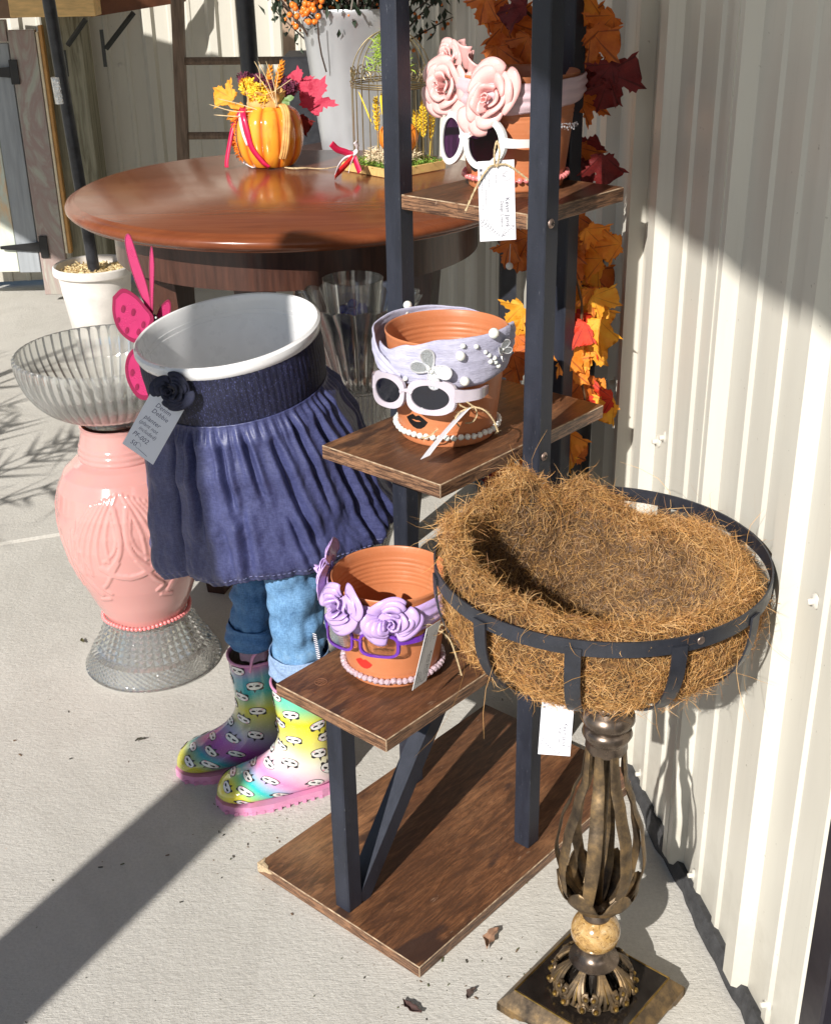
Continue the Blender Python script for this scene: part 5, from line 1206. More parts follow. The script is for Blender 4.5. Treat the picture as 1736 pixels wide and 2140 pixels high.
wing([(300, 716), (325, 720), (345, 760), (345, 810), (318, 833), (290, 832), (268, 800), (262, 765), (272, 735)], 9, 1.99, [(292, 742, .0045), (277, 778, .0045), (310, 785, .0045), (287, 808, .0042), (316, 812, .0042), (318, 752, .0042)])
wing([(325, 665), (336, 640), (352, 626), (358, 640), (352, 672), (335, 690)], 6, 2.05, [])
for pts, nm in (([(312, 655), (288, 600), (270, 545), (262, 500), (272, 492), (290, 545), (308, 600), (318, 655)], 'a'), ([(315, 655), (314, 600), (313, 550), (317, 514), (322, 550), (321, 600), (319, 655)], 'b')):
    P_ = [at(x, y, 2.03 + .02*(655-y)/160) - Vector((-.462, 2.03, .80)) for x, y in pts]; mb = MB(); P_ = bez(P_+P_[:1], 4)[:-1]; mb.add(P_, [tuple(range(len(P_)))]); mb.build('upright_wing', M_['pinkfilm'], bf, smooth=0, solid=.0009)
    mb = MB(); mb.tube(P_ + P_[:1], .0011, 5, cap=False); mb.build('wing_edge', M_['pinkd'], bf)
c_ = BFP - Vector((-.462, 2.03, .80)); mb = MB(); mb.sphere(c_, .008, 14, sq=(1, 1, 1.2)); mb.sphere(c_ - Vector((0, .004, .02)), .007, 12, sq=(1, 1, 2.2)); mb.build('body', M_['black_paint'], bf)
mb = MB(); mb.sphere(c_ + Vector((-.006, -.006, .0)), .003, 10); mb.sphere(c_ + Vector((.005, -.006, .005)), .0022, 10); mb.build('eye_bead', M_['pearl'], bf)
mb = MB(); mb.tube([c_, c_ + Vector((.03, -.02, -.07)), c_ + Vector((.07, -.06, -.10))], .002, 6); mb.build('wire_stem', M_['black_metal'], bf)
# ------------------------------------------------------------ stacked glass tower behind the rack, holding cobalt beads
GT = Vector((-.098, 2.18, 0))
def gt(y): return None
tw_ = thing('glass_tower', 'tall totem of stacked clear vases behind the denim skirt', 'glass totem', GT)
def ribf(k, amp): return lambda a, r, z, j: (r*(1 - amp*(1-abs(cos(a*k/2))**.7)), z)
def shell(prof, th_=.003): return prof + [(max(.001, r-th_), z) for r, z in reversed(prof)]
mb = MB(); mb.lathe(shell([(.085, 0), (.080, .01), (.045, .06), (.030, .16), (.032, .26), (.050, .33), (.060, .36)], .006), 160, fn=ribf(24, .10), closed=True); mb.build('lower_vase', M_['cutglass'], tw_, smooth=50)
mb = MB(); mb.lathe(shell([(.058, .362), (.075, .40), (.080, .45), (.074, .50), (.062, .53)], .006), 200, fn=lambda a, r, z, j: (r*(1-.05*(1-abs(cos(a*9+z*90)))), z + .002*sin(a*8+z*300)), closed=True); mb.build('swirl_vase', M_['cutglass'], tw_, smooth=50)
mb = MB(); mb.lathe(shell([(.062, .532), (.066, .56), (.058, .585), (.052, .60), (.060, .64)], .005), 200, fn=ribf(40, .07), closed=True); mb.build('ribbed_collar', M_['cutglass'], tw_, smooth=50)
mb = MB(); mb.lathe(shell([(.046, .640), (.058, .65), (.066, .68), (.078, .72), (.094, .765), (.118, .805)], .0045), 240, fn=lambda a, r, z, j: (r*(1-.055*(1-abs(cos(a*9))**.6)), z + (.006*abs(cos(a*9)) if z > .8 else 0)), closed=True); mb.build('scalloped_bowl', M_['tumbler'], tw_, smooth=50)
cup = thing('glass_tumbler', 'clear ribbed tumbler of cobalt beads inside the scalloped glass bowl', 'glass', (GT.x-.006, GT.y, .678))
mb = MB(); mb.lathe(shell([(0, 0), (.036, .001), (.040, .006), (.044, .06), (.0500, .120), (.0545, .165)], .0028)[:-1], 120, fn=lambda a, r, z, j: (r*(1-.03*(1-abs(cos(a*6)))*(1 if z < .12 else 0)), z)); mb.build('tumbler', M_['tumbler'], cup, smooth=50)
bl = thing('cobalt_beads', 'heap of dark cobalt blue glass beads inside the clear tumbler', 'beads', (GT.x-.006, GT.y, .680)); r = random.Random(3)
proto = None
for i in range(60):
    mb = MB()
    if proto is None: mb.sphere((0, 0, 0), .0130, 10); o = mb.build('bead', M_['blueglass'], bl, smooth=60); proto = o
    else: o = D.objects.new('bead', proto.data); link(o, bl)
    a = r.uniform(0, 6.28); zz = .012 + .10*(i/60); rr = sqrt(r.random())*(.030 if zz < .095 else .022); o.location = (rr*cos(a), rr*sin(a), zz); o.rotation_euler = (r.random()*3, r.random()*3, 0); s_ = r.uniform(.7, 1.15); o.scale = (s_, s_, s_)
print('part5 ok')
# ------------------------------------------------------------ round cherry table
TB = Vector((-.242, 2.700, 0)); TZ = .910; TR = .480
def cherry():
    n = N('cherry_wood'); f = n.noise(2, 6, .6, n.map((3, 26, 3)), .6); g = n.noise(3, 6, .7, n.map((8, 160, 8)))
    c = n.ramp(f, [(.3, (.15, .040, .016)), (.7, (.225, .066, .025))]); c = n.mix(n.ramp(g, [(.45, (0,)*3), (.7, (.4,)*3)]), c, (.16, .038, .012))
    n.set('Base Color', c); n.set('Roughness', n.ramp(n.noise(9, 5, .7), [(.3, (.17,)*3), (.7, (.27,)*3)])); n.set('Specular IOR Level', .35); n.set('Coat Weight', .1); n.set('Coat Roughness', .10); n.bump(g, .03, .0006); return n.m
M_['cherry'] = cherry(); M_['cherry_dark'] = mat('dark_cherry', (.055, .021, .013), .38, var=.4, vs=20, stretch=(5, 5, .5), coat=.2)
tab = thing('round_table', 'round glossy cherry-wood table with a moulded edge behind the planters', 'table', TB)
mb = MB(); mb.lathe([(0, TZ), (TR-.022, TZ), (TR-.019, TZ-.0012), (TR-.016, TZ-.004), (TR-.010, TZ-.0055), (TR-.003, TZ-.009), (TR, TZ-.015), (TR-.001, TZ-.021), (TR-.006, TZ-.026), (TR-.013, TZ-.029), (TR-.016, TZ-.033), (0, TZ-.033)], 160); mb.build('table_top', M_['cherry'], tab, smooth=40)
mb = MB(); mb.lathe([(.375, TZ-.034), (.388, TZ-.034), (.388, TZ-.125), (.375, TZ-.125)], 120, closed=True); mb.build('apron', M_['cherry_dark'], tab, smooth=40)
for k in range(4):
    A = RD(208) + k*pi/2; mb = MB(); R0, R1 = .33, .255
    M0 = Rz(A); vs = []; hw0, hw1 = .040, .022
    lx, ly = (-.465-TB.x), (2.585-TB.y)
    r1 = sqrt(lx*lx+ly*ly)
    for z, cx, h in ((TZ-.034, .315, .042), (TZ-.18, .302, .040), (0, r1, .021)):
        for sx, sy in ((-1, -1), (1, -1), (1, 1), (-1, 1)): vs.append((cx + (sx*.70-sy*.70)*h, (sx*.70+sy*.70)*h, z))
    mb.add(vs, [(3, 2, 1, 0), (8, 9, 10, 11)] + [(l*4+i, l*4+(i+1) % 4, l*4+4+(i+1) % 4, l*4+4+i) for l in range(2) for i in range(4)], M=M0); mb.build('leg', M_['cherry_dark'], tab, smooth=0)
# ------------------------------------------------------------ pumpkin jug with autumn flowers
PK = Vector((-.318, 2.955, TZ + .0005)); 
pkm = N('pumpkin_glaze'); gr = pkm.n('VertexColor', layer_name='rib'); f = pkm.noise(30, 4, .7, pkm.map((1, 1, .3)))
c = pkm.ramp(gr.outputs[0], [(.0, (.55, .085, .010)), (.35, (.80, .22, .02)), (.8, (.88, .36, .035))]); c = pkm.mix(pkm.ramp(f, [(.55, (0,)*3), (.7, (.5,)*3)]), c, (.62, .10, .03)); pkm.set('Base Color', c); pkm.set('Roughness', .14); pkm.set('Coat Weight', .8); pkm.set('Coat Roughness', .04)
pj = thing('pumpkin_jug', 'glazed orange pumpkin-shaped jug with a handle on the round table', 'jug', PK)
PV = [(.0, .002), (.045, 0), (.058, .006), (.071, .026), (.078, .055), (.0785, .080), (.074, .102), (.064, .118), (.052, .126), (.047, .131)]
PV = [(a, b*1.02) for a, b in PV]
mb = MB(); nA, nZ = 180, 0; SP = [(v.x, v.y) for v in bez([Vector((a, b, 0)) for a, b in PV], 4)]
def pr_(a, r, z, j): q = abs(sin(a*5.5))**.45; k = min(1, r/.05); return (r*(1 - .085*(1-q)*k), z)
mb.lathe(SP, nA, fn=pr_); o = mb.build('jug_body', pkm.m, pj, smooth=179); ca = o.data.color_attributes.new('rib', 'FLOAT_COLOR', 'POINT'); buf = []
for i in range(nA):
    for j in range(len(SP)): q = abs(sin(2*pi*i/nA*5.5))**.8; buf += [q, q, q, 1]
ca.data.foreach_set('color', buf)
crm = mat('cream_orange_glaze', (.66, .36, .12), .15, var=.3, vs=50, coat=.8)
mb = MB(); mb.lathe([(.046, .130), (.047, .134), (.0475, .139), (.046, .143), (.0455, .150), (.048, .158), (.0515, .163), (.049, .165), (.043, .157), (.042, .135)], 90, fn=lambda a, r, z, j: (r*(1+.02*sin(a*9)*(z > .15)), z + .003*sin(a*9)*(z > .155)), closed=True); mb.build('jug_neck', crm, pj)
mb = MB(); hp = bez([(.030, -.030, .136), (.042, -.055, .134), (.048, -.070, .115), (.046, -.077, .080), (.040, -.076, .045), (.034, -.068, .026)], 8)
for k in (-1, 0, 1): mb.tube([Vector(p) + Vector((k*.0048, k*.001, 0)) for p in hp], .0042, 8)
mb.build('handle', crm, pj)
am = mat('orange_lace', (.85, .22, .02), .6, var=.3, vs=80)
mb = MB(); r = random.Random(8)
for i in range(150):
    t = r.random(); a = pi + .35 + r.uniform(-.12, .12); z = .012 + t*.10; rr = interp_lin(z, [(b, a_) for a_, b in PV[2:]]) + .003; p = Vector((rr*cos(a), rr*sin(a), z)); q = p + Vector((r.uniform(-.010, .001), r.uniform(-.006, .006), r.uniform(-.006, .006))); mb.tube([p, (p+q)/2 + Vector((-.002, 0, .002)), q], .0012, 4)
mb.build('leaf_trim', am, pj); pj.children[-1]['kind'] = 'stuff'
mm_rib = mat('crimson_ribbon', (.62, .012, .075), .35, var=.1, coat=.2)
def ribbon(name, pts, w_, m, parent, side=(1, 0, 0)):
    P_ = bez([Vector(p) for p in pts], 6); mb = MB(); vs = []; s0 = Vector(side).normalized(); n = len(P_)
    for i, p in enumerate(P_):
        t = (P_[min(i+1, n-1)]-P_[max(i-1, 0)]).normalized(); s_ = (s0 - t*s0.dot(t)).normalized(); vs += [p-s_*w_/2, p+s_*w_/2]
    mb.add(vs, [(2*i, 2*i+1, 2*i+3, 2*i+2) for i in range(n-1)]); return mb.build(name, m, parent, smooth=179, solid=.0006)
ribbon('ribbon', [(-.052, -.030, .132), (-.050, -.060, .118), (-.042, -.071, .085), (-.034, -.073, .05), (-.012, -.072, .018), (.002, -.070, .006)], .013, mm_rib, pj, (1, -.4, 0))
ribbon('ribbon', [(-.056, -.02, .130), (-.078, -.030, .090), (-.088, -.038, .055), (-.096, -.045, .020), (-.097, -.048, .004)], .010, mm_rib, pj, (1, -.4, 0))
ribbon('lace_ribbon', [(-.054, -.026, .130), (-.058, -.052, .110), (-.052, -.066, .080), (-.044, -.068, .055)], .006, mat('white_lace', (.75, .70, .72), .7), pj, (1, -.4, 0))
bq = thing('flower_bunch', 'artificial autumn bouquet of leaves and blooms standing in the pumpkin jug', 'bouquet', PK + Vector((0, 0, .14)))
def maple_outline():
    half = [(0, -.42), (.04, -.40), (.10, -.36), (.26, -.46), (.30, -.40), (.44, -.42), (.40, -.28), (.50, -.20), (.36, -.10), (.44, -.02), (.62, -.02), (.60, .08), (.80, .16), (.98, .34), (.78, .30), (.72, .42), (.58, .34), (.46, .40), (.44, .30), (.28, .26), (.22, .30), (.26, .50), (.34, .56), (.24, .62), (.26, .76), (.12, .78), (.0, 1.05)]
    return half + [(-x, y) for x, y in reversed(half[1:-1])]
ML = maple_outline()
def leaf_mesh(name, mats, seed, fold=.35, curl=.35, outline=ML, stem=.35):
    r = random.Random(seed); bm = bmesh.new(); vs = [bm.verts.new((x, y, 0)) for x, y in outline]; bm.faces.new(vs)
    bmesh.ops.triangulate(bm, faces=bm.faces[:]); bmesh.ops.subdivide_edges(bm, edges=bm.edges[:], cuts=2, use_grid_fill=True)
    ph = r.uniform(0, 6)
    for v in bm.verts:
        x, y = v.co.x, v.co.y; a = atan2(x, y+.35); d = sqrt(x*x + (y+.35)**2)
        v.co.z = fold*abs(x)*.6 - curl*d*d*.45 + .07*sin(a*7+ph)*d + .05*mnoise.noise(Vector((x*3, y*3, seed)))
    me = D.meshes.new(name); bm.to_mesh(me); bm.free()
    for m in mats: me.materials.append(m)
    n0 = len(me.polygons)
    for p in me.polygons: p.use_smooth = True
    return me
def leafmat(nm, c, c2, vein):
    n = N(nm); f = n.noise(2.2, 4, .6); c_ = n.ramp(f, [(.32, c), (.68, c2)])
    sp = n.n('SeparateXYZ'); n.t.links.new(n.tc, sp.inputs[0]); y35 = n.math('ADD', sp.outputs[1], .38); ax = n.math('ABSOLUTE', sp.outputs[0])
    a = n.math('ARCTAN2', ax, y35); best = None
    for ang in (0, .85, 1.55):
        d = n.math('ABSOLUTE', n.math('SUBTRACT', a, ang)); best = d if best is None else n.math('MINIMUM', best, d)
    n.set('Base Color', n.mix(n.ramp(best, [(.015, (.8,)*3), (.05, (0,)*3)]), c_, vein)); n.set('Roughness', .55); n.bump(n.noise(14, 4, .6), .25, .02)
    tr = n.n('BsdfTranslucent'); n.t.links.new(n.b.inputs['Base Color'].links[0].from_socket, tr.inputs[0]); mx = n.n('MixShader'); mx.inputs[0].default_value = .28
    n.t.links.new(n.b.outputs[0], mx.inputs[1]); n.t.links.new(tr.outputs[0], mx.inputs[2]); n.t.links.new(mx.outputs[0], n.t.nodes['Material Output'].inputs[0]); return n.m
LM = {'rust': leafmat('rust_leaf', (.58, .12, .012), (.74, .20, .02), (.20, .04, .01)), 'orange': leafmat('orange_leaf', (.80, .21, .012), (.88, .32, .025), (.42, .09, .01)), 'yellow': leafmat('golden_leaf', (.88, .33, .015), (.92, .47, .04), (.55, .20, .02)),
      'red': leafmat('red_leaf', (.62, .03, .01), (.74, .06, .015), (.25, .005, .005)), 'dark': leafmat('burgundy_leaf', (.14, .008, .010), (.22, .014, .012), (.05, .0, .0)), 'pinkred': leafmat('felt_leaf', (.60, .035, .09), (.66, .05, .11), (.58, .035, .09))}
LV = {k: [leaf_mesh('leaf_'+k, [m], s*3+i) for s in range(4)] for i, (k, m) in enumerate(LM.items())}
def leaf(parent, k, p, size, nrm, spin, name='leaf', rel=True):
    o = D.objects.new(name, LV[k][rnd.randrange(4)]); link(o, parent); base = Vector(p) - (parent.location if rel else Vector())
    o.matrix_local = frame(base, nrm) @ Rz(spin) @ Sc(size); return o
fl = leaf_mesh('felt_leaf', [LM['pinkred']], 2, .05, .05); o = D.objects.new('leaf', fl); link(o, bq); o.matrix_local = frame(at(655, 210, 3.00) - bq.location, (-.15, -1, .1)) @ Rz(RD(-28)) @ Sc(.060)
o = D.objects.new('leaf', fl); link(o, bq); o.matrix_local = frame(at(625, 175, 3.03) - bq.location, (-.1, -1, .2)) @ Rz(RD(5)) @ Sc(.040)
leaf(bq, 'yellow', at(475, 200, 2.97), .042, (-.1, -1, .35), RD(60)); leaf(bq, 'yellow', at(500, 232, 2.94), .034, (.1, -1, .2), RD(120)); leaf(bq, 'dark', at(628, 255, 2.99), .035, (-.1, -1, .1), RD(-160))
gl = mat('green_leaf', (.13, .22, .06), .5); greens = leaf_mesh('green', [gl], 5, .3, .3, [(0, -.6), (.35, -.3), (.45, .1), (.25, .55), (0, .95), (-.25, .55), (-.45, .1), (-.35, -.3)])
for x, y, s_, sp_ in ((597, 212, .020, .8), (575, 215, .018, -.8), (606, 205, .016, 1.8)):
    o = D.objects.new('green_leaf', greens); link(o, bq); o.matrix_local = frame(at(x, y, 2.925) - bq.location, (0, -1, .6)) @ Rz(sp_) @ Sc(s_)
def bloom(c, R_, m, n, seed, name='bloom'):
    r = random.Random(seed); mb = MB(); c = Vector(c)
    for i in range(n):
        d = Vector((r.gauss(0, 1), r.gauss(0, 1)-.6, r.gauss(0, 1)+.3)).normalized(); p = c + d*R_*r.uniform(.55, 1); F = frame(p, d + Vector((r.uniform(-.4, .4), r.uniform(-.4, .4), r.uniform(-.4, .4)))) @ Rz(r.uniform(0, 6)); s_ = R_*r.uniform(.28, .46)
        for q in range(4):
            G = F @ Rz(q*pi/2); mb.add([G @ Vector(v) for v in ((0, 0, 0), (s_*.6, -s_*.35, .15*s_), (s_, 0, .45*s_), (s_*.6, s_*.35, .15*s_))], [(0, 1, 2, 3)])
    return mb.build(name, m, bq, smooth=0)
gold = mat('gold_petal', (.88, .52, .03), .6, var=.2); plum = mat('plum_petal', (.12, .015, .045), .7, var=.5, vs=80); strawm = mat('raffia', (.78, .60, .34), .6, var=.15); wheat = mat('orange_wheat', (.84, .30, .02), .6, var=.3, vs=100); wheat_y = mat('yellow_wheat', (.86, .58, .04), .6, var=.25, vs=100)
b_ = bq.location
bloom(at(537, 195, 2.93)-b_, .022, gold, 80, 1); bloom(at(520, 180, 2.95)-b_, .020, gold, 70, 2); bloom(at(552, 205, 2.92)-b_, .018, gold, 60, 3)
bloom(at(605, 185, 2.95)-b_, .019, plum, 90, 4); bloom(at(512, 168, 2.99)-b_, .018, plum, 70, 5); bloom(at(540, 170, 3.0)-b_, .018, plum, 70, 6); bloom(at(590, 170, 2.97)-b_, .014, plum, 60, 7); bloom(at(566, 178, 2.98)-b_, .012, plum, 60, 8)
def spike(p0, p1, m, parent, off, R_=.008, n=40, seed=1, name='wheat_ear'):
    r = random.Random(seed); mb = MB(); p0, p1 = Vector(p0)-off, Vector(p1)-off; d = (p1-p0); mb.tube([p0, p1], .0008, 4)
    for i in range(n):
        t = .35 + .65*i/n; a = i*2.4; q = p0+d*t; o1 = d.orthogonal().normalized(); o1.rotate(Matrix.Rotation(a, 3, d.normalized())); k = R_*sin(pi*min(1, (t-.3)/.75))**.5
        e = q + o1*k + d.normalized()*.008; mb.tube([q, (q+e)/2 + o1*k*.25, e], [.0016, .0019, .0004], 4)
    return mb.build(name, m, parent, smooth=0)
spike(at(570, 215, 2.95), at(590, 130, 2.96), wheat, bq, b_, .009, 46, 1); spike(at(560, 215, 2.96), at(565, 140, 3.0), wheat, bq, b_, .008, 40, 2); spike(at(560, 210, 2.94), at(505, 172, 2.95), mat('rust_wheat', (.45, .12, .02), .7), bq, b_, .007, 36, 3)
for i, (x0, y0, x1, y1) in enumerate(((578, 222, 540, 128), (580, 222, 556, 128), (576, 224, 582, 150), (545, 232, 437, 218), (545, 236, 447, 240), (540, 230, 455, 206), (575, 215, 535, 155), (545, 180, 532, 128), (560, 200, 610, 165))):
    mb = MB(); p0, p1 = at(x0, y0, 2.91)-b_, at(x1, y1, 2.90)-b_; m_ = (p0+p1)/2 + Vector((.004*sin(i*2), 0, .008*cos(i))); mb.tube(bez([p0, m_, p1], 5), [.0024]*10+[.0008], 5, flat=.4); mb.build('raffia_strand', strawm, bq)
# flat card and twine at the foot of the jug
ct = thing('price_tag', 'small lilac card lying on the table in front of the pumpkin jug', 'tag', (0, 0, 0))
A_, B_ = atz(527, 352, TZ), atz(605, 341, TZ); dx = (B_-A_); ct.location = A_ + Vector((0, 0, .0012)); ct.rotation_euler = (0, 0, atan2(dx.y, dx.x))
mb = MB(); mb.box((0, -.002, 0), (dx.length, .045, .0014)); o = mb.build('card', M_['paper'], ct, smooth=0); o.rotation_euler = (RD(9), 0, 0)
tc = thing('loose_twine', 'loose jute twine lying on the table between the jug and the birdcage', 'twine', atz(595, 352, TZ) + Vector((0, 0, .002)))
tstr([(0, 0, 0), (.02, -.018, 0), (.045, -.020, .001), (.06, -.014, 0), (.085, -.026, 0), (.105, -.020, .001), (.14, -.005, .004)], tc); tstr([(0, 0, 0), (.018, -.012, .001), (.045, -.014, .001), (.07, -.020, 0), (.10, -.024, 0)], tc)
# ------------------------------------------------------------ birdcage scene on a little wooden tray
CG = Vector((-.035, 2.866, TZ + .0005)); cag = thing('birdcage', 'small wire birdcage with moss on a wooden tray behind the left rack post', 'birdcage', CG, RD(43))
wo = mat('pale_tray_wood', (.62, .40, .15), .55, var=.2, vs=30, stretch=(1, 8, 1)); HWt = .079
mb = MB(); mb.box((-HWt, -HWt, 0), (HWt, HWt, .007), ch=.001); mb.build('tray_base', wo, cag, smooth=0)
for k in range(4): mb = MB(); mb.box((-HWt-.004, -HWt-.004, 0), (HWt+.0035, -HWt, .019), ch=.001, M=Rz(k*pi/2)); mb.build('tray_side', wo, cag, smooth=0)
wire = mat('antique_gold_wire', (.30, .24, .13), .4, .8, var=.3); CRR = .0945*.98; CRR = .088
for k in range(26):
    a = 2*pi*k/26; mb = MB(); mb.tube([(CRR*cos(a), CRR*sin(a), .03), (CRR*cos(a), CRR*sin(a), .185)], .0009, 5); mb.build('bar', wire, cag)
mb = MB()
for z, rr in ((.185, CRR+.001), (.190, CRR+.002), (.181, CRR+.001)): mb.tube([(rr*cos(2*pi*i/60), rr*sin(2*pi*i/60), z) for i in range(61)], .0016, 5, cap=False)
mb.build('top_ring', wire, cag); cag.children[-1]['kind'] = 'stuff'
for k in range(10):
    a = 2*pi*k/10; mb = MB(); pts = [((CRR*cos(t*pi/2))*cos(a), (CRR*cos(t*pi/2))*sin(a), .19 + .105*sin(t*pi/2)) for t in [i/12 for i in range(13)]]; mb.tube(pts, .0013, 5)
    for sg in (-1, 1):
        c0 = Vector((CRR*cos(a+sg*.18), CRR*sin(a+sg*.18), .207)); F = frame(c0, (cos(a+sg*.18), sin(a+sg*.18), 0)); mb.tube([F @ Vector((sg*.014*(1-i/20)*cos(i*.6-1.2), .015*(1-i/20)*sin(i*.6-1.2), 0)) for i in range(17)], .0012, 5)
    mb.build('dome_scroll', wire, cag)
mb = MB(); mb.tube([(.013*cos(t), 0, .306+.013*sin(t)) for t in [i*.4 for i in range(17)]], .0014, 5); mb.build('hanging_ring', wire, cag)
def tuft(name, m, parent, n, fn, L, w_, seed):
    r = random.Random(seed); mb = MB()
    for i in range(n):
        p = Vector(fn(r)); d = Vector((r.gauss(0, 1), r.gauss(0, 1), r.gauss(0, 1)+.7)).normalized(); s_ = d.orthogonal().normalized()*w_; l_ = L*r.uniform(.5, 1.2); q = p + d*l_*.5 + Vector((r.gauss(0, .1), r.gauss(0, .1), r.gauss(0, .1)))*l_; e = q + (d + Vector((r.gauss(0, .5), r.gauss(0, .5), -.3)))*l_*.5
        mb.add([p-s_, p+s_, q+s_*.9, q-s_*.9, e], [(0, 1, 2, 3), (3, 2, 4)])
    o = mb.build(name, m, parent, smooth=0, fix=False); o['kind'] = 'stuff'; return o
mossm = mat('moss_green', (.13, .24, .03), .8, var=.6, vs=30); mossb = mat('bright_moss', (.30, .42, .05), .8, var=.5, vs=30)
sq = lambda r: (r.uniform(-HWt, HWt), r.uniform(-HWt, HWt), r.uniform(.008, .024))
tuft('moss', mossm, cag, 1500, sq, .014, .0011, 1); tuft('moss', mossb, cag, 700, sq, .013, .001, 2)
tuft('wood_wool', mat('pale_excelsior', (.72, .60, .40), .7, var=.2), cag, 1500, lambda r: ((lambda a, q: (q*cos(a), q*sin(a), .022 + r.uniform(0, .022)))(r.uniform(0, 6.28), .062*sqrt(r.random()))), .015, .0008, 3)
tuft('dome_moss', mossb, cag, 900, lambda r: ((lambda t, a: (CRR*cos(t)*cos(a), CRR*cos(t)*sin(a), .19+.105*sin(t)))(r.uniform(.25, 1.4), r.choice([pi+.35, pi+.6, -2.0]) + r.uniform(-.22, .22))), .016, .0010, 4)
jk = thing('jack_o_lantern', 'small orange jack-o-lantern inside the wire birdcage', 'pumpkin ornament', CG + Vector((.012, -.010, .072)))
om = mat('orange_pumpkin', (.84, .26, .03), .45, var=.12); mb = MB(); JR = .044
def jf(a, r, z, j): return (r*(1-.06*(1-abs(sin(a*5))**.5)), z)
mb.lathe([(JR*sin(pi*i/20)*1.02, -JR*.86*cos(pi*i/20)) for i in range(1, 20)] , 120, fn=jf); mb.build('pumpkin_body', om, jk, smooth=179)
mb = MB(); mb.tube([(0, 0, .034), (.001, 0, .045), (.004, 0, .052)], [.008, .006, .007], 8); mb.build('stem', om, jk)
def jdec(polys):
    mb = MB()
    for p in polys:
        vs = []
        for x, z in p: a = x/JR - .5; rr = JR*sqrt(max(.05, 1-(z/(JR*.88))**2))*1.03; vs.append((rr*sin(a), -rr*cos(a), z))
        mb.add(vs, [tuple(range(len(vs)))])
    mb.build('carved_face', M_['black_paint'], jk, smooth=0)
jdec([[(-.004, .004), (.001, .014), (.006, .003)], [(.018, .004), (.024, .014), (.028, .004)], [(-.016, -.006), (-.012, -.012), (-.008, -.010), (-.004, -.016), (0, -.012)], [(-.016, -.006), (0, -.012), (.006, -.020), (.002, -.023), (-.010, -.017)], [(.006, -.020), (.0, -.012), (.016, -.014), (.016, -.022)], [(.016, -.014), (.028, -.006), (.024, -.018), (.016, -.022)]])
spike(CG + Vector((-.03, -.02, .06)), CG + Vector((.005, -.02, .165)), wheat_y, cag, Vector(), .009, 40, 9) if False else None
def incage(x0, y0, x1, y1, Y, m, R_, n, seed):
    o = spike(at(x0, y0, Y), at(x1, y1, Y), m, None, Vector(), R_, n, seed); o.parent = cag; o.matrix_parent_inverse = (T(*CG) @ Rz(RD(43))).inverted(); return o
incage(790, 310, 785, 205, 2.86, wheat_y, .009, 40, 3); incage(885, 325, 884, 215, 2.84, wheat_y, .010, 60, 4); incage(898, 325, 903, 225, 2.86, wheat_y, .009, 50, 5); incage(872, 320, 868, 235, 2.87, wheat_y, .009, 50, 6)
for pts in ([(752, 195), (765, 225), (780, 262), (772, 250), (758, 215), (748, 190)], [(797, 190), (803, 230), (798, 240), (793, 205)], [(740, 315), (765, 305), (775, 318), (750, 328)]):
    mb = MB(); P_ = [at(x, y, 2.80) for x, y in pts]; mb.add(P_, [tuple(range(len(P_)))]); o = mb.build('yellow_leaf', mat('yellow_leaf', (.86, .62, .03), .5), None, smooth=0, solid=.001); o.parent = cag; o.matrix_parent_inverse = (T(*CG) @ Rz(RD(43))).inverted()
bw = thing('ribbon_bow', 'crimson and white ribbon bow at the corner of the birdcage tray', 'bow', at(738, 320, 2.77))
rb0 = bw.location
for pts, w_, m in (([(738, 325), (722, 318), (705, 312), (692, 300)], .014, mm_rib), ([(738, 328), (722, 345), (706, 362), (700, 372)], .014, mat('red_satin', (.60, .015, .02), .3)), ([(740, 328), (746, 345), (752, 360)], .014, mm_rib), ([(738, 326), (722, 330), (708, 346), (700, 366)], .007, mat('white_organza', (.78, .72, .76), .6)), ([(738, 322), (748, 310), (742, 296)], .010, mat('white_organza', (.78, .72, .76), .6)), ([(740, 328), (732, 345), (728, 362)], .007, mat('white_organza', (.78, .72, .76), .6))):
    ribbon('ribbon', [at(x, y, 2.77 - .01*i) - rb0 for i, (x, y) in enumerate(pts)], w_, m, bw, (.3, 0, 1))
leaf(cag, 'yellow', (0, 0, 0), .022, (0, -1, .5), 2.4); lf_ = cag.children[-1]; lf_.matrix_local = (T(*CG) @ Rz(RD(43))).inverted() @ frame(at(790, 352, 2.755), (-.2, -1, .3)) @ Rz(2.6) @ Sc(.026)
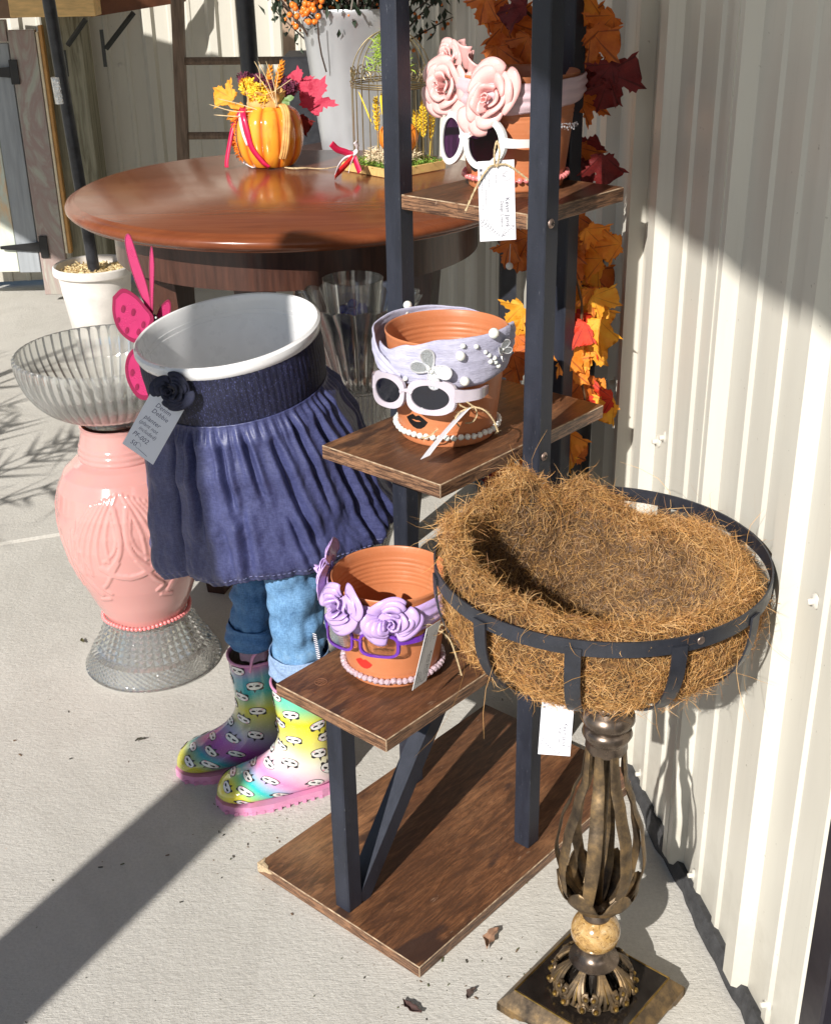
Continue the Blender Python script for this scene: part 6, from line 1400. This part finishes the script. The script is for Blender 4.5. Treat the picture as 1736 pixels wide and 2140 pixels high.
# ------------------------------------------------------------ maple-leaf garland climbing the back post
gar = thing('maple_garland', 'garland of orange, gold and burgundy maple leaves hanging behind the rack', 'garland', rk(0, .49, 0))
GL = [ (1010,10,'rust'),(1045,25,'orange'),(1080,15,'dark'),(1075,50,'rust'),(1030,30,'rust'),(1060,70,'rust'),(1090,60,'rust'),(1050,95,'rust'),(1085,100,'rust'),(1040,120,'rust'),(1075,135,'rust'),(1100,130,'rust'),(1095,95,'rust'),
 (1215,5,'orange'),(1230,45,'rust'),(1265,50,'rust'),(1225,80,'rust'),(1250,85,'rust'),(1210,100,'rust'),(1225,125,'rust'),(1265,150,'dark'),(1230,165,'dark'),(1290,160,'dark'),(1262,190,'dark'),(1215,175,'dark'),(1228,215,'rust'),(1238,310,'dark'),(1258,345,'dark'),(1225,360,'dark'),(1215,325,'rust'),
 (1062,520,'rust'),(1090,500,'rust'),(1085,535,'rust'),(1205,470,'rust'),(1235,490,'orange'),(1280,512,'orange'),(1258,500,'rust'),(1190,520,'rust'),(1210,545,'rust'),(1240,540,'orange'),(1235,560,'yellow'),(1185,590,'orange'),(1215,590,'orange'),(1245,580,'rust'),(1235,620,'orange'),(1215,640,'yellow'),(1255,625,'yellow'),(1240,655,'yellow'),(1205,615,'yellow'),(1200,665,'red'),(1215,690,'red'),(1185,680,'yellow'),(1250,690,'yellow'),(1195,705,'yellow'),(1225,715,'red'),(1180,740,'orange'),(1215,745,'orange'),(1190,770,'orange'),(1235,735,'yellow'),
 (1080,650,'yellow'),(1088,680,'yellow'),(1080,720,'rust'),(1090,750,'rust'),(1075,770,'rust'),(1215,800,'rust'),(1245,815,'orange'),(1262,835,'red'),(1270,850,'yellow'),(1225,830,'orange'),(1165,935,'orange'),(1185,920,'orange'),(1170,955,'yellow'),(1195,950,'rust'),(1060,985,'rust'),(1035,1000,'dark'),(1080,1010,'dark'),(1045,1025,'dark'),(1095,980,'rust'),(1085,760,'rust')]
r = random.Random(12); gp = gar.location
for i, (x, y, k) in enumerate(GL):
    Y = 1.93 + r.uniform(-.03, .05) if x > 1150 else 1.99 + r.uniform(-.03, .05)
    if x > 1290 or (x > 1240 and y < 400): Y = 1.88
    wx = at(x, y, Y); wallx = WP.x - (Y - WP.y)*.150
    while wx.x > wallx - .055 and Y > 1.70: Y -= .02; wx = at(x, y, Y); wallx = WP.x - (Y - WP.y)*.150
    o = D.objects.new('leaf', LV[k][r.randrange(4)]); link(o, gar); nn = Vector((r.uniform(-.7, .3), -1, r.uniform(-.2, .6)))
    o.matrix_local = frame(wx - gp, nn) @ Rz(r.uniform(1.6, 4.6)) @ Sc(r.uniform(.032, .044))
mb = MB(); mb.tube(bez([at(1085, 10, 2.0)-gp, at(1180, 120, 1.93)-gp, at(1200, 350, 1.93)-gp, at(1190, 520, 1.92)-gp, at(1215, 640, 1.92)-gp, at(1205, 760, 1.92)-gp, at(1220, 850, 1.92)-gp, at(1160, 960, 1.93)-gp, at(1050, 1020, 1.97)-gp], 10), .0022, 6); mb.build('vine', mat('vine_brown', (.10, .045, .015), .7), gar)
pb = thing('hanging_pearl', 'single clear bead hanging under the orange leaf below the top shelf', 'bead', at(1064, 556, 1.95)); mb = MB(); mb.sphere((0, 0, 0), .006, 14); mb.build('bead', M_['pearl'], pb); mb = MB(); mb.tube([(0, 0, .005), (.001, 0, .035)], .0005, 4); mb.build('thread', M_['wirelit'], pb)
print('part6 ok')
# ------------------------------------------------------------ things behind the table
wood_w = N('weathered_timber'); f = wood_w.noise(2, 7, .7, wood_w.map((28, 28, 1.6)), .8); g = wood_w.noise(5, 6, .7, wood_w.map((40, 40, 1.2)))
c = wood_w.ramp(f, [(.32, (.10, .09, .055)), (.55, (.26, .245, .175)), (.75, (.36, .34, .26))]); c = wood_w.mix(wood_w.ramp(g, [(.60, (0,)*3), (.70, (.85,)*3)]), c, (.05, .042, .028)); wood_w.set('Base Color', c); wood_w.set('Roughness', .9); wood_w.bump(f, .8, .006)
M_['weathered'] = wood_w.m
def distress(name, cs, vs=3.0):
    n = N(name); f = n.noise(vs, 6, .6, n.map((3, 3, .9)), 2.2); c = n.ramp(f, [(.25+.5*i/(len(cs)-1), q) for i, q in enumerate(cs)]); n.set('Base Color', c); n.set('Roughness', .6); n.bump(n.noise(30, 4, .6), .2, .002); return n.m
stile = distress('distressed_stile', [(.40, .40, .33), (.34, .31, .27), (.32, .23, .21), (.40, .40, .34), (.30, .33, .28)])
panelm = distress('chippy_door_panel', [(.66, .66, .56), (.72, .70, .60), (.55, .60, .52), (.70, .50, .30), (.74, .72, .62)], 2)
bluegrey = mat('blue_grey_plank', (.30, .32, .34), .7, var=.15, vs=10, stretch=(6, 6, .6), bump=.4, bs=40); orange_e = mat('raw_orange_edge', (.50, .26, .08), .6, var=.2); cream_e = mat('cream_edge', (.74, .64, .46), .6); lightw = mat('light_pine', (.72, .46, .18), .55, var=.2, vs=14, stretch=(1, 5, 5)); redw = mat('red_brown_board', (.16, .055, .025), .6, var=.3, vs=14)
YC = 5.10
def quadbox(name, m, parent, x0, x1, ytop, ybot, Y, d, mid=400, org=None):
    """upright board whose visible face spans picture columns x0..x1 (read at row mid) and rows ytop..ybot at depth Y"""
    a, b = at(x0, mid, Y).x, at(x1, mid, Y).x; zt, zb = at((x0+x1)/2, ytop, Y).z, at((x0+x1)/2, ybot, Y).z
    mb = MB(); mb.box((a, Y, max(zb, 0)), (b, Y+d, zt), ch=.002); o = mb.build(name, m, parent, smooth=0); o.location = (-parent.location.x, -parent.location.y, 0); return o
cab = thing('cabinet', 'distressed painted cabinet door with black strap hinges at the far left', 'cabinet', (at(60, 400, YC).x, YC, 0))
quadbox('door_panel', panelm, cab, -140, 16, 104, 570, YC+.012, .02); quadbox('plank', bluegrey, cab, 17, 62, 90, 570, YC+.006, .02); quadbox('stile', stile, cab, 64, 118, 62, 616, YC, .03)
quadbox('cream_edge', cream_e, cab, 119.5, 125, 66, 530, YC+.002, .03); quadbox('orange_edge', orange_e, cab, 126, 133, 52, 530, YC+.006, .03); quadbox('top_rail', stile, cab, -140, 62, 42, 88, YC-.002, .03)
for y0 in (150, 516):
    z = at(60, y0, YC).z; xs = at(53 if y0 == 150 else 62, 400, YC).x - cab.location.x
    mb = MB(); mb.box((xs+.012, -.009, z-.045), (xs+.045, -.003, z+.045), ch=.001); mb.prism([(xs+.012, -.020), (xs+.012, .020), (xs-.15, .006), (xs-.15, -.006)], .003, .009, M=T(0, 0, z) @ Rx(pi/2)); mb.build('strap_hinge', M_['black_paint'], cab, smooth=0)
tp_ = thing('timber_post', 'rough weathered grey timber post at the left of the back wall', 'post', (at(175, 400, YC+.05).x, YC+.10, 0))
a, b = at(134, 400, YC+.05).x, at(210, 400, YC+.05).x; mb = MB(); mb.box((a-tp_.location.x, -.05, 0), (b-tp_.location.x, .10, 1.75), ch=.004); mb.build('timber', M_['weathered'], tp_, smooth=0)
sh = thing('bracket_shelf', 'pine and red-brown shelf on black iron brackets at the top left', 'shelf', (at(180, 20, YC-.1).x, YC-.1, 0))
def pbox(name, m, x0, y0, x1, y1, Y, d): 
    p, q = at(x0, y1, Y), at(x1, y0, Y); mb = MB(); mb.box((p.x-sh.location.x, Y-sh.location.y, p.z), (q.x-sh.location.x, Y-sh.location.y+d, q.z), ch=.003); return mb.build(name, m, sh, smooth=0)
pbox('pine_block', lightw, 22, -60, 190, 37, YC-.16, .10); pbox('shelf_end', mat('brown_board', (.20, .12, .07), .7), -120, -60, 21, 41, YC-.14, .15)
p0, p1, p2, p3 = at(190, 36, YC-.05), at(385, 4, YC+.25), at(385, -60, YC+.25), at(190, -60, YC-.05)
mb = MB(); dv = Vector((0, .05, 0)); mb.add([p0, p1, p2, p3, p0+dv, p1+dv, p2+dv, p3+dv], [(0,1,2,3),(7,6,5,4),(0,4,5,1),(1,5,6,2),(2,6,7,3),(3,7,4,0)]); o = mb.build('shelf_board', redw, sh, smooth=0); o.location = (-sh.location.x, -sh.location.y, 0)
for (xa, ya, xb, yb, xc, yc) in ((180, 40, 142, 95, 112, 135), (280, 26, 222, 102, 216, 118)):
    mb = MB(); off = sh.location; Y_ = YC + (.0 if xa < 200 else .08); mb.tube([at(xa, ya, Y_)-off, at(xb, yb, Y_)-off], .010, 4); mb.build('bracket_strut', mat('dark_iron', (.03, .032, .03), .6), sh, smooth=0)
    mb = MB(); q0, q1 = at(xb-14, 62 if xa > 200 else 105, Y_)-off, at(xb-2, 140 if xa > 200 else 160, Y_)-off; mb.box((q0.x, q0.y, q1.z), (q1.x+.008, q0.y+.008, q0.z)); mb.build('bracket_plate', mat('dark_iron', (.03, .032, .03), .6), sh, smooth=0)
# leaning black pole in a white planter of wood shavings
wp = thing('white_planter', 'white plastic flower pot filled with wood shavings holding a leaning black pole', 'plant pot', (at(196, 552, 4.45).x, 4.45, 0))
WR = .145; mb = MB(); mb.lathe([(0, .004), (.085, .004), (.088, 0), (.092, .004), (.118, .20), (.124, .235), (.123, .240), (.130, .285), (.136, .290), (.145, .293), (.1465, .300), (.145, .318), (.140, .322), (.133, .318), (.128, .28), (0, .28)], 80, fn=lambda a, r, z, j: (r + (.0012*sin(z*420) if .01 < z < .235 else 0), z)); mb.build('plant_pot', mat('dirty_white_pot', (.66, .62, .58), .5, var=.15, vs=12, bump=.3, bs=90), wp, smooth=40)
mb = MB(); mb.grid(lambda u, v: Vector(((v*.126)*cos(2*pi*u), (v*.126)*sin(2*pi*u), .298 + .012*nz(v*4*cos(2*pi*u), v*4*sin(2*pi*u), 1) - .004*v)), 60, 20, wu=True); mb.build('shavings', mat('pale_shavings', (.62, .47, .25), .9, var=.4, vs=80, bump=1, bs=200, bd=.006), wp, smooth=60); wp.children[-1]['kind'] = 'stuff'
tuft('wood_shaving', mat('pale_shaving', (.70, .55, .30), .8), wp, 500, lambda r: ((lambda a, q: (q*cos(a), q*sin(a), .298))(r.uniform(0, 6.28), .122*sqrt(r.random()))), .016, .003, 6)
po = thing('black_pole', 'black metal pole with a band of silver tape leaning in the white flower pot', 'pole', (wp.location.x, 4.45, .285))
pt, pbm = at(92, -60, 4.45) - po.location, Vector((0, 0, 0)); mb = MB(); mb.tube([pbm, pt*1.35], .0215, 16); mb.build('pole', mat('scuffed_black_pipe', (.025, .026, .032), .38, var=.6, vs=30), po)
mb = MB(); t0, t1 = .50, .62; ta_, tb_ = at(121, 160, 4.45)-po.location, at(131, 216, 4.45)-po.location; mb.tube([ta_, tb_], .0235, 18); mb.build('silver_tape', mat('silver_tape', (.62, .62, .62), .25, .8, var=.4, vs=60, bump=1, bs=60, bd=.004), po)
# wooden ladder leaning at the back wall
ld = thing('wooden_ladder', 'weathered wooden ladder leaning on the far wall behind the table', 'ladder', (at(370, 300, 5.0).x, 5.0, 0)); lm = mat('ladder_brown', (.17, .115, .08), .75, var=.4, vs=20, stretch=(5, 5, .5)); lm2 = mat('ladder_tan', (.34, .24, .17), .75, var=.3, vs=20, stretch=(5, 5, .5)); lo = ld.location
def lrail(x0, y0, x1, y1, w_, m):
    p, q = at(x0, y0, 4.95)-lo, at(x1, y1, 4.95)-lo; d = (q-p); p = p - d*.25; q = q + d*(p.z/(-d.z) if d.z < 0 else 0)*.9; mb = MB(); mb.tube([p, q], w_, 4, roll=pi/4); return mb.build('ladder_rail', m, ld, smooth=0)
lrail(371, 0, 383, 315, .030, lm); lrail(601, 0, 606, 130, .030, lm2)
for y in (127, 283): mb = MB(); mb.tube([at(380, y+1, 4.95)-lo, at(600, y-1, 4.95)-lo], .014, 8); mb.build('rung', lm, ld)
bp = thing('black_post', 'thick black metal pole standing behind the pumpkin jug', 'pole', (at(535, 400, 4.3).x, 4.3, 0)); mb = MB(); q0 = at(511, 0, 4.3)-bp.location; q1 = at(527, 200, 4.3)-bp.location; d = q1-q0; mb.tube([q0-d*.6, q1+d*(q1.z/-d.z)], .030, 16); mb.build('pole', M_['black_metal'], bp)
# dark planter box behind the bucket, round stool and galvanised bucket with autumn stems
st = thing('wooden_stool', 'dark brown wooden stool under the galvanised bucket behind the table', 'stool', (-.155, 3.50, 0)); mb = MB(); mb.lathe([(0, .855), (.165, .855), (.178, .848), (.182, .835), (.176, .822), (.165, .818), (0, .818)], 60); mb.build('seat', M_['cherry_dark'], st, smooth=40)
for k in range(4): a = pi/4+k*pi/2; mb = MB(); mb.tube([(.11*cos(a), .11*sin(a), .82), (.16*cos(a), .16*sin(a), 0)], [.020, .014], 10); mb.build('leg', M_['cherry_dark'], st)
galv = N('galvanised_steel'); f = galv.noise(5, 5, .6, galv.map((1, 1, .35))); vo = galv.noise(40, 3, .5); galv.set('Base Color', galv.ramp(f, [(.3, (.55, .57, .60)), (.7, (.70, .71, .74))])); galv.set('Metallic', .6); galv.set('Roughness', galv.ramp(vo, [(.3, (.30,)*3), (.7, (.42,)*3)])); galv.bump(galv.noise(12, 3, .6), .15, .004)
bu = thing('metal_bucket', 'tall galvanised florist bucket holding autumn stems behind the table', 'bucket', (-.137, 3.50, .8555)); mb = MB()
mb.lathe([(0, .003), (.096, .003), (.098, 0), (.099, .006), (.138, .335), (.1405, .338), (.141, .352), (.1430, .358), (.1415, .362), (.138, .360), (.136, .338), (.096, .02), (0, .02)], 80); mb.build('bucket', galv.m, bu, smooth=40)
stm = thing('autumn_stems', 'bundle of dark twigs with orange berries in the galvanised bucket', 'branches', (-.137, 3.50, 1.0)); r = random.Random(6); twm = mat('dark_twig', (.06, .035, .025), .8); bm_ = mat('orange_berry', (.80, .20, .02), .4, coat=.3); dl = mat('dark_foliage', (.02, .035, .018), .6)
mb = MB(); mbb = MB(); mbl = MB(); mbg = MB()
for i in range(60):
    a = r.uniform(0, 6.28); L = r.uniform(.25, .55); sp_ = r.uniform(.1, .75); p = Vector((.03*cos(a), .03*sin(a), 0)); pts = [p]; d = Vector((cos(a)*sp_, sin(a)*sp_, 1)).normalized()
    for j in range(6): d = (d + Vector((r.gauss(0, .12), r.gauss(0, .12), r.gauss(0, .06)-.02*j*sp_))).normalized(); p = p + d*L/6 + Vector((0, 0, .02 if j < 2 else 0)); pts.append(p)
    (mb if i % 9 else mbg).tube(pts, [.0035, .0032, .003, .0025, .002, .0015, .001], 5)
    for j in range(3, 7):
        for _ in range(3 if i % 4 == 0 else 1): q = pts[j] + Vector((r.gauss(0, .012), r.gauss(0, .012), r.gauss(0, .012))); mbb.sphere(q, r.uniform(.003, .006), 7)
        for _ in range(7): q = pts[j] + Vector((r.gauss(0, .02), r.gauss(0, .02), r.gauss(0, .02))); F = frame(q, (r.gauss(0, 1), r.gauss(0, 1), r.gauss(0, 1))); s_ = r.uniform(.008, .018); mbl.add([F @ Vector(v) for v in ((0, -s_, 0), (s_*.5, 0, .003), (0, s_, 0), (-s_*.5, 0, .003))], [(0, 1, 2, 3)])
# a few sprigs that droop over the left edge of the bucket
for k in range(7):
    q0 = at(640+6*k, 30-k*3, 3.40) - stm.location; q1 = at(618 + 8*k, 12 + 6*(k % 3)*3 - k*2, 3.36) - stm.location; mb.tube([q0 + Vector((.06, 0, -.05)), q0, q1], .002, 4)
    for _ in range(4): mbb.sphere(q1 + Vector((r.gauss(0, .010), 0, r.gauss(0, .010))), r.uniform(.005, .009), 8)
for nm, g_, m in (('twig', mb, twm), ('berry', mbb, bm_), ('foliage', mbl, dl), ('bare_branch', mbg, mat('pale_branch', (.45, .38, .34), .8))): o = g_.build(nm, m, stm, smooth=60 if nm != 'foliage' else 0); o['kind'] = 'stuff'
mb = MB(); mb.tube([at(664, 45, 3.345)-stm.location, at(666, 80, 3.35)-stm.location, at(672, 115, 3.36)-stm.location, at(682, 150, 3.38)-stm.location], .0022, 5); mb.build('hanging_twig', twm, stm)
# black crate-like planters seen through the rack, blue pot under the table
bxm = mat('black_plastic', (.018, .019, .024), .45, var=.4)
tc2 = thing('tall_planter', 'tall dark grey planter box standing behind the bucket near the corner', 'planter box', (at(612, 200, 4.0).x, 4.0, 0)); mb = MB(); mb.box((-.02, -.1, 0), (.34, .12, 1.06), ch=.006); mb.build('box', bxm, tc2, smooth=0)
bxx = thing('blue_pot', 'blue glazed pot standing under the round table', 'plant pot', (-.27, 3.05, 0)); mb = MB(); mb.lathe([(0, .0), (.10, 0), (.12, .02), (.155, .30), (.165, .33), (.16, .345), (.15, .34), (.14, .3), (0, .28)], 60); mb.build('plant_pot', mat('blue_glaze', (.03, .14, .26), .3, coat=.4), bxx, smooth=40)
dk = thing('narrow_stand', 'narrow black metal stand seen between the rack posts under the table', 'stand', (at(1060, 620, 2.62).x, 2.62, 0)); mb = MB(); mb.box((-.018, -.018, 0), (.018, .018, .82), ch=.002); mb.build('upright', M_['black_metal'], dk, smooth=0); mb = MB(); mb.box((-.024, -.024, .80), (.020, .02, .875), ch=.003); mb.build('wood_cap', mat('brown_cap', (.22, .11, .07), .6), dk, smooth=0)
pl2 = thing('black_pot', 'dark plastic pot wedged behind the rack under the golden leaves', 'plant pot', (at(1178, 830, 1.99).x+.0, 2.015, 0)); mb = MB(); mb.lathe([(0, 0), (.045, 0), (.055, .9), (.060, .905), (.060, .93), (.054, .93), (.05, .9), (0, .88)], 40); mb.build('plant_pot', bxm, pl2, smooth=40)
# ------------------------------------------------------------ debris on the slab
def crisp(label, x, y, s_, rz, c, seed):
    mb = MB(); r = random.Random(seed); 
    def f(u, v): a = (v-.5)*2; w_ = .36*(1-abs(2*u-1)**1.6)*(1+.25*sin(u*17+seed)); return Vector(((u-.5)*s_*2, a*w_*s_ + .25*s_*sin(u*3), .0035 + s_*.22*abs(a)**1.5 + .10*s_*sin(u*5+seed)**2))
    mb.grid(f, 14, 6); o = mb.build('dry_leaf', mat('dry_leaf_brown', c, .8, var=.4, vs=90), smooth=50, solid=.0006); p = atz(x, y, 0); o.location = p; o.rotation_euler = (0, 0, rz); return tag(o, label, 'leaf')
crisp('curled tan dry leaf on the concrete between the rack and the lamp foot', 1030, 1968, .024, 1.1, (.28, .16, .10), 1); crisp('dark brown curled leaf near the bottom edge below the base board', 862, 2108, .018, 2.4, (.07, .035, .03), 2)
crisp('small dark leaf scrap on the slab left of the rain boots', 294, 1550, .010, .4, (.05, .045, .03), 3); crisp('small green-brown leaf on the slab beside the pink vase', 175, 1342, .010, 2.0, (.09, .08, .03), 4)
crisp('thin pointed brown leaf scrap below the base board', 985, 2082, .013, 1.0, (.09, .06, .05), 5); crisp('dark leaf bit by the wall behind the lamp cage', 1315, 1872, .014, .3, (.05, .03, .025), 6)
r = random.Random(21); mb = MB()
for i in range(300):
    if i % 3 == 0: x, y = r.uniform(0, 1300), r.uniform(1050, 2140)
    elif i % 3 == 1: x, y = r.gauss(1000, 160), r.gauss(2010, 90)
    else: x, y = r.gauss(560, 120), r.gauss(1740, 60)
    p = atz(x, max(y, 700), 0); s_ = .0005 + .0019*r.random()**3; a = r.uniform(0, 6.28); l_ = r.uniform(.8, 2.0); M0 = T(p.x, p.y, .0006) @ Rz(a); mb.box((-s_*l_, -s_*.5, 0), (s_*l_, s_*.5, s_*.6), r.randrange(3), M=M0)
o = mb.build('grit', [mat('grit_dark', (.05, .045, .035), .9), mat('grit_brown', (.16, .10, .06), .9), mat('grit_green', (.10, .11, .05), .9)], smooth=0); tag(o, 'dark crumbs and plant bits scattered on the slab', 'debris', kind='stuff')
fe = thing('white_feather', 'small wisp of white feather caught at the wall base strip', 'feather', at(1548, 2028, 1.355)); r = random.Random(4); mb = MB()
for i in range(60): d = Vector((r.gauss(-.3, .8), r.gauss(-.2, .5), r.gauss(.2, .7))).normalized()*r.uniform(.01, .024); mb.tube([(0, 0, 0), d*.5 + Vector((0, 0, .002)), d], .00025, 3)
mb.build('feather', mat('feather_white', (.75, .75, .74), .9), fe, smooth=0)
for o in list(D.objects):
    if o.type == 'MESH' and o.name.startswith('txt'): D.objects.remove(o)
print('all ok', len(D.objects), sum(len(m.polygons) for m in D.meshes))
